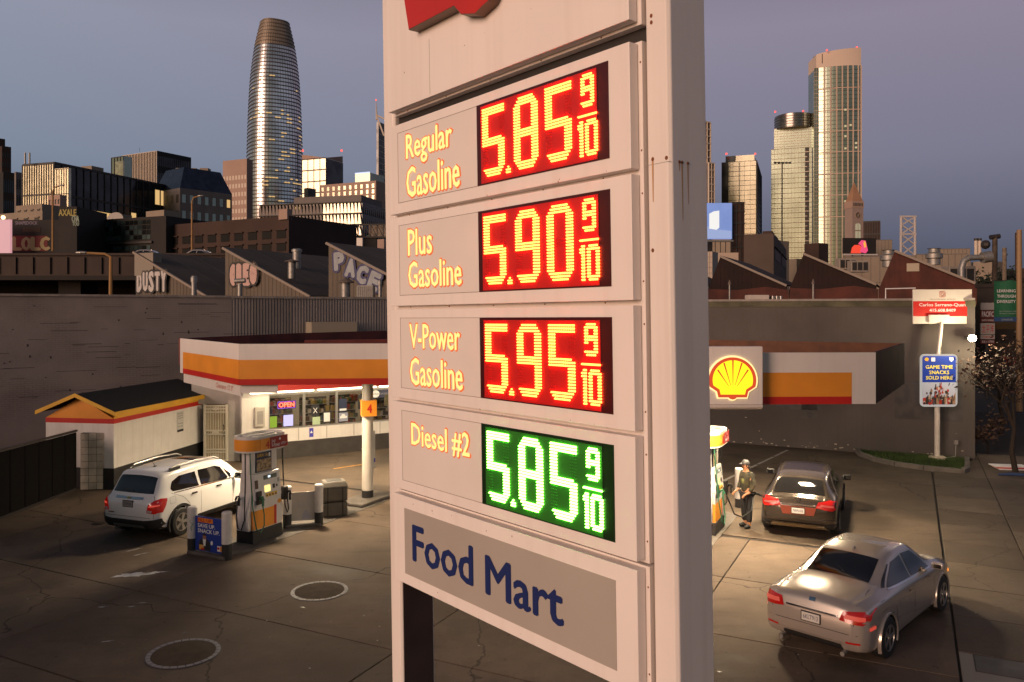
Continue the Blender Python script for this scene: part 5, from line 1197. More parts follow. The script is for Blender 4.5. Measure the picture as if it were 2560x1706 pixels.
# ================================================================ person standing at the right pump
def person():
    p = G(1868,1318); t = thing('person', 'person in camouflage jacket, black trousers and dark cap beside the pump', 'person', (p.x,p.y,0), R(180+22))
    # local +x = facing direction, y = left, z up
    def skin(name, chains, m, parent, sub=2):
        bm_v, bm_e, rad = [], [], []
        idx = {}
        def vid(q):
            k = tuple(round(c, 4) for c in q[:3])
            if k not in idx: idx[k] = len(bm_v); bm_v.append(q[:3]); rad.append(q[3] if len(q) == 4 else q[3:])
            return idx[k]
        for ch in chains:
            for a, b in zip(ch, ch[1:]): bm_e.append((vid(a), vid(b)))
        me = bpy.data.meshes.new(name); me.from_pydata(bm_v, bm_e, []); me.update()
        o = bpy.data.objects.new(name, me); COL.objects.link(o)
        md = o.modifiers.new('skin', 'SKIN')
        sv = o.data.skin_vertices[0].data if len(o.data.skin_vertices) else None
        if sv is None:
            bm = bmesh.new(); bm.from_mesh(me); bm.verts.layers.skin.verify(); bm.to_mesh(me); bm.free(); sv = me.skin_vertices[0].data
        for i, r in enumerate(rad):
            sv[i].radius = (r, r) if isinstance(r, float) else (r[0], r[1]); sv[i].use_root = (i == 0)
        md.use_smooth_shade = True
        s2 = o.modifiers.new('sub', 'SUBSURF'); s2.levels = sub; s2.render_levels = sub
        bpy.context.view_layer.update()
        ev = bpy.data.meshes.new_from_object(o.evaluated_get(bpy.context.evaluated_depsgraph_get()))
        bpy.data.objects.remove(o); ev.name = name; ev.materials.clear(); ev.materials.append(m)
        ev.polygons.foreach_set('use_smooth', [True]*len(ev.polygons))
        q = bpy.data.objects.new(name, ev); COL.objects.link(q); q.parent = parent; return q
    M_skin = mat('skin', (.36,.17,.09), .55); M_trs = mat('black_trousers', (.010,.010,.012), .8, bump=.2, bscale=20)
    M_camo = mat('camouflage', (.055,.045,.022), .85, var=1, vscale=11, col2=(.012,.012,.008), bump=.3, bscale=14)
    # whole body as one continuous figure (head, torso, arms, legs)
    pel = (0,0,.92,.13); 
    legs = [[pel,(.01,s*.10,.86,.105),(.02,s*.11,.50,.072),(-.02+.05*(s>0),s*.115,.12,.055),(-.03+.05*(s>0),s*.115,.06,.05),(.12+.05*(s>0),s*.125,.045,.042)] for s in (-1, 1)]
    spine = [pel,(0,0,1.10,.135),(.01,0,1.30,.15),(.02,0,1.42,.11),(.03,0,1.48,.052),(.06,0,1.56,.078),(.065,0,1.62,.082),(.055,0,1.66,.06)]
    arms = [[(.01,0,1.30,.15),(.01,s*.17,1.38,.062),(.0,s*.235,1.12,.052),(.12,s*.22,.93,.040),(.20,s*.20,.90,.03)] for s in (-1, 1)]
    skin('body', legs+[spine]+arms, M_skin, t)
    # clothes follow the body
    jk = [[(0,0,.86,.165),(0,0,1.10,.165),(.01,0,1.30,.175),(.02,0,1.41,.12),(.03,0,1.46,.075)]]+[[(.01,0,1.30,.175),(.01,s*.18,1.38,.082),(.0,s*.245,1.12,.070),(.11,s*.225,.945,.055)] for s in (-1, 1)]
    skin('jacket', jk, M_camo, t); skin('trousers', [[(0,0,.93,.142),(.01,s*.10,.84,.118),(.02,s*.11,.50,.086),(-.02+.05*(s>0),s*.115,.13,.070)] for s in (-1, 1)], M_trs, t)
    for s in (-1, 1):
        dx = .05*(s > 0)
        skin('shoe', [[(-.07+dx,s*.115,.06,.05),(.03+dx,s*.12,.055,.055),(.15+dx,s*.13,.04,.042)]], M_rubber, t)
        # hands: palm and five fingers each
        hx, hy, hz = .20, s*.20, .90
        ch = [[(hx-.03,hy,hz+.01,.026),(hx+.03,hy,hz-.01,.030),(hx+.06,hy,hz-.03,.026)]]
        for f in range(4): ch.append([(hx+.06,hy,hz-.03,.026),(hx+.085,hy+(f-1.5)*.018,hz-.045,.0095),(hx+.10-(f == 3)*.012,hy+(f-1.5)*.019,hz-.075,.009),(hx+.09-(f == 3)*.01,hy+(f-1.5)*.018,hz-.10+(f in (0,3))*.008,.008)])
        ch.append([(hx+.0,hy,hz,.026),(hx+.03,hy-s*.035,hz+.005,.010),(hx+.06,hy-s*.045,hz-.02,.009)])
        skin('hand', ch, M_skin, t, 1)
    skin('undershirt', [[(.075,0,1.10,.10),(.085,0,1.30,.10)]], mat('olive_shirt', (.10,.10,.03), .8), t, 1)
    # face
    f = MB(); f.ball((.145,0,1.585),(.018,.012,.022),8,5); f.build('nose', M_skin, t, smooth=True)
    for s in (-1, 1):
        MB().ball((.128,s*.028,1.61),(.010,.012,.007),8,5).build('eye', M_rubber, t); MB().ball((.05,s*.080,1.59),(.018,.010,.028),8,5).build('ear', M_skin, t)
    MB().ball((.130,0,1.545),(.010,.024,.006),8,5).build('mouth', mat('lips', (.25,.08,.06), .5), t)
    hair = MB(); hair.ball((.035,0,1.60),(.088,.090,.085),14,8); hair.ball((-.03,0,1.52),(.05,.075,.09),12,8); hair.build('hair', mat('hair_black', (.012,.010,.010), .6), t, smooth=True)
    cap = MB(); cap.lathe([(.098,0),(.098,.03),(.085,.07),(.05,.10),(.01,.108)], 20, (.05,0,1.635)); cap.build('cap', mat('cap_grey', (.06,.058,.06), .5), t, smooth=True)
    b = MB(); b.prism([(.12,-.075),(.20,-.055),(.235,0),(.20,.055),(.12,.075)], 1.637, 1.648); b.build('cap_peak', mat('cap_grey', (.06,.058,.06), .5), t)
person()

# ================================================================ verge, sign pole, boards and street on the right
def verge():
    t = thing('grass_verge', 'small kerbed grass patch under the sign pole at the wall', 'verge', (0,0,0))
    pts = [G(2140,1126),G(2150,1140),G(2185,1153),G(2240,1165),G(2310,1175),G(2405,1184),G(2418,1178),G(2418,1152)]
    wpt = [WR+BD*14.9, WR+BD*(10.9)]
    poly = [(p.x,p.y) for p in pts]+[(wpt[0].x,wpt[0].y-.05),(wpt[1].x,wpt[1].y-.05)]
    MB().prism(poly, -.05, .07).build('soil', mat('verge_soil', (.045,.04,.02), .9, var=.5, vscale=3), t)
    k = MB()
    for a, b in zip(pts, pts[1:]): k.bar((a.x,a.y,.05),(b.x,b.y,.05),.16,.20)
    k.build('kerb', mat('kerb_stone', (.16,.14,.125), .8, var=.3, vscale=3), t)
    rnd = random.Random(8); g = MB(); cx = [p[0] for p in poly]; cy = [p[1] for p in poly]
    def inside(x, y):
        c = False; n = len(poly)
        for i in range(n):
            (ax,ay),(bx,by) = poly[i], poly[(i+1) % n]
            if (ay > y) != (by > y) and x < (bx-ax)*(y-ay)/(by-ay)+ax: c = not c
        return c
    k = 0
    while k < 5200:
        x = rnd.uniform(min(cx),max(cx)); y = rnd.uniform(min(cy),max(cy))
        if not inside(x, y): continue
        k += 1; h = rnd.uniform(.04,.12); a = rnd.random()*6.3; w = .012; dx, dy = math.cos(a)*w, math.sin(a)*w; lx, ly = rnd.gauss(0,.03), rnd.gauss(0,.03)
        g.add([(x-dx,y-dy,.068),(x+dx,y+dy,.068),(x+lx,y+ly,.068+h)], [(0,1,2)])
    stuff(g.build('grass_blades', mat('grass', (.055,.10,.018), .8, var=.5, vscale=2), t))
verge()
pb = G(2343,1151)
t = thing('sign_pole', 'white painted steel pole in the grass verge', 'pole', (pb.x,pb.y,.06))
MB().lathe([(.30,.0),(.30,.07),(.24,.10)], 16).build('footing', mat('footing', (.42,.36,.28), .8), t); MB().cyl((0,0,.1),(.0,0,3.5),.095).build('lower_post', mat('pole_white', (.64,.59,.53), .5, var=.15, vscale=5, streak=.4), t, smooth=True)
MB().cyl((0,0,3.5),(.17,0,5.08),.07,.06).build('upper_post', mat('pole_white', (.64,.59,.53), .5), t, smooth=True); MB().cyl((.12,-.1,3.5),(.08,-.05,4.4),.012).build('cable', M_grey, t)
MB().tube([(.0,-.1,.1),(.3,-.1,.05),(.62,-.1,.1),(.64,-.1,.55)], .015, 6).build('conduit', M_grey, t); MB().box((.58,-.14,.55),(.70,-.06,.7)).build('junction_box', M_grey, t)
t = thing('snack_sign', 'blue and white GAME TIME SNACKS SOLD HERE sign on the white pole', 'sign', (pb.x-.02,pb.y-.16,.06))
Wd, z0, z1 = .685, 1.95, 3.90
fr = MB().prism_y(rrect(-Wd,z0,Wd,z1,.16), .0, .06).build('frame', glow('lit_frame', (1.0,.92,.84), .42), t)
MB().prism_y(rrect(-Wd+.065,z0+.07,Wd-.065,z1-.065,.09), -.006, -.001).build('face', mat('face_skyblue', (.42,.46,.58), .4, emit=(.42,.46,.58), estr=.12), fr)
MB().prism_y([(-Wd+.066,2.86),(Wd-.066,2.86)]+rrect(-Wd+.066,2.86,Wd-.066,z1-.066,.09)[6:18], -.011, -.0065).build('blue_field', mat('face_blue', (.012,.035,.24), .4, emit=(.01,.04,.30), estr=.35), fr)
yl_ = mat('face_yellow', (.75,.62,.03), .4, emit=(.75,.62,.03), estr=.25)
for s, a, b0, b1 in (('GAME TIME',.50,3.36,3.49), ('SNACKS',.37,3.16,3.29), ('SOLD HERE',.49,2.96,3.09)): text('lettering', s, (-a,b0,a,b1), yl_, fr, y=-.015, bold=.02)
MB().prism_y(pecten(-.46,3.70,.075), -.016, -.012).build('emblem', M_yellow, fr); MB().box((-.29,-.016,3.63),(-.15,-.012,3.77)).build('logo', M_whtl, fr); MB().prism_y([(.38,3.78),(.38,3.68),(.45,3.62),(.52,3.68),(.52,3.78)][::-1], -.016, -.012).build('shield', M_whtl, fr)
rnd = random.Random(21)
crowd = MB(); cols = [mat('crowd%d' % i, c, .6) for i, c in enumerate(((.40,.03,.02),(.04,.03,.03),(.35,.22,.15),(.55,.5,.48),(.10,.08,.10)))]
for k in range(70):
    x = rnd.gauss(0,.25); x = max(-.55,min(.55,x)); zt = 2.72-abs(x)*.5-rnd.random()*.55; zt = max(zt, 2.08); r = rnd.uniform(.03,.055); crowd.k = rnd.randrange(5); y = -.0075-.0003*(k % 9)
    n = 7; crowd.add([(x+r*math.cos(2*math.pi*i/n), y, zt+r*1.3*math.sin(2*math.pi*i/n)) for i in range(n)], [list(range(n))])
    if rnd.random() < .4: crowd.add([(x-.015,y-.0002,zt),(x+.015,y-.0002,zt),(x+.03,y-.0002,zt+.17),(x+.005,y-.0002,zt+.17)], [(0,1,2,3)])
for i in range(12): crowd.k = i % 3; crowd.add([(-.6+i*.1,-.0072-.0001*i,2.04),(-.49+i*.1,-.0072-.0001*i,2.04),(-.49+i*.1,-.0072-.0001*i,2.30+.1*(i % 3)),(-.6+i*.1,-.0072-.0001*i,2.27)], [(0,1,2,3)])
stuff(crowd.build('printed_crowd', cols, fr))
c = P(2356,775,29.75); t = thing('estate_board', 'white and red real estate board with a knot logo at the wall top', 'sign board', (c.x,29.75,0), R(-2))
W2 = 1.08; bd_ = MB().box((-W2,0,5.08),(W2,.06,6.36)).build('board', mat('board_white', (.62,.58,.53), .5, var=.06), t)
MB().box((-W2+.003,-.006,5.36),(W2-.003,-.001,5.92)).build('red_field', mat('board_red', (.50,.015,.012), .5), bd_)
text('lettering', 'Carlos Serrano-Quan', (-.86,5.71,.84,5.85), M_whtl, bd_, y=-.010, bold=.01); text('lettering', '415.608.8409', (-.48,5.53,.48,5.64), M_whtl, bd_, y=-.010, bold=.01); text('lettering', 'VERAKIN REAL ESTATE', (-.48,5.965,.48,6.015), mat('board_grey', (.22,.18,.15), .5), bd_, y=-.006)
b = MB()
for r0 in (.11,.075,.04):
    pts = rrect(-r0,6.18-r0,r0,6.18+r0,r0*.5,3); b.tube([(p[0],-.004-.0004,p[1]) for p in pts]+[(pts[0][0],-.0044,pts[0][1])], .008, 4)
b.build('knot_logo', mat('logo_terracotta', (.40,.10,.06), .5), bd_)
MB().box((-.54,-.10,5.12),(.22,-.02,5.42)).build('cover_plate', mat('board_white', (.62,.58,.53), .5), t, bevel=.02)
# wall light at the corner
c = P(2430,846,28.9); t = thing('wall_light', 'glaring white wall light at the end of the stucco wall', 'wall light', c)
MB().box((-.12,.02,-.03),(.12,.3,.10)).build('bracket', M_dark, t); MB().ball((0,-.02,0),(.14,.11,.12),12,8).build('bulb', glow('wall_bulb', (1.0,.82,.5), 90), t)
lamp('POINT', c+Vector((-.10,-.35,-.05)), 260, (1.0,.80,.50), .1)
# litter and boards on the pavement
c = G(2535,1172); t = thing('cardboard_pile', 'flattened white boxes lying on the pavement at the right edge', 'cardboard', (c.x,c.y,0), R(-8))
for k in range(3): MB().box((-.6-k*.05,-.3+k*.06,.0+k*.035),(.6-k*.1,.3+k*.02,.03+k*.035)).build('sheet', M_whtl if k != 1 else M_red, t)
c = G(2545,1191); t = thing('blue_tarp', 'narrow dark blue tarpaulin roll on the pavement', 'tarpaulin', (c.x,c.y,0), R(-10)); MB().tube([(-.6,0,.04),(-.2,.02,.06),(.2,-.02,.05),(.6,.01,.04)], [.03,.05,.05,.03], 8).build('roll', mat('tarp_blue', (.03,.06,.16), .6), t, smooth=True)
# street tree / shrubs in the dark to the right
def tree(name, label, base, h, rad, seed, leafm, nleaf=900, trunk_r=.14, bare=.5, leaf=.09, cz=.62):
    rnd = random.Random(seed); t = thing(name, label, 'tree' if h > 3 else 'shrub', base, 0, None)
    b = MB(); tips = []
    def grow(p, d, L, r, lev):
        q = p+d*L; mid = p+d*L*.5+Vector((rnd.gauss(0,.05),rnd.gauss(0,.05),0))*L
        b.tube([p, mid, q], [r, r*.8, r*.6], 6 if lev < 2 else 4, False)
        if lev >= 4: tips.append(q); return
        for k in range(3 if lev < 3 else 2):
            nd = (d+Vector((rnd.gauss(0,.55),rnd.gauss(0,.55),rnd.gauss(.1,.3)))).normalized(); grow(q, nd, L*rnd.uniform(.55,.8), r*.6, lev+1)
        if lev >= 2: tips.append(mid)
    grow(Vector((0,0,-.1)), Vector((rnd.gauss(0,.05),rnd.gauss(0,.05),1)).normalized(), h*.34, trunk_r, 0)
    b.build('trunk', mat('bark', (.03,.02,.014), .9, var=.4), t)
    l = MB()
    for k in range(nleaf):
        c = rnd.choice(tips)+Vector((rnd.gauss(0,1),rnd.gauss(0,1),rnd.gauss(0,.8)))*rad*.16
        u = Vector((rnd.gauss(0,1),rnd.gauss(0,1),rnd.gauss(0,1))).normalized(); w = u.orthogonal().normalized(); s = leaf*rnd.uniform(.5,1.2)
        l.add([c-u*s, c+w*s*.5, c+u*s, c-w*s*.5], [(0,1,2,3)])
    stuff(l.build('crown', leafm, t)); return t
M_leafr = mat('leaf_rust', (.05,.022,.012), .8, var=.5, vscale=1.5); M_leafd = mat('leaf_dark', (.025,.035,.015), .8, var=.5, vscale=1)
tree('street_tree', 'street tree with sparse rusty leaves at the right edge', P(2535,1165,28.8)*Vector((1,1,0)) if False else Vector((XD(2540,27.5),27.5,0)), 4.6, 2.2, 3, M_leafr, 700, .10)
tree('street_tree', 'dark leafy street tree behind the stucco wall corner', Vector((XD(2500,36),36,0)), 4.4, 2.4, 5, M_leafr, 900, .11)
tree('low_shrub', 'low rusty shrub on the pavement beyond the wall', Vector((XD(2470,31),31,0)), 1.6, 1.4, 9, M_leafr, 500, .05)
tree('street_tree', 'rounded dark tree far down the street', Vector((XD(2478,70),70,0)), 9.2, 4.2, 12, M_leafd, 2600, .2, leaf=.28)
tree('street_tree', 'bare branching tree down the street near the lit tower', Vector((XD(2530,62),62,0)), 9.0, 3.5, 15, M_leafr, 260, .18, leaf=.14)
# street buildings in the dark
M_dk = mat('dark_brick', (.028,.02,.017), .85, var=.4, vscale=.6); M_dkw = mat('dark_pane', (.01,.01,.012), .15)
t = thing('corner_building', 'dark two-storey building down the street behind the banner', 'building', (XD(2440,58),58,0), R(-27))
MB().box((0,0,0),(16,10,7.2)).build('wall', M_dk, t); MB().box((-.1,-.1,7.203),(16.1,10,7.5)).build('cornice', M_dk, t)
for i in range(5):
    for j in range(2): w = MB().box((1+i*3,-.03,1.0+j*3.2),(2.8+i*3,-.002,3.2+j*3.0)).build('window', M_dkw, t)
def post_banner():
    d = 44.0; x = XD(2548,d); t = thing('street_lamp_post', 'tan street lamp post at the right edge carrying the green banner', 'lamp post', (x,d,0))
    MB().cyl((0,0,0),(0,0,ZD(575,d)),.17,.13).build('post', mat('post_tan', (.26,.16,.08), .6), t, smooth=True)
    for z in (ZD(702,d),ZD(808,d)): MB().bar((0,0,z),(-1.5,0,z),.04).build('banner_arm', M_dark, t)
    g = thing('street_banner', 'green LEARNING THROUGH DIVERSITY banner hanging from the lamp post', 'banner', (XD(2485,d),d,0))
    W_ = XD(2546,d)-XD(2485,d); za, zb, zc = ZD(804,d), ZD(793,d), ZD(701,d)
    b = MB(); n = 8
    for i in range(n):
        x0, x1 = W_*i/n, W_*(i+1)/n; y0, y1 = .04*math.sin(i*.9), .04*math.sin((i+1)*.9); b.quad((x0,y0,zb),(x1,y1,zb),(x1,y1,zc),(x0,y0,zc))
    b.build('cloth', mat('banner_green', (.012,.10,.045), .7), g)
    MB().box((0,-.01,za),(W_,.02,zb-.005)).build('blue_hem', mat('banner_blue', (.02,.06,.16), .7), g)
    h = zc-zb
    for i, s in enumerate(('LEARNING','THROUGH','DIVERSITY')): text('lettering', s, (W_*.10,zc-h*(.33+i*.145),W_*.86,zc-h*(.25+i*.145)), mat('banner_white', (.60,.60,.60), .6), g, y=-.06, bold=.015)
    for i, s in enumerate(('San Francisco Hub','Business Innovation')): text('lettering', s, (W_*.2,zc-h*(.86+i*.06),W_*.9,zc-h*(.825+i*.06)), mat('banner_grey', (.3,.34,.32), .6), g, y=-.06)
    text('lettering', 'carwood.edu', (W_*.3,za+.05,W_*.75,zb-.05), mat('banner_grey', (.3,.34,.32), .6), g, y=-.02)
post_banner()
d = 50.0; t = thing('garage_sign', 'stacked red and cream garage sign panels beside the green banner', 'sign', (XD(2452,d),d,0)); W_ = XD(2487,d)-XD(2452,d)
MB().cyl((W_/2,.1,0),(W_/2,.1,ZD(755,d)),.08).build('post', M_dark, t)
for (ya, yb, m, s, mm) in ((775,757,'gs_white','',None),(795,776,'gs_red','PACIFIC',M_whtl),(806,796,'gs_red','AUTO WORKS',M_whtl),(836,808,'gs_cream','太平洋',M_red),(848,837,'gs_cream','汽車修理',M_red),(860,849,'gs_red','555-1770',M_whtl)):
    c = {'gs_white':(.35,.32,.30),'gs_red':(.13,.03,.02),'gs_cream':(.40,.36,.32)}[m]
    o = MB().box((0,0,ZD(ya,d)),(W_,.08,ZD(yb,d)-.01)).build('panel', mat(m, c, .6), t)
    if s: text('lettering', s, (W_*.08,ZD(ya,d)+.07,W_*.92,ZD(yb,d)-.08), mm, o, y=-.006)
d = 40.0; t = thing('shop_placard', 'red and white placard among the dark branches', 'sign', (XD(2510,d),d,0)); W_ = XD(2540,d)-XD(2510,d)
MB().cyl((W_/2,.06,0),(W_/2,.06,ZD(945,d)),.05).build('post', M_dark, t); MB().box((0,0,ZD(945,d)),(W_,.03,ZD(890,d))).build('panel', mat('placard_white', (.38,.35,.34), .6), t); MB().box((.02,-.006,ZD(915,d)),(W_-.02,-.001,ZD(892,d))).build('red_field', M_red, t); MB().box((.1,-.006,ZD(940,d)),(W_-.1,-.001,ZD(925,d))).build('teal_field', mat('placard_teal', (.05,.2,.2), .6), t)
for px, y0, d, r, lab in ((2487,590,60,.22,'dark wooden utility pole with a transformer knob down the street'),(2511,620,66,.20,'shorter tan utility pole beside the dark one')):
    t = thing('utility_pole', lab, 'utility pole', (XD(px,d),d,0)); MB().cyl((0,0,0),(0,0,ZD(y0,d)),r,r*.8).build('post', mat('pole_wood_%d' % px, (.075,.055,.04) if px == 2487 else (.22,.17,.12), .8, var=.4), t, smooth=True)
    if px == 2487: MB().cyl((-.35,0,ZD(594,d)),(.35,0,ZD(591,d)),.18).build('cap', M_dark, t); MB().ball((-.7,0,ZD(612,d)),.35,8,5).build('transformer', M_dark, t)
# parked cars' little lamps down the dark street are on real cars
# ================================================================ sawtooth workshops behind the walls
A3 = Vector((A2.x,A2.y,0)); B3 = Vector((B2.x,B2.y,0))
M_tan = mat('tan_siding', (.125,.10,.075), .75, var=.2, vscale=.6, streak=.4); M_tanroof = mat('tan_roof', (.085,.066,.052), .8, var=.3, vscale=.5, streak=.3)
M_edge = mat('roof_edge', (.24,.20,.165), .7)
def saw_bay(t, O, ex, Lx, h, drop, depth, mw, mr, me, slant=0.0, zb=3.0, ribs=.3, hl=None):
    """one sawtooth: end wall in the local xz plane, ridge at x=slant, falling to x=Lx; runs back along y"""
    M = frame(O, ex); zt = h; ze = h-drop
    w = MB(M); w.add([(0,0,zb),(Lx,0,zb),(Lx,0,ze),(slant,0,zt),(0,0,zt-.05 if slant == 0 else (hl or zt-2.4))], [(0,1,2,3,4)])
    wall = w.build('end_wall', mw, t)
    n = int(Lx/ribs); r = MB(M)
    for i in range(1, n):
        x = i*ribs; z = zt-drop*(x-slant)/(Lx-slant) if x > slant else (hl or zt)+(zt-(hl or zt))*x/max(slant,.01)
        r.box((x-.012,-.018,zb),(x+.012,-.001,z-.06))
    stuff(r.build('siding_ribs', mw, wall))
    r = MB(M); r.add([(slant,-.15,zt),(Lx,-.15,ze),(Lx,depth,ze),(slant,depth,zt),(slant,-.15,zt+.08),(Lx,-.15,ze+.08),(Lx,depth,ze+.08),(slant,depth,zt+.08)], [(3,2,1,0),(4,5,6,7),(0,1,5,4),(2,3,7,6),(1,2,6,5),(0,4,7,3)])
    roof = r.build('roof', mr, t)
    for k in range(1, int(depth/2.4)):
        MB(M).add([(slant,k*2.4,zt+.085),(Lx,k*2.4,ze+.085),(Lx,k*2.4+.03,ze+.085),(slant,k*2.4+.03,zt+.085)], [(0,1,2,3)]).build('roof_seam', me, roof)
    e = MB(M); e.bar((slant,-.2,zt+.02),(Lx,-.2,ze+.02),.16,.14); e.build('verge_trim', me, roof)
    l = MB(M); l.add([(0,0,zb),(0,depth,zb),(0,depth,hl or zt),(0,0,hl or zt)], [(0,3,2,1)]) if slant == 0 else l.add([(0,0,hl),(0,depth,hl),(slant,depth,zt),(slant,0,zt)], [(0,3,2,1)])
    l.build('north_light', mr, t)
    return M, wall, roof
def fat_letter(name, ch, box, r, m, parent, M, y, rot=0.0):
    """one spray-can letter: the glyph swollen by r into a bubble shape"""
    v, f = text_mesh(ch, 0, 0, 0, 2); xs = [p[0] for p in v]; ys = [p[1] for p in v]; x0, z0, x1, z1 = box
    kx = (x1-x0)/(max(xs)-min(xs)); kz = (z1-z0)/(max(ys)-min(ys)); b = MB(M); k = 0; cx, cz = (x0+x1)/2, (z0+z1)/2
    for rr in (0, r*.5, r):
        for i in range(1 if rr == 0 else 12):
            dx, dz = rr*math.cos(2*math.pi*i/12), rr*math.sin(2*math.pi*i/12); vs = []
            for p in v:
                x = x0+(p[0]-min(xs))*kx+dx-cx; z = z0+(p[1]-min(ys))*kz+dz-cz; vs.append((cx+x*math.cos(rot)-z*math.sin(rot), y-k*.0005, cz+x*math.sin(rot)+z*math.cos(rot)))
            b.add(vs, f); k += 1
    return b.build(name, m, parent)
def graffiti(s, boxes, M, parent, fill, line, r=.14, y=-.03, rots=None):
    for i, (ch, bx) in enumerate(zip(s, boxes)):
        rot = rots[i] if rots else 0.0; yy = y-i*.05
        fat_letter('graffiti_outline', ch, bx, r+.13, line, parent, M, yy, rot); fat_letter('graffiti_fill', ch, bx, r, fill, parent, M, yy-.018, rot)
t = thing('sawtooth_workshop', 'tan corrugated sawtooth workshop with graffiti above the grey wall', 'building', (0,0,0))
O0 = Vector((-18.0,50.0,0))
M_gb, M_gw, M_gp = mat('spray_black', (.012,.012,.014), .6), mat('spray_silver', (.50,.47,.45), .5, var=.15, vscale=3), mat('spray_pink', (.52,.34,.30), .6, var=.1, vscale=3)
M_gbl, M_gs = mat('spray_blue', (.03,.035,.12), .6), mat('spray_paleblue', (.30,.33,.36), .6, var=.2, vscale=3)
for k in range(-1, 3):
    O = O0+B3*8.2*k; O.z = 0
    M, wall, roof = saw_bay(t, O, B3, 7.0, 9.45, 3.1, 12.0, M_tan, M_tanroof, M_edge)
    if k == -1:
        MB(M).box((-.05,-.08,7.9),(1.75,.6,9.40)).build('parapet_box', mat('parapet_tan2', (.24,.21,.17), .75), t)
        graffiti('DUSTY', [(.20+i*.64,6.85+.06*(i % 2),.58+i*.64,8.05+.05*((i+1) % 2)) for i in range(5)], M, wall, M_gw, M_gb, .07)
    if k == 0:
        graffiti('OREO', [(.55+i*.60,7.20+.06*(i % 2),.92+i*.60,8.35) for i in range(4)], M, wall, M_gp, M_gb, .12)
    if k == 1:
        graffiti('PACE', [(.50+i*.86,7.95-i*.40,1.10+i*.86,8.85-i*.40) for i in range(4)], M, wall, M_gs, M_gbl, .085, rots=[.05,-.15,-.3,-.4])
# roof furniture on the workshop
def roof_vent(px, ytop, ybot, d, r, label, cap='cone'):
    zb, zt = ZD(ybot,d), ZD(ytop,d); t = thing('roof_vent', label, 'roof vent', (XD(px,d),d,zb), 0, 'metal vents on the workshop roofs'); h = zt-zb
    MB().cyl((0,0,-.6),(0,0,h*.72),r).build('pipe', M_steel, t, smooth=True)
    if cap == 'cone': MB().lathe([(r*1.9,h*.72),(r*1.9,h*.76),(.02,h)], 16).build('cap', mat('vent_rust', (.13,.10,.08), .7), t)
    elif cap == 'tee': MB().cyl((-r*2.2,0,h*.85),(r*2.2,0,h*.9),r*1.05).build('cap', M_steel, t, smooth=True)
    else: MB().lathe([(r*1.25,h*.70),(r*1.25,h*.9),(r*.8,h)], 16).build('cap', M_steel, t, smooth=True)
roof_vent(485,690,742,40,.13,'dome-capped flue pipe by the DUSTY graffiti','dome'); roof_vent(600,697,742,40,.12,'tee-topped flue pipe below the pink graffiti','tee')
roof_vent(864,694,742,41,.24,'cone-capped metal vent below the PACE graffiti','cone'); roof_vent(730,648,672,48,.24,'small cone-capped vent on the middle sawtooth roof','cone'); roof_vent(742,622,650,52,.27,'short round vent behind the middle sawtooth ridge','dome'); roof_vent(950,700,742,40,.09,'thin white pipe right of the cone-capped vent','dome')
t = thing('ac_condenser', 'grey slatted air conditioner box below the PACE graffiti', 'air conditioner', (XD(912,41),41,6.2)); MB().box((-.42,0,0),(.42,.7,.66)).build('case', M_steel, t)
for i in range(8): MB().box((-.38+i*.1,-.02,.05),(-.33+i*.1,0,.6)).build('slat', M_grey, t)
# red workshop on the right
M_redw = mat('rust_red_siding', (.020,.006,.005), .9, var=.7, vscale=.5, col2=(.010,.004,.0035), streak=.3); M_redroof = mat('maroon_roof', (.022,.009,.008), .85, var=.4, vscale=.5)
M_redb = mat('bright_rust_siding', (.085,.018,.010), .8, var=.55, vscale=1.0, streak=.4)
t = thing('red_workshop', 'dark red sawtooth workshop behind the stucco wall', 'building', (0,0,0))
R0 = Vector((14.4,55.0,0))-B3*.92
for k in range(-1, 3):
    O = R0+B3*5.42*k
    M, wall, roof = saw_bay(t, O, B3, 5.3, 9.28, 2.1, 11.0, M_redw if k != 2 else M_redb, M_redroof, M_edge, slant=.92, hl=6.9)
    b = MB(M); b.add([(.0,-.03,5.9),(5.4,-.03,5.9),(5.4,-.03,6.9),(4.0,-.03,7.15),(2.0,-.03,6.95),(.1,-.03,7.05)], [(0,1,2,3,4,5)]); b.build('rust_band', M_redb, wall)
    if k == 2: MB(M).box((1.6,-.05,8.0),(2.3,-.02,8.5)).build('louvre', mat('louvre', (.35,.3,.22), .6), wall)
# roof deck between: white units
t = thing('hvac_cabinet', 'long white rooftop cabinet in front of the red workshop', 'rooftop unit', (XD(1872,46),46,5.9)); MB().box((0,0,0),(1.18,.8,.56)).build('case', mat('unit_white', (.55,.48,.42), .6, var=.1), t, bevel=.02); MB().box((.9,-.01,.12),(1.05,0,.16)).build('label_plate', M_whtl, t)
t = thing('hvac_condenser', 'grey condenser machinery beside the long white cabinet', 'rooftop unit', (XD(1930,46),46,5.9)); MB().box((0,0,0),(.7,.7,.12)).build('base_tray', M_steel, t)
for i in range(3): MB().cyl((.12+i*.23,.2,.12),(.12+i*.23,.2,.5),.09).build('compressor', M_alu, t)
MB().box((0,.4,.12),(.7,.5,.5)).build('coil', M_dark, t)
roof_vent(1824,700,742,44,.05,'thin capped vent stem on the left red workshop roof','cone'); roof_vent(2033,698,742,44,.05,'thin capped vent stem in the middle of the red workshop','cone')
t = thing('roof_pipe_rail', 'white pipe handrail on the roof above the stucco wall', 'handrail', (XD(2214,36),36,6.0)); MB().tube([(0,0,0),(0,0,.55),(1.35,0,.58)], .03, 6).build('rail', M_whtl, t)
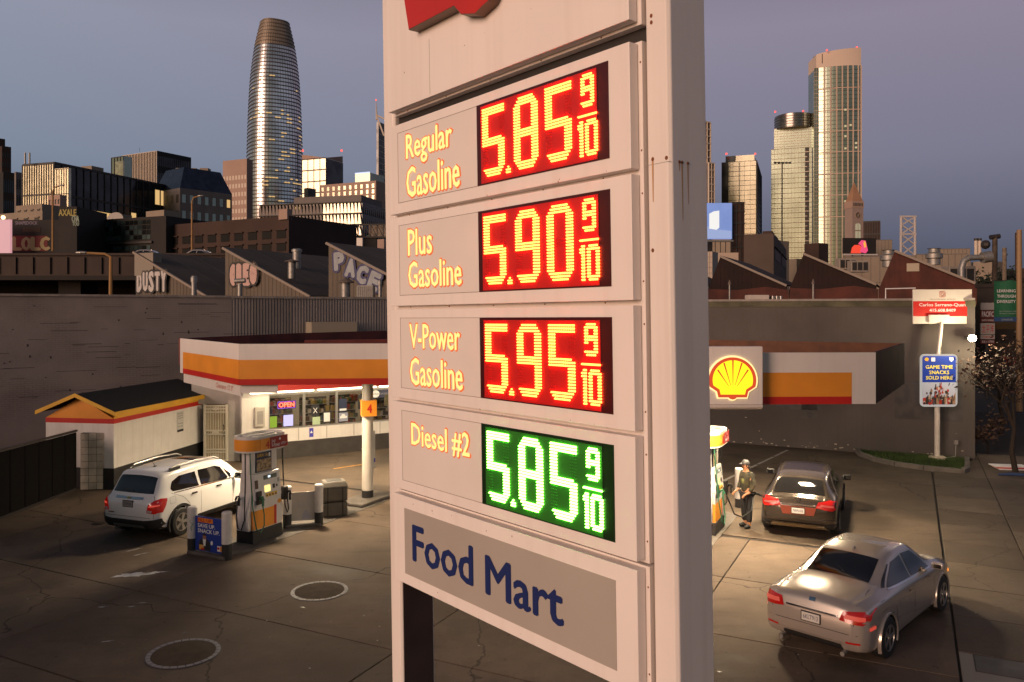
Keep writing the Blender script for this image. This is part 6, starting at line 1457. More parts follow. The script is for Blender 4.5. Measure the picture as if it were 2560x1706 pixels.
# body of the neighbouring building behind the stucco wall: roof
t = thing('neighbour_roof', 'flat dark roof of the neighbouring building behind the stucco wall', 'roof', (0,0,0))
a, b_, c, d_ = WR+A3*.45, WR+BD*15+A3*.45, WR+BD*15+A3*9, WR+A3*9
MB().prism([(p.x,p.y) for p in (a,b_,c,d_)], 5.55, 5.75).build('roof_deck', mat('tar_roof', (.03,.026,.022), .9, var=.4, vscale=.6), t)
MB().prism([(p.x,p.y) for p in (b_-BD*.3,b_,c,c-BD*.3)], 0, 5.55).build('street_wall', M_dk, t)

# ================================================================ elevated road, upper left
M_vd = mat('viaduct_concrete', (.050,.034,.027), .85, var=.3, vscale=.3, streak=.4); M_vdd = mat('viaduct_dark', (.02,.016,.014), .9)
t = struct(MB().box((-90,70,9.2),(-23.3,84,9.8)).build('elevated_road', M_vdd))
MB().box((-90,69.7,8.6),(-23.2,70.0,10.35)).build('parapet', M_vd, t)
for k in range(44): MB().box((-90+k*1.5,69.55,8.75),(-89.85+k*1.5,69.695,10.2)).build('parapet_rib', M_vd, t)
MB().box((-90,69.5,10.352),(-23.1,70.1,10.55)).build('coping', M_vd, t); MB().box((-90,69.6,8.2),(-23.2,70.2,8.595)).build('edge_beam', M_vdd, t)
for k in range(5): MB().box((-86+k*15,72,0),(-84+k*15,75,9.2)).build('pier', M_vdd, t)
MB().box((-90,84,0),(-23.3,84.5,10.4)).build('far_parapet', M_vdd, t)
# two cars up on the viaduct
for x, lab in ((-34.5,'red-lit car passing on the elevated road near the teal windows'),(-29.5,'dark car with red tail lamps at the end of the elevated road')):
    src = bpy.data.objects['moving_saloon']; o = copy_tree(src); o.location = (x,75,9.81); o.rotation_euler = (0,0,R(178)); o['label'] = lab; o['category'] = 'car'
def lamp_post(px, y0, y1, d, arm, label, col=(.22,.17,.12)):
    z0, z1 = ZD(y1,d), ZD(y0,d); t = thing('lamp_post', label, 'lamp post', (XD(px,d),d,z0), 0, 'street lamps along the elevated road'); h = z1-z0
    MB().tube([(0,0,0),(0,0,h*.9),(arm*.2,0,h*.97),(arm,0,h)], [.15,.12,.1,.07], 8).build('post', mat('lamp_post_tan', col, .6), t, smooth=True); MB().ball((arm,0,h),(.5,.2,.12),8,5).build('lamp_head', M_steel, t)
lamp_post(277,632,738,60,-2.2,'tan street lamp with curved arm in front of the elevated road',(.30,.16,.05)); lamp_post(132,464,628,110,1.2,'slim lamp post in front of the LOLC graffiti'); lamp_post(480,490,636,110,1.2,'tall slim lamp post above the tan workshop roof')

# ================================================================ city blocks
def footprint(pxl, pxc, pxr, d, phi):
    X = XD(pxc,d); kl, kr = (pxl-CX)/F, (pxr-CX)/F; c, s = math.cos(R(phi)), math.sin(R(phi))
    tl = (X-kl*d)/(c+kl*s); tr = (kr*d-X)/(s-kr*c) if pxr > pxc else 20.0
    C = Vector((X,d,0)); return C, C+Vector((-c,s,0))*max(tl,.5), C+Vector((s,c,0))*max(tr,.5)
def block(t, pxl, pxc, pxr, ytop, d, phi=45, m=None, z0=-2.0, name='wall', roofm=None, ztop=None):
    C, Lp, Rp = footprint(pxl,pxc,pxr,d,phi); zt = ztop if ztop is not None else ZD(ytop,d); D = Lp+Rp-C
    b = MB(); b.prism([(p.x,p.y) for p in (C,Rp,D,Lp)], z0, zt); w = b.build(name, m, t)
    return dict(L=frame(Lp, C-Lp), Ll=(C-Lp).length, R=frame(C, Rp-C), Rl=(Rp-C).length, zt=zt, w=w, C=C, Lp=Lp, Rp=Rp, D=D, d=d)
def grid(w, side, cols, rows, z0, z1, m, mw=None, wf=.6, hf=.6, lit=0.0, litm=None, proud=.25, u0=0, u1=None, rnd=None, parts=False, name='windows'):
    """windows set into a face with frames standing proud around them"""
    M = w[side]; L = w[side+'l']; u1 = L if u1 is None else u1; cw = (u1-u0)/cols; rh = (z1-z0)/rows; rnd = rnd or random.Random(int(cols*97+rows)); b = MB(M); l = MB(M); f = MB(M)
    k = L/400.0
    for i in range(cols):
        for j in range(rows):
            x0 = u0+(i+.5-wf/2)*cw; x1 = u0+(i+.5+wf/2)*cw; a = z0+(j+.5-hf/2)*rh; e = z0+(j+.5+hf/2)*rh
            tgt = l if rnd.random() < lit else b
            if parts:
                q = MB(M).box((x0,-.06,a),(x1,-.01,e)).build('window', m if tgt is b else litm, w['w']); MB(M).box((x0-.05*cw,-proud,e),(x1+.05*cw,-.005,e+.10*rh)).build('lintel', mw or m, q); continue
            tgt.box((x0,-.06,a),(x1,-.02,e))
            if mw: f.box((x0-.08*cw,-proud,a-.10*rh),(x1+.08*cw,-.01,a-.02*rh))
    if b.v: stuff(b.build(name, m, w['w']))
    if l.v: stuff(l.build('lit_windows', litm, w['w']))
    if mw and f.v: stuff(f.build('sills', mw, w['w']))
def mullions(w, side, cols, rows, z0, z1, m, tv=.3, th=.4, proud=.3, u0=0, u1=None, name='mullions'):
    M = w[side]; L = w[side+'l']; u1 = L if u1 is None else u1; b = MB(M)
    for i in range(cols+1): x = u0+(u1-u0)*i/cols; b.box((x-tv/2,-proud,z0),(x+tv/2,-.02,z1))
    for j in range(rows+1): z = z0+(z1-z0)*j/rows; b.box((u0,-proud*.8,z-th/2),(u1,-.03,z+th/2))
    stuff(b.build(name, m, w['w']))
LIT = glow('lit_office', (1.0,.62,.24), .75); LITW = glow('lit_office_pale', (1.0,.78,.45), .6); BEACON = glow('beacon_red', (1.0,.06,.04), 3)
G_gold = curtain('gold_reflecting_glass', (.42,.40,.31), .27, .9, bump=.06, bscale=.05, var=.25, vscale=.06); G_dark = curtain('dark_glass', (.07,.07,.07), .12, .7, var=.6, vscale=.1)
G_green = curtain('green_glass', (.36,.41,.33), .27, .9, bump=.05, bscale=.05, var=.25, vscale=.05); G_blue = curtain('blue_dark_glass', (.05,.07,.11), .15, .7)
G_tower = curtain('tower_glass', (.86,.84,.82), .27, .92, bump=.04, bscale=.06, var=.35, vscale=.05)
C_pink = mat('pink_stone', (.36,.25,.20), .8, var=.1, vscale=.1); C_brown = mat('brown_brick', (.050,.027,.020), .85, var=.3, vscale=.2); C_beige = mat('beige_wall', (.26,.21,.16), .8, var=.15, vscale=.3)
C_grey = mat('grey_stone', (.17,.15,.14), .8, var=.2, vscale=.2); C_dkf = mat('dark_frame', (.03,.027,.024), .6); C_cream = mat('cream_frame', (.55,.47,.38), .7); C_black = mat('black_wall', (.018,.015,.014), .8, var=.4, vscale=.3)
def beacon(t, p, r): MB().ball(p, r, 8, 5).build('beacon', BEACON, t)

# --- left cluster
t = thing('brown_tower', 'dark brown tower cut by the left edge of the picture', 'building'); w = block(t,-60,5,28,365,700,40,C_brown); grid(w,'R',4,18,0,w['zt']-4,C_dkf,lit=.06,litm=LIT); grid(w,'L',8,18,0,w['zt']-4,C_dkf,lit=.06,litm=LIT)
w = block(t,-60,-10,13,345,705,40,C_brown)
t = thing('low_dark_block', 'low black office block at the far left', 'building'); w = block(t,-40,8,38,430,420,45,C_black); grid(w,'R',6,7,0,w['zt']-2,G_dark,lit=.03,litm=LITW)
t = thing('grey_slab_block', 'narrow grey slab building left of the striped glass office', 'building'); w = block(t,36,40,58,430,400,30,C_grey); grid(w,'R',3,9,0,w['zt']-2,C_dkf)
t = thing('striped_office', 'glass office block with pale striped face and dark long side', 'building')
w = block(t,57,135,480,405,330,18,G_dark); zt = w['zt']; M_str = curtain('striped_glass', (.62,.58,.42), .25, .85)
MB(w['L']).box((0,-.15,0),(w['Ll'],-.02,zt-1)).build('glass_front', M_str, w['w']); mullions(w,'L',13,5,2,zt-.5,C_dkf,tv=.40,th=.7,proud=.35)
mullions(w,'R',22,5,2,zt-.4,C_dkf,tv=.35,th=.9,proud=.4); grid(w,'R',22,5,2,zt-.4,G_dark,lit=.07,litm=LIT,wf=.85,hf=.55)
k = block(t,136,172,178,420,318,18,M_str,name='bay'); mullions(k,'L',6,6,2,k['zt']-.3,C_dkf,tv=.15,th=.25,proud=.2)
for px in (63,74): p = P(px,410,331); MB().cyl(p,p+Vector((0,0,4.6)),.35).build('chimney', M_steel, t)
MB(w['R']).box((w['Rl']*.28,4,zt),(w['Rl']*.36,10,zt+2.6)).build('roof_hut', C_beige, t)
t = thing('black_office_cube', 'black ribbed office block rising behind the striped office', 'building'); w = block(t,308,393,478,377,480,28,C_black); mullions(w,'L',22,3,20,w['zt']-.3,C_cream,tv=.5,th=.3,proud=.6); grid(w,'R',18,7,30,w['zt']-1,G_dark,lit=.06,litm=LITW)
p = P(349,380,490); MB().cyl(p,p+Vector((0,0,2.4)),.1).build('aerial', M_dark, t)
t = thing('green_glass_block', 'small green glass block in front of the black office cube', 'building'); w = block(t,279,309,330,390,440,30,G_green); mullions(w,'L',4,5,30,w['zt']-.2,C_dkf,tv=.3,th=.3); k = block(t,288,308,312,402,438,30,M_str,name='bay')
# blue mansard hotel
t = thing('blue_mansard_building', 'dark blue glass mansard block with beige windowed base', 'building'); d = 380; w = block(t,385,450,580,470,d,38,C_grey); zt = w['zt']; zm = ZD(413,d)
C, Rp, D, Lp = [Vector((p.x,p.y,0)) for p in (w['C'],w['Rp'],w['D'],w['Lp'])]; ctr = (C+Rp+D+Lp)/4; ins = [p+(ctr-p)*.30 for p in (C,Rp,D,Lp)]
b = MB(); b.add([(p.x,p.y,zt) for p in (C,Rp,D,Lp)]+[(p.x,p.y,zm) for p in ins], [(0,1,5,4),(1,2,6,5),(2,3,7,6),(3,0,4,7),(4,5,6,7)]); b.build('mansard_roof', G_blue, t)
grid(w,'R',7,8,0,zt-1,G_green,lit=.03,litm=LIT,wf=.45,hf=.5); grid(w,'L',5,8,0,zt-1,C_dkf,wf=.5,hf=.5)
for i in range(3): p = ctr+Vector((i*6-6,0,zm)); MB().box((p.x-2,p.y-2,zm),(p.x+2,p.y+2,zm+1.5)).build('roof_unit', C_beige, t)
t = thing('pink_hotel', 'pink stone tower left of the tall rounded skyscraper', 'building'); d = 800; w = block(t,557,617,632,397,d,24,C_pink); grid(w,'L',8,14,25,w['zt']-14,LITW if False else C_cream,wf=.6,hf=.5,lit=.05,litm=LITW); 
t = thing('glass_slab_tower', 'pale glass tower with slanted top right of the skyscraper', 'building'); d = 760
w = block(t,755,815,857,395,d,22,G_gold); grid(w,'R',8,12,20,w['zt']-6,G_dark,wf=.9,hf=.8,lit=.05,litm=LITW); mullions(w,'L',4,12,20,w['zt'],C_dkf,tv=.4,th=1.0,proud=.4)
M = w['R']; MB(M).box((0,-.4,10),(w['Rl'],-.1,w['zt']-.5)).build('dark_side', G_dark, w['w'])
C, Rp = w['C'], w['Rp']; b = MB(); zt = w['zt']; b.add([(w['Lp'].x,w['Lp'].y,zt),(C.x,C.y,zt),(Rp.x,Rp.y,zt),(w['D'].x,w['D'].y,zt),(w['Lp'].x,w['Lp'].y,zt+5),(Rp.x,Rp.y,zt+6.5),(w['D'].x,w['D'].y,zt+6.5)], [(0,1,4),(1,2,5),(2,3,6,5),(3,0,4,6),(1,5,6,4)]); b.build('slanted_top', C_pink, t)
beacon(t, P(757,377,760), 1.0); beacon(t, P(854,377,762), 1.0)
w = block(t,760,770,790,470,700,35,G_dark,name='annex'); 
t = thing('needle_tower', 'slim tower with braced spire beside the price sign edge', 'building'); d = 900; w = block(t,941,946,985,305,d,20,G_dark); mullions(w,'R',4,30,20,w['zt'],C_cream,tv=.5,th=.7)
p = P(942,300,d); MB().cyl(p,P(940,250,d),1.2,.2).build('spire', C_cream, t); MB().bar(P(941,288,d),P(960,340,d),1.6).build('brace', C_cream, t); MB().bar(P(941,288,d),P(965,300,d),1.6).build('brace', C_cream, t); beacon(t, P(940,250,d), .8)
# rounded skyscraper
def skyscraper():
    d = 890; t = thing('rounded_skyscraper', 'tall rounded glass skyscraper tapering to a lattice crown', 'skyscraper', (XD(687,d),d,0)); k = d/F
    tab = smooth_tab([(ZD(640,d),68*k),(ZD(542,d),68*k),(ZD(402,d),67*k),(ZD(309,d),64.5*k),(ZD(216,d),60*k),(ZD(123,d),49*k),(ZD(80,d),40*k),(ZD(58,d),35*k)])
    def ring(z, sc=1.0, n=56):
        r = tab(z)*sc; out = []
        for i in range(n):
            a = 2*math.pi*(i+.5)/n; c, s = math.cos(a), math.sin(a); q = (abs(c)**2.6+abs(s)**2.6)**(-1/2.6); x, y = r*.955*q*c, r*.955*q*s; aa = R(33); out.append((x*math.cos(aa)-y*math.sin(aa), x*math.sin(aa)+y*math.cos(aa), z))
        return out
    n = 56; zs = [ZD(640,d)+(ZD(125,d)-ZD(640,d))*i/40 for i in range(41)]
    def shell(zs, m, name, sc=1.0):
        b = MB(); vs = []
        for z in zs: vs += ring(z, sc)
        b.add(vs, [(i*n+j,i*n+(j+1)%n,(i+1)*n+(j+1)%n,(i+1)*n+j) for i in range(len(zs)-1) for j in range(n)]+[list(range((len(zs)-1)*n, len(zs)*n))]); return b.build(name, m, t, smooth=True)
    shell(zs, G_tower, 'glass_shaft')
    zc = [ZD(125,d)+(ZD(58,d)-ZD(125,d))*i/10 for i in range(11)]; shell(zc, mat('crown_lattice', (.34,.27,.20), .5, .3, var=.2, vscale=.1), 'crown')
    fins = MB(); cf = MB(); nf = 62
    for i in range(nf):
        z = ZD(625,d)+(ZD(62,d)-ZD(625,d))*i/(nf-1); r0, r1 = ring(z,1.004), ring(z,1.022); b = fins if z < ZD(125,d) else cf
        th = .95; vs = [(x,y,z) for x,y,z in r0]+[(x,y,z) for x,y,z in r1]+[(x,y,z+th) for x,y,z in r1]+[(x,y,z+th) for x,y,z in r0]
        b.add(vs, [(a*n+j,a*n+(j+1)%n,((a+1)%4)*n+(j+1)%n,((a+1)%4)*n+j) for a in range(4) for j in range(n)])
    stuff(fins.build('floor_fins', mat('tower_fin', (.11,.095,.085), .4, .5), t)); stuff(cf.build('crown_fins', mat('crown_fin', (.12,.095,.07), .5), t))
    v = MB(); zz = zs+zc[1:]
    for j in range(0, n):
        pts = [ring(z,1.006)[j] for z in zz]; pts2 = [ring(z,1.006)[(j+1) % n] for z in zz]; w = .10
        vs = []
        for p, q in zip(pts, pts2): p = Vector(p); q = Vector(q); vs += [p, p+(q-p)*w]
        v.add(vs, [(2*i,2*i+1,2*i+3,2*i+2) for i in range(len(zz)-1)])
    stuff(v.build('vertical_mullions', mat('tower_mullion', (.12,.11,.10), .4, .5), t))
    rnd = random.Random(2); l = MB()
    for k2 in range(70):
        z = ZD(rnd.choice([rnd.uniform(200,560),rnd.uniform(280,420),rnd.uniform(440,520)]),d); i = int(rnd.triangular(30,56,44)) if rnd.random() < .75 else rnd.randrange(28,56)
        fl = (ZD(62,d)-ZD(625,d))/(nf-1); z = ZD(625,d)+round((z-ZD(625,d))/fl)*fl+.7; nn = rnd.randrange(1,3); a = ring(z,1.005); e = ring(z+fl*.38,1.005)
        for q in range(nn): j = (i+q) % n; j2 = (j+1) % n; l.add([a[j],a[j2],e[j2],e[j]], [(0,1,2,3)])
    stuff(l.build('lit_windows', LIT, t))
skyscraper()
# fin-clad office in front
t = thing('finned_office', 'wide office with rows of pale triangular fins below the skyscraper', 'building'); d = 240; w = block(t,650,906,975,505,d,14,G_dark); z1, z0 = w['zt'], ZD(590,d)
rows = 3; M = w['L']; L = w['Ll']; nfin = 30; M_fin = curtain('fin_gold', (.62,.57,.42), .32, .6, bump=0.02); M_find = mat('fin_grey', (.16,.13,.11), .6)
fl, fd = MB(M), MB(M)
for r in range(rows):
    a = z0+(z1-z0)*r/rows; e = a+(z1-z0)/rows*.93
    for i in range(nfin):
        x = L*(i+.1)/nfin; wd = L/nfin; b = fl if i > nfin*.62 else fd
        b.add([(x,-.9,a),(x+wd*.95,-.9,a),(x+wd*.38,-.5,e),(x,-.5,e),(x,-.02,a),(x+wd*.95,-.02,a),(x+wd*.38,-.02,e),(x,-.02,e)], [(0,1,2,3),(1,5,6,2),(0,3,7,4),(0,4,5,1),(3,2,6,7)])
stuff(fl.build('bright_fins', M_fin, w['w'])); stuff(fd.build('dull_fins', M_find, w['w']))
b = MB(M)
for r in range(rows+1): z = z0+(z1-z0)*r/rows; b.box((0,-1.0,z-.18),(L,-.02,z+.12))
b.build('floor_bands', C_dkf, w['w']); M = w['R']; b = MB(M)
for r in range(rows):
    a = z0+(z1-z0)*r/rows; e = a+(z1-z0)/rows*.9
    for i in range(14): x = w['Rl']*i/14; b.add([(x,-.5,a),(x+.9,-.5,a),(x+.4,-.3,e),(x,-.3,e)], [(0,1,2,3)])
stuff(b.build('side_fins', M_find, w['w'])); grid(w,'L',34,3,z0,z1,G_dark,wf=.8,hf=.5,lit=.10,litm=LIT,u1=L*.6)
C, Lp, Rp, D = w['C'], w['Lp'], w['Rp'], w['D']; k = block(t,735,903,955,488,d+1.5,14,C_grey,z0=z1-.2,name='penthouse')
t = thing('pink_stepped_block', 'pinkish block with roof terraces behind the finned office', 'building'); d = 420; w = block(t,800,940,985,452,d,25,C_pink); grid(w,'L',10,3,ZD(500,d),w['zt']-1,M_str,wf=.4,hf=.7); w2 = block(t,888,925,960,432,d+8,25,G_green,name='upper_storey'); 
b = MB(w2['L']); b.box((0,-.3,w2['zt']),(w2['Ll'],-.05,w2['zt']+.5)); b.build('blue_edge_light', glow('edge_light', (.55,.68,1.0), 1.2), t)
t = thing('gantry_billboard', 'warm brown fitness billboard with white headline under the finned office', 'billboard', (0,0,0)); d = 150; z0, z1 = ZD(608,d), ZD(568,d); x0, x1 = XD(766,d), XD(879,d)
bp_ = MB().box((x0,d,z0),(x1,d+.6,z1)).build('face', mat('billboard_brown', (.16,.08,.04), .6, emit=(.30,.13,.05), estr=.35, var=.3, vscale=.3), t)
text('lettering', 'THE ULTIMATE FITNESS APP', (x0+.2,z0+.85,x0+(x1-x0)*.60,z0+1.75), glow('billboard_white', (1,.92,.8), .9), bp_, y=d-.05, bold=.02)
cxp = x0+(x1-x0)*.73; fg = glow('billboard_figure', (.9,.42,.16), .55)
b = MB(); b.prism_y([(cxp-.35,z0+.5),(cxp+.3,z0+.5),(cxp+.4,z0+1.3),(cxp+.25,z0+1.9),(cxp-.3,z0+1.9),(cxp-.4,z0+1.3)], d-.06, d-.01); b.prism_y([(cxp+.1+.3*math.cos(R(a)),z0+2.35+.42*math.sin(R(a))) for a in range(0,360,30)], d-.061, d-.012); b.bar((cxp-.9,d-.04,z0+1.95),(cxp+1.3,d-.04,z0+1.75),.25,.05); b.build('printed_figure', fg, bp_)
b = MB(); b.prism_y([(cxp-.45+.6*math.cos(R(a)),z0+2.4+.55*math.sin(R(a))) for a in range(0,360,30)], d-.02, d-.011); b.build('printed_hair', glow('billboard_hair', (.5,.14,.05), .4), bp_)
text('lettering', 'Ladder', (x1-1.4,z0+1.15,x1-.1,z0+1.5), glow('billboard_white', (1,.92,.8), .9), bp_, y=d-.05)
for px in (766,880): MB().box((XD(px,d)-.25,d,0),(XD(px,d)+.25,d+.5,z1)).build('leg', C_dkf, t)
MB().box((x0,d-.8,z0-.5),(x1,d,z0-.3)).build('catwalk', M_steel, t)
for px in (790,835): MB().ball(P(px,613,d-1),(.6,.3,.15),8,5).build('floodlight', glow('floodlight', (1,.85,.55), 2.2), t)
t = thing('truss_gantry', 'dark steel truss beside the fitness billboard', 'gantry', (0,0,0)); d = 152
b = MB(); xa, xb, za, zb = XD(880,d), XD(990,d), ZD(593,d), ZD(562,d)
for z in (za,zb): b.bar((xa,d,z),(xb,d,z),.3)
for i in range(7): x = xa+(xb-xa)*i/7; b.bar((x,d,zb),(x+(xb-xa)/7,d,za),.16); b.bar((x,d,za),(x,d,zb),.16)
b.build('truss', C_dkf, t); MB().box((xa+3,d+1,za),(xb,d+1.2,zb)).build('back_panel', mat('truss_panel', (.42,.33,.25), .7), t); MB().box((XD(925,d)-1.2,d+.2,0),(XD(925,d)+1.2,d+1.2,za)).build('leg', C_black, t)
t = thing('small_street_block', 'pale little block with green awning under the billboard', 'building', (0,0,0)); d = 170; w = block(t,730,757,770,590,d,30,C_pink); grid(w,'L',2,2,ZD(640,d),w['zt']-.5,C_dkf,parts=True,mw=C_beige)
t = thing('green_awning_block', 'pale low block with green panel right of the truss leg', 'building', (0,0,0)); w = block(t,918,960,985,598,d,30,C_pink); MB(w['L']).box((0,-.1,ZD(605,d)),(1.6,-.01,ZD(590,d)+.2)).build('green_panel', mat('awning_green', (.08,.22,.13), .7), t)
# brown brick block with big square windows
t = thing('brown_brick_block', 'long dark brown brick block with rows of square windows', 'building', (0,0,0)); d = 120
C = Vector((XD(420,d),d,0)); E_ = Vector((XD(722,108),108,0)); M = frame(C, E_-C); L = (E_-C).length; z1 = ZD(563,d); w = dict(L=M, Ll=L, w=MB(M).box((0,0,0),(L,14,z1)).build('wall', C_brown, t))
grid(w,'L',9,2,ZD(648,d),z1-1.6,mat('dark_pane2', (.004,.004,.004), .6, spec=.2),mw=C_brown,wf=.62,hf=.62,parts=True); MB(M).box((L-1.6,-.3,z1-.5),(L,.6,z1+.9)).build('end_pier', C_pink, t); p = MB(M).box((-1.6,-.1,ZD(608,d)),(.6,-.02,ZD(605,d))).build('light_strip', LIT, t)
# teal glazed block and black graffiti block
t = thing('teal_glazed_block', 'dark block with teal gridded glazing behind the elevated road', 'building', (0,0,0)); d = 125
C = Vector((XD(195,d),d,0)); E_ = Vector((XD(415,118),118,0)); M = frame(C, E_-C); L = (E_-C).length; z1 = ZD(553,d); w = dict(L=M, Ll=L, w=MB(M).box((0,0,0),(L,12,z1)).build('wall', C_black, t))
rnd = random.Random(6); gt = [curtain('teal_pane%d' % i, c, .2, .5) for i, c in enumerate(((.10,.16,.16),(.05,.08,.08),(.015,.02,.02)))]
cw = L*.8/17
for j, z in enumerate((ZD(648,d), ZD(636,d)+.3, ZD(606,d), ZD(594,d), ZD(582,d), ZD(570,d))):
    for i in range(17):
        MB(M).box((L*.04+i*cw,-.05,z),(L*.04+i*cw+cw*.82,-.01,z+.62)).build('pane', gt[rnd.choice((0,0,1,2))], w['w'])
MB(M).box((0,-.3,ZD(616,d)),(L*.86,-.02,ZD(611,d))).build('spandrel', C_dkf, w['w'])
t = thing('graffiti_block', 'black block with yellow graffiti letters LOLC beside the pink billboard', 'building', (0,0,0)); d = 115
C = Vector((XD(25,d),d,0)); E_ = Vector((XD(152,d),d,0)); M = frame(C, E_-C); L = (E_-C).length; z1 = ZD(550,d); wl_ = MB(M).box((0,0,0),(L,10,z1)).build('wall', C_black, t)
MB(M).box((.3,-.03,ZD(628,d)),(L*.74,-.005,ZD(590,d))).build('red_field', mat('graffiti_red', (.14,.012,.01), .7), wl_)
for i, ch in enumerate('LOLC'): text('graffiti_fill', ch, (.45+i*1.35,ZD(625,d),1.6+i*1.35,ZD(594,d)), mat('graffiti_yellow', (.34,.27,.13), .7), wl_, M, y=-.05, bold=.06)
text('graffiti_tag', 'SHAPEDOCK', (.8,ZD(562,d),4.0,ZD(554,d)), mat('graffiti_lilac', (.16,.13,.17), .7), wl_, M, y=-.02, bold=.03)
b2_ = MB(M).box((L,-.5,0),(L+2.6,8,ZD(518,d))).build('taller_wing', C_black, t); text('graffiti_tag', 'AXALE', (L+.0,ZD(541,d),L+2.5,ZD(525,d)), mat('graffiti_yellow2', (.36,.30,.08), .7), b2_, M, y=-.53, bold=.02); text('graffiti_tag', 'CHA', (L+1.9,ZD(556,d),L+2.9,ZD(541,d)), mat('graffiti_mint', (.24,.30,.24), .7), b2_, M, y=-.54, bold=.03); text('graffiti_tag', 'TOU', (L+2.0,ZD(566,d),L+2.9,ZD(557,d)), mat('graffiti_mint', (.24,.30,.24), .7), b2_, M, y=-.54, bold=.03)
MB(M).box((L*.25,-.04,ZD(581,d)),(L*.6,-.01,ZD(569,d))).build('window', C_brown, wl_)
t = thing('pink_billboard', 'softly lit pink billboard at the left edge', 'billboard', (0,0,0)); d = 112; MB().box((XD(-60,d),d,ZD(634,d)),(XD(25,d),d+.5,ZD(549,d))).build('face', glow('billboard_pink', (.85,.42,.45), .75), t); MB().box((XD(-58,d),d+.6,0),(XD(-50,d),d+.9,ZD(549,d))).build('leg', C_dkf, t); MB().cyl(P(8,549,d),P(8,544,d-1.2),.06).build('lamp_arm', C_dkf, t); MB().ball(P(8,544,d-1.2),.28,8,5).build('lamp_head', glow('billboard_lamp', (1,.6,.25), 5), t)
for (a, c0, e, yt, d, m, lab) in ((40,105,165,510,200,C_beige,'beige rooftop block behind the graffiti wall'),(0,106,150,527,160,C_beige,'low pale block with flat roof left of the graffiti wall'),(195,240,330,528,170,C_beige,'long low beige roof storey behind the satellite dish'),(120,150,165,487,210,C_pink,'stepped pink parapet in front of the striped office')):
    t = thing('rooftop_block', lab, 'building', (0,0,0), 0, 'low blocks behind the elevated road'); w = block(t,a,c0,e,yt,d,25,m); grid(w,'L',4,1,w['zt']-3,w['zt']-.8,C_dkf,wf=.4,hf=.5,parts=True,mw=m)
t = thing('lit_roof_windows', 'strip of lit rooftop windows left of the satellite dish', 'building', (0,0,0)); w = block(t,238,240,282,526,165,10,C_black,z0=10); grid(w,'R',5,1,w['zt']-1.2,w['zt']-.2,LIT,wf=.7,hf=.8,parts=True)
t = thing('satellite_dish', 'white satellite dish on a roof behind the tan workshop', 'satellite dish', P(290,553,130)); M = Matrix.Rotation(R(70), 4, 'X'); MB(M).lathe([(1.35,.45),(1.1,.25),(.7,.08),(.02,.0),(.02,-.03),(.72,.05),(1.12,.22),(1.37,.43)], 24).build('reflector', mat('dish_white', (.42,.38,.34), .6), t, smooth=True); MB().cyl((0,-1.2,.2),(0,0,0),.05).build('feed_arm', M_dark, t); MB().cyl((0,.2,-1.6),(0,.2,0),.12).build('mount', M_steel, t)
t = thing('satellite_dish', 'small white satellite dish right of the large one', 'satellite dish', P(349,553,130)); MB(M).lathe([(.5,.18),(.3,.06),(.02,0),(.02,-.03),(.5,.15)], 18).build('reflector', mat('dish_white', (.42,.38,.34), .6), t, smooth=True); MB().cyl((0,.2,-.8),(0,.2,0),.06).build('mount', M_steel, t)
t = thing('beige_screen_box', 'plain beige rooftop plant screen right of the satellite dishes', 'plant screen', (0,0,0)); w = block(t,365,410,450,525,135,30,C_beige,z0=ZD(556,135)); 
# --- right cluster
t = thing('balcony_tower', 'brown balconied tower just right of the price sign', 'building'); d = 700; w = block(t,1700,1757,1774,305,d,60,C_grey); mullions(w,'R',2,26,10,w['zt'],C_cream,tv=.4,th=1.2,proud=1.8); w = block(t,1730,1770,1784,408,d-8,60,C_grey,name='lower_wing'); mullions(w,'R',2,20,10,w['zt'],C_cream,tv=.3,th=1.1,proud=1.5)
t = thing('condo_tower', 'pale gold glass condo tower behind the blue billboard', 'building'); d = 760; w = block(t,1804,1890,1902,402,d,20,G_gold); zt = w['zt']; mullions(w,'L',6,32,0,zt,C_dkf,tv=.15,th=.35,proud=.2); MB(w['L']).box((0,-.3,0),(w['Ll']*.2,-.03,zt-.1)).build('dark_strip', G_dark, w['w']); mullions(w,'R',1,32,0,zt,C_dkf,th=.8,proud=1.2)
MB(w['L']).box((w['Ll']*.52,-.35,0),(w['Ll']*.535,-.03,zt)).build('seam', C_dkf, w['w']); k = block(t,1814,1886,1892,387,d+2,20,G_gold,z0=zt-1,name='crown'); MB(k['L']).box((0,-.3,zt),(k['Ll']*.35,-.03,k['zt'])).build('dark_strip', G_dark, k['w']); beacon(t, P(1816,385,d), .9); beacon(t, P(1888,385,d), .9)
t = thing('round_top_tower', 'green-gold glass tower with dark round cap', 'building'); d = 800
w = block(t,1928,2030,2036,368,d,20.5,G_green); zt = w['zt']; mullions(w,'L',12,34,-2,zt,mat('floor_line', (.30,.20,.12), .7),tv=.12,th=.45,proud=.2); MB(w['L']).box((w['Ll']*.27,-.4,0),(w['Ll']*.285,-.03,zt-14)).build('seam', C_dkf, w['w'])
u0, u1 = w['Ll']*.83, w['Ll']*.93; b = MB(w['L']); b.box((u0,-.35,0),(u1,-.04,zt)); b.build('balcony_recess', C_dkf, w['w'])
b = MB(w['L'])
for i in range(34): b.box((u0,-1.0,zt*i/34),(u0+(u1-u0)*(.55+.4*(i % 2)),-.36,zt*i/34+.9))
stuff(b.build('balconies', C_cream, w['w']))
k = block(t,1935,2030,2036,316,d+3,20.5,G_green,z0=zt-1,name='upper_block'); mullions(k,'L',11,8,zt,k['zt'],C_cream,tv=.12,th=.4,proud=.2)
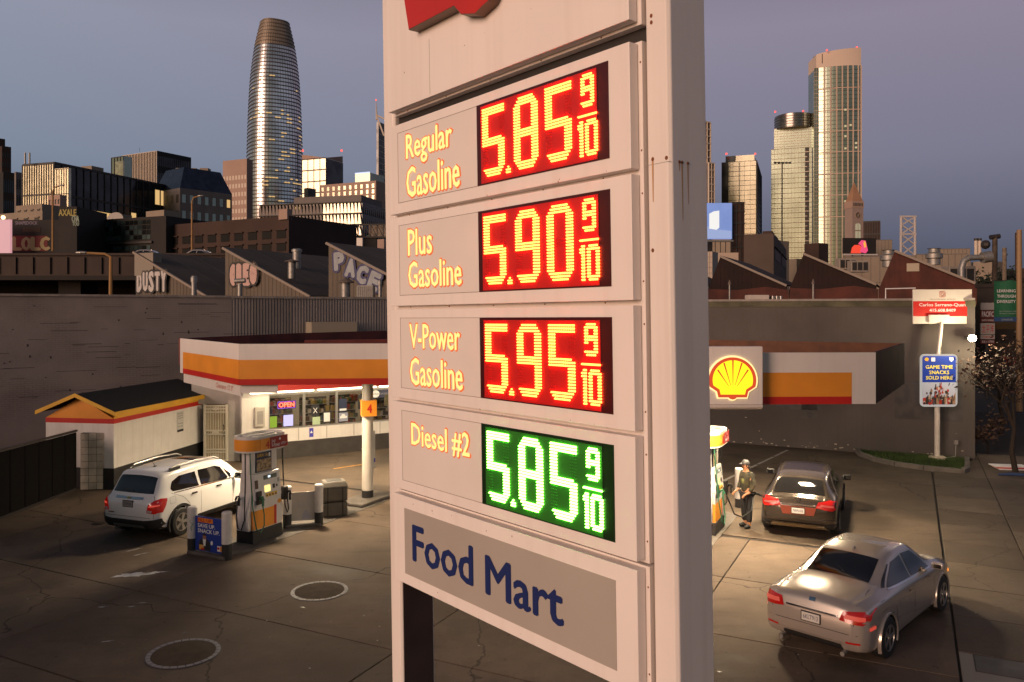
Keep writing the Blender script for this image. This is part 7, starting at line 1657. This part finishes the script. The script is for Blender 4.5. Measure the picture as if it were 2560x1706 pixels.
c = P(1985,300,d+18); MB().lathe([(19.2,0),(19.2,ZD(282,d)-ZD(316,d)),(18.5,ZD(282,d)-ZD(316,d)+.4),(.1,ZD(282,d)-ZD(316,d)+.4)], 40, (c.x,c.y,ZD(316,d))).build('round_cap', curtain('cap_glass', (.22,.20,.18), .2, .85), t, smooth=True)
b = MB()
for i in range(5): z = ZD(315,d)+i*2.6; b.lathe([(19.4,z),(19.4,z+.5)], 40, (c.x,c.y,0))
stuff(b.build('cap_ribs', M_dark, t)); beacon(t, P(1938,280,d), .9); beacon(t, P(2008,278,d), .9)
def ribbed_tower():
    d = 780; t = thing('ribbed_tower', 'tallest right-hand tower with cream ribs and plain cream crown', 'skyscraper', (0,0,0)); xa, xb = XD(2048,d), XD(2151,d); n = 14; bow = 3.2
    def pt(f): return Vector((xa+(xb-xa)*f, d-bow*(1-(2*f-.9)**2)+bow-(f-.5)*(xb-xa)*.26, 0))
    zt, zc = ZD(165,d), ZD(122,d)
    b = MB(); pts = [pt(i/n) for i in range(n+1)]
    b.prism([(p.x,p.y) for p in pts]+[(xb-2,d+34),(xa+2,d+34)], -2, zt); b.build('glass_shaft', G_green, t)
    b = MB(); b.prism([(p.x,p.y-.15) for p in pts]+[(xb-2,d+33.8),(xa+2,d+33.8)], zt+.003, ZD(131,d)); cr_ = b.build('crown', mat('crown_cream', (.56,.46,.38), .75, var=.06, vscale=.05), t)
    for i in range(n):
        p, q = pts[i], pts[i+1]; za, zb = ZD(131,d)+(i/n)**.6*4.2, ZD(131,d)+((i+1)/n)**.6*4.2
        bb = MB(); bb.add([(p.x,p.y-.15,ZD(131,d)+.002),(q.x,q.y-.15,ZD(131,d)+.002),(q.x,q.y-.15,zb),(p.x,p.y-.15,za),(p.x,p.y+9,ZD(131,d)+.002),(q.x,q.y+9,ZD(131,d)+.002),(q.x,q.y+9,zb),(p.x,p.y+9,za)], [(0,1,2,3),(5,4,7,6),(3,2,6,7)]); bb.build('crown_edge', mat('crown_cream', (.56,.46,.38), .75, var=.06, vscale=.05), cr_)
    MB().box((XD(2060,d),d+5,ZD(155,d)),(XD(2063,d),d+9.2,ZD(131,d))).build('crown_slot', C_dkf, cr_)
    rib = mat('rib_cream', (.52,.41,.33), .7)
    for f in (0.0,.17,.30,.43,.555,.68,.805,.93,1.0):
        p = pt(f); MB().box((p.x-.55,p.y-.7,0),(p.x+.55,p.y+.4,zt)).build('rib', rib, t)
    for y in (220,275,328,380,434,488,542):
        z = ZD(y,d); bb = MB()
        for i in range(n): bb.bar((pts[i].x,pts[i].y-.35,z),(pts[i+1].x,pts[i+1].y-.35,z),.7,.7)
        bb.build('storey_band', rib, t)
    fl = MB()
    for j in range(60):
        z = zt*j/60
        for i in range(n): fl.bar((pts[i].x,pts[i].y-.12,z),(pts[i+1].x,pts[i+1].y-.12,z),.25,.28)
    stuff(fl.build('floor_lines', C_dkf, t))
    p0 = pt(.02); p1 = pt(.14); rc = MB()
    for j in range(58): z = zt*j/58; rc.box((p0.x+.6,p0.y-.5,z),(p0.x+(2.6 if j % 2 else 3.6),p0.y+.2,z+1.1))
    stuff(rc.build('balcony_openings', C_dkf, t))
    sb = MB()
    for j in range(44): z = ZD(330,d)*j/44 if False else (zt-18)*j/44; sb.box((xb,d+2,z),(xb+1.8,d+8,z+1.3))
    stuff(sb.build('side_balconies', rib, t)); w = block(t,2035,2046,2049,170,d+6,10,G_green,name='side_wing'); mullions(w,'L',2,58,0,w['zt'],rib,tv=.2,th=.3,proud=.2)
    l = MB(); rnd = random.Random(4)
    for k in range(9): f = rnd.choice((.62,.74,.87)); p = pt(f); z = ZD(rnd.uniform(250,560),d); l.box((p.x-1,p.y-.9,z),(p.x+1,p.y-.75,z+1.8))
    stuff(l.build('lit_windows', LITW, t)); beacon(t, P(2067,126,d), .9); beacon(t, P(2142,119,d), .9)
ribbed_tower()
def clock_tower():
    d = 420; t = thing('clock_tower', 'brick clock tower with pointed copper-brown spire', 'tower', (XD(2135,d),d,0), R(12)); hw = (2152-2119)/2*d/F*.93; m = mat('clock_brick', (.30,.23,.20), .8, var=.1, vscale=.1); z0, z1 = 0, ZD(522,d)
    MB().box((-hw,-hw,0),(hw,hw,z1)).build('shaft', m, t); be = MB().box((-hw*1.06,-hw*1.06,z1+.002),(hw*1.06,hw*1.06,ZD(505,d))).build('belfry', C_pink, t)
    for i in range(7): MB().box((-hw*.85+i*hw*.255,-hw*1.06-.06,ZD(518,d)),(-hw*.85+i*hw*.255+hw*.14,-hw*1.06-.01,ZD(510,d))).build('opening', C_dkf, be)
    zb, zs = ZD(505,d), ZD(455,d); r = hw*.95; b = MB(); b.add([(-r,-r,zb+.01),(r,-r,zb+.01),(r,r,zb+.01),(-r,r,zb+.01),(0,0,zs)], [(0,1,4),(1,2,4),(2,3,4),(3,0,4)]); b.build('spire', mat('spire_brown', (.34,.19,.11), .7, var=.2, vscale=.2), t)
    MB().cyl((0,0,zs-1),(0,0,zs+2.0),.12).build('finial', C_dkf, t)
    M = frame(Vector((0,-hw,0)), Vector((1,0,0))); zc = ZD(540,d); R_ = 7.4*d/F
    ck = MB(M).prism_y([(R_*math.cos(R(a)),zc+R_*math.sin(R(a))) for a in range(0,360,15)], -.15, -.01).build('clock_face', mat('clock_dial', (.10,.075,.05), .6), t)
    b = MB(M); pts = [(R_*math.cos(R(a)),-.18,zc+R_*math.sin(R(a))) for a in range(0,361,15)]; b.tube(pts, .13, 5); b.build('clock_rim', C_pink, ck); MB(M).bar((0,-.22,zc),(R_*.6,-.22,zc+R_*.55),.14).build('hand', C_cream, ck); MB(M).bar((0,-.22,zc),(-R_*.1,-.22,zc-R_*.5),.14).build('hand', C_cream, ck)
    for (y0, y1) in ((577,562),(597,580)):
        za, zb = ZD(y0,d), ZD(y1,d); ww = 1.55; poly = [(-ww,za),(ww,za),(ww,zb-.6 if y0 == 577 else zb)]+([(ww*math.cos(R(a)),zb-.6+.9*math.sin(R(a))) for a in range(15,180,15)] if y0 == 577 else [])+[(-ww,zb-.6 if y0 == 577 else zb)]
        wd = MB(M).prism_y(poly, -.12, -.01).build('window', glow('tower_window', (1.0,.82,.5), .35), t); MB(M).box((-.1,-.2,za),(.1,-.125,zb)).build('mullion', m, wd)
clock_tower()
def bridge_tower():
    d = 1500; t = thing('bridge_tower', 'pale steel suspension bridge tower on the horizon', 'bridge tower', (XD(2270,d),d,0)); m = mat('bridge_steel', (.46,.42,.40), .6); k = d/F; zt = ZD(541,d)
    for s in (-1, 1): MB().cyl((s*19*k,0,0),(s*17*k,0,zt),2.9,2.3,8).build('leg', m, t)
    for y in (541,585,640): MB().box((-20*k,-2,ZD(y,d)-2.2),(20*k,2,ZD(y,d)+1.0)).build('cross_beam', m, t)
    for a, b in ((543,563),(563,585),(587,612),(612,638)):
        for s in (-1, 1): MB().bar((-17*k*s,0,ZD(a,d)),(17*k*s,s*.5,ZD(b,d)),2.3).build('brace', m, t)
bridge_tower()
t = thing('grid_office', 'dark gridded office block right of the clock tower', 'building'); w = block(t,2150,2200,2232,554,500,20,C_brown); mullions(w,'L',8,4,30,w['zt'],C_dkf,tv=.5,th=1); 
t = thing('blue_billboard', 'bright blue billboard showing a white device at the sign edge', 'billboard', (0,0,0)); d = 130; xa, xb, za, zb = XD(1700,d), XD(1830,d), ZD(598,d), ZD(508,d)
bb_ = MB().box((xa,d,za),(xb,d+.6,zb)).build('face', mat('billboard_blue', (.1,.15,.3), .5, emit=(.16,.24,.52), estr=1.0, var=.5, vscale=.25), t)
b = MB(); b.add([(XD(1773,d),d-.05,ZD(572,d)),(XD(1791,d),d-.05,ZD(575,d)),(XD(1798,d),d-.05,ZD(570,d)),(XD(1798,d),d-.05,ZD(527,d)),(XD(1784,d),d-.05,ZD(529,d)),(XD(1773,d),d-.05,ZD(535,d))], [(0,1,2,3,4,5)]); b.build('printed_device', glow('device_white', (.95,.93,.9), .95), bb_)
b = MB(); b.add([(xa,d-.03,ZD(597,d)),(xb-.1,d-.03,ZD(597,d)),(xb-.1,d-.03,ZD(578,d)),(XD(1790,d),d-.03,ZD(574,d)),(XD(1757,d),d-.03,ZD(563,d)),(xa,d-.03,ZD(562,d))], [(0,1,2,3,4,5)]); b.build('printed_floor', glow('device_floor', (.42,.52,.85), .75), bb_)
MB().box((xa,d-.9,za-.5),(xb,d,za-.25)).build('catwalk', M_steel, t); MB().box((XD(1770,d),d+1,0),(XD(1785,d),d+2,za)).build('leg', C_dkf, t)
b = MB()
for i in range(6): b.bar((XD(1760+i*13,d),d-.5,za-.3),(XD(1766+i*13,d),d+1,za-2.4),.12)
b.build('strut', C_dkf, t)
t = thing('billboard_back_frame', 'dark brown billboard framework beside the blue billboard', 'gantry', (0,0,0)); d = 131; MB().box((XD(1830,d)+.05,d,ZD(700,d)),(XD(1861,d),d+.8,ZD(505,d))).build('panel', C_brown, t)
for y in (510,530,560,590,620): MB().box((XD(1830,d)+.05,d-.2,ZD(y,d)),(XD(1862,d),d-.01,ZD(y,d)+.2)).build('rail', C_dkf, t)
for px in (1840,1851): MB().box((XD(px,d),d-.15,ZD(660,d)),(XD(px,d)+.15,d-.012,ZD(506,d))).build('post', C_dkf, t)
t = thing('brown_stucco_block', 'plain dark brown block behind the red workshop', 'building'); w = block(t,1860,1934,1966,584,110,22,mat('brown_stucco', (.085,.062,.05), .85, var=.2, vscale=.3)); grid(w,'R',2,1,ZD(648,110),ZD(616,110),C_dkf,wf=.7,hf=.9,parts=True,mw=C_brown)
for i in range(4): q = MB(w['R']).box((w['Rl']*(.05+.24*i),.3,w['zt']),(w['Rl']*(.2+.24*i),1.6,w['zt']+.5)).build('roof_unit', C_brown, t)
t = thing('white_brick_gable', 'white block wall at the right side of the price sign', 'building'); w = block(t,1740,1781,1795,629,75,30,mat('white_block', (.44,.36,.30), .8, var=.1)); mullions(w,'L',6,12,5,w['zt'],C_beige,tv=.02,th=.03,proud=.03); w = block(t,1781,1846,1850,632,82,10,mat('cream_block', (.42,.33,.26), .8),name='rear_wall')
t = thing('red_billboard', 'black billboard with a glowing red shape below the clock tower', 'billboard', (0,0,0)); d = 160; M = frame(P(2110,775,d)*Vector((1,1,0)), Vector((.95,.12,0))); k = d/F; W_ = 86*k; za, zb = ZD(634,d), ZD(600,d)
rb = MB(M).box((0,0,za),(W_,.6,zb+.4)).build('face', C_black, t)
MB(M).prism_y([(1.4,za+.05),(3.6,za+.05),(3.8,za+1.3),(3.2,za+1.75),(2.2,za+1.7),(1.7,za+1.2)], -.06, -.01).build('printed_shape', glow('shape_red', (1.0,.07,.03), .95), rb)
MB(M).prism_y([(3.4,za+.3),(4.6,za+.05),(5.1,za+.6),(4.6,za+2.6),(3.7,za+2.7),(3.0,za+2.0),(3.7,za+1.5)], -.08, -.062).build('printed_shape', glow('shape_pink', (.95,.08,.22), .9), rb); MB(M).prism_y([(4.3,za+1.2),(4.7,za+1.3),(4.6,za+2.2),(4.3,za+2.6),(4.1,za+2.0)], -.1, -.082).build('printed_shape', glow('shape_orange', (1.0,.45,.05), .95), rb)
MB(M).box((-.1,-.6,za-.35),(W_,0,za-.12)).build('catwalk', mat('catwalk_white', (.6,.56,.52), .5), t)
for x in (1.5,3.6): MB(M).bar((x,.3,za-4),(x+.5,.3,za),.2).build('leg', C_dkf, t)
for (a, c0, e, yt, d, m, lab) in ((2160,2230,2262,600,170,C_beige,'beige block behind the red billboard'),(2110,2290,2330,640,120,C_beige,'long pale flat roof parapet right of the red billboard'),(2290,2420,2440,635,115,C_beige,'pale panelled rooftop storey above the estate board'),(2350,2425,2460,622,140,C_beige,'taller cream rooftop block with twin flues')):
    t = thing('rooftop_block', lab, 'building', (0,0,0), 0, 'pale rooftop blocks on the right'); w = block(t,a,c0,e,yt,d,12,m); mullions(w,'L',8,1,w['zt']-4,w['zt'],C_grey,tv=.06,th=.12,proud=.05)
    if yt == 622:
        for px in (2440,2449): p = P(px,622,d); MB().cyl(p-Vector((0,0,2)),p+Vector((0,0,1.4)),.28).build('flue', C_cream, t); MB().cyl(p+Vector((0,0,1.4)),p+Vector((0,0,1.8)),.34).build('flue_cap', C_dkf, t)
rnd = random.Random(31)
for i, (px, y, d, lab) in enumerate(((2145,668,90,'grey rooftop air handler below the red billboard'),(2222,655,92,'boxy rooftop fan unit left of the exhaust drum'),(2335,650,95,'round steel exhaust drum on the right roofs'),(2115,662,92,'small dark rooftop unit near the ribbed tower'),(2395,690,60,'grey roof vent hood above the estate board'))):
    p = P(px,y,d); t = thing('rooftop_unit', lab, 'rooftop unit', (p.x,p.y,p.z-.6)); 
    if 'drum' in lab: MB().lathe([(.7,0),(.7,.7),(.95,.8),(.95,1.3),(.6,1.5),(.6,1.9),(.8,1.95)], 18).build('drum', M_steel, t, smooth=True)
    else: MB().box((-1.0,-.6,0),(1.0,.6,1.3)).build('case', mat('unit_grey', (.30,.26,.22), .6, var=.2), t, bevel=.05); [MB().box((-.9+q*.62,-.63,.2),(-.4+q*.62,-.602,1.1)).build('louvre', M_dark, t) for q in range(3)]
t = thing('roof_duct', 'bent grey roof duct above the estate board', 'duct', P(2404,705,58)); MB().tube([(0,0,-1),(0,0,1.0),(.15,0,1.5),(.5,0,1.75),(1.6,0,1.8)], .22, 10).build('pipe', M_steel, t, smooth=True); MB().cyl((1.5,0,1.75),(2.1,0,1.85),.42).build('fan_head', M_steel, t, smooth=True)
t = thing('lit_apartment_tower', 'slim tower with glowing windows at the right edge', 'building'); w = block(t,2538,2543,2575,582,300,20,C_brown); grid(w,'R',5,9,ZD(660,300),w['zt']-1,LITW,wf=.5,hf=.6); 
t = thing('floodlight_mast', 'small floodlight mast in front of the round top tower', 'light mast', P(1955,650,300)); h = ZD(406,300)-ZD(650,300); MB().cyl((0,0,0),(0,0,h),.25,.15).build('mast', C_dkf, t); MB().bar((-3.2,0,h-.2),(3.2,0,h-.2),.3).build('crossbar', C_dkf, t)
for i in range(5): MB().box((-3.0+i*1.4,-.3,h-.6),(-2.2+i*1.4,.1,h+.1)).build('floodlight', C_dkf, t)
# distant low city strip: a dim mass of far roofs that reads as one
rnd = random.Random(77); fcity = MB()
for i in range(46):
    px = -80+i*60+rnd.uniform(-15,15)
    if 960 < px < 1700: continue
    d = rnd.uniform(380,640); wdt = rnd.uniform(45,80); yt = rnd.uniform(590,660) if px < 2200 else rnd.uniform(650,700)
    C, Lp, Rp = footprint(px,px+wdt*.6,px+wdt,d,30 if px < 1280 else 55); D = Lp+Rp-C; fcity.k = rnd.randrange(4)
    fcity.prism([(p.x,p.y) for p in (C,Rp,D,Lp)], -2, ZD(yt,d))
fo = stuff(fcity.build('far_city', [C_brown,C_grey,C_black,C_beige])); fo['label'] = 'dim mass of low far city roofs between the towers'; fo['category'] = 'city'
# ================================================================ added building out of view, placed to shade the left of the forecourt
t = thing('shade_building', 'added unseen building that shades the left of the forecourt', 'building', (0,0,0))
MB().box((-32,-1,0),(-15.6,14.5,5.0)).build('wall', mat('shade_building_brown', (.10,.075,.06), .85, var=.3, vscale=.5), t); MB().box((-32.1,-1.1,5.003),(-15.5,14.6,5.2)).build('parapet', C_grey, t)
for i in range(4): MB().box((-15.596,1.0+i*3.2,1.2),(-15.55,2.9+i*3.2,2.9)).build('window', M_dkw, t)
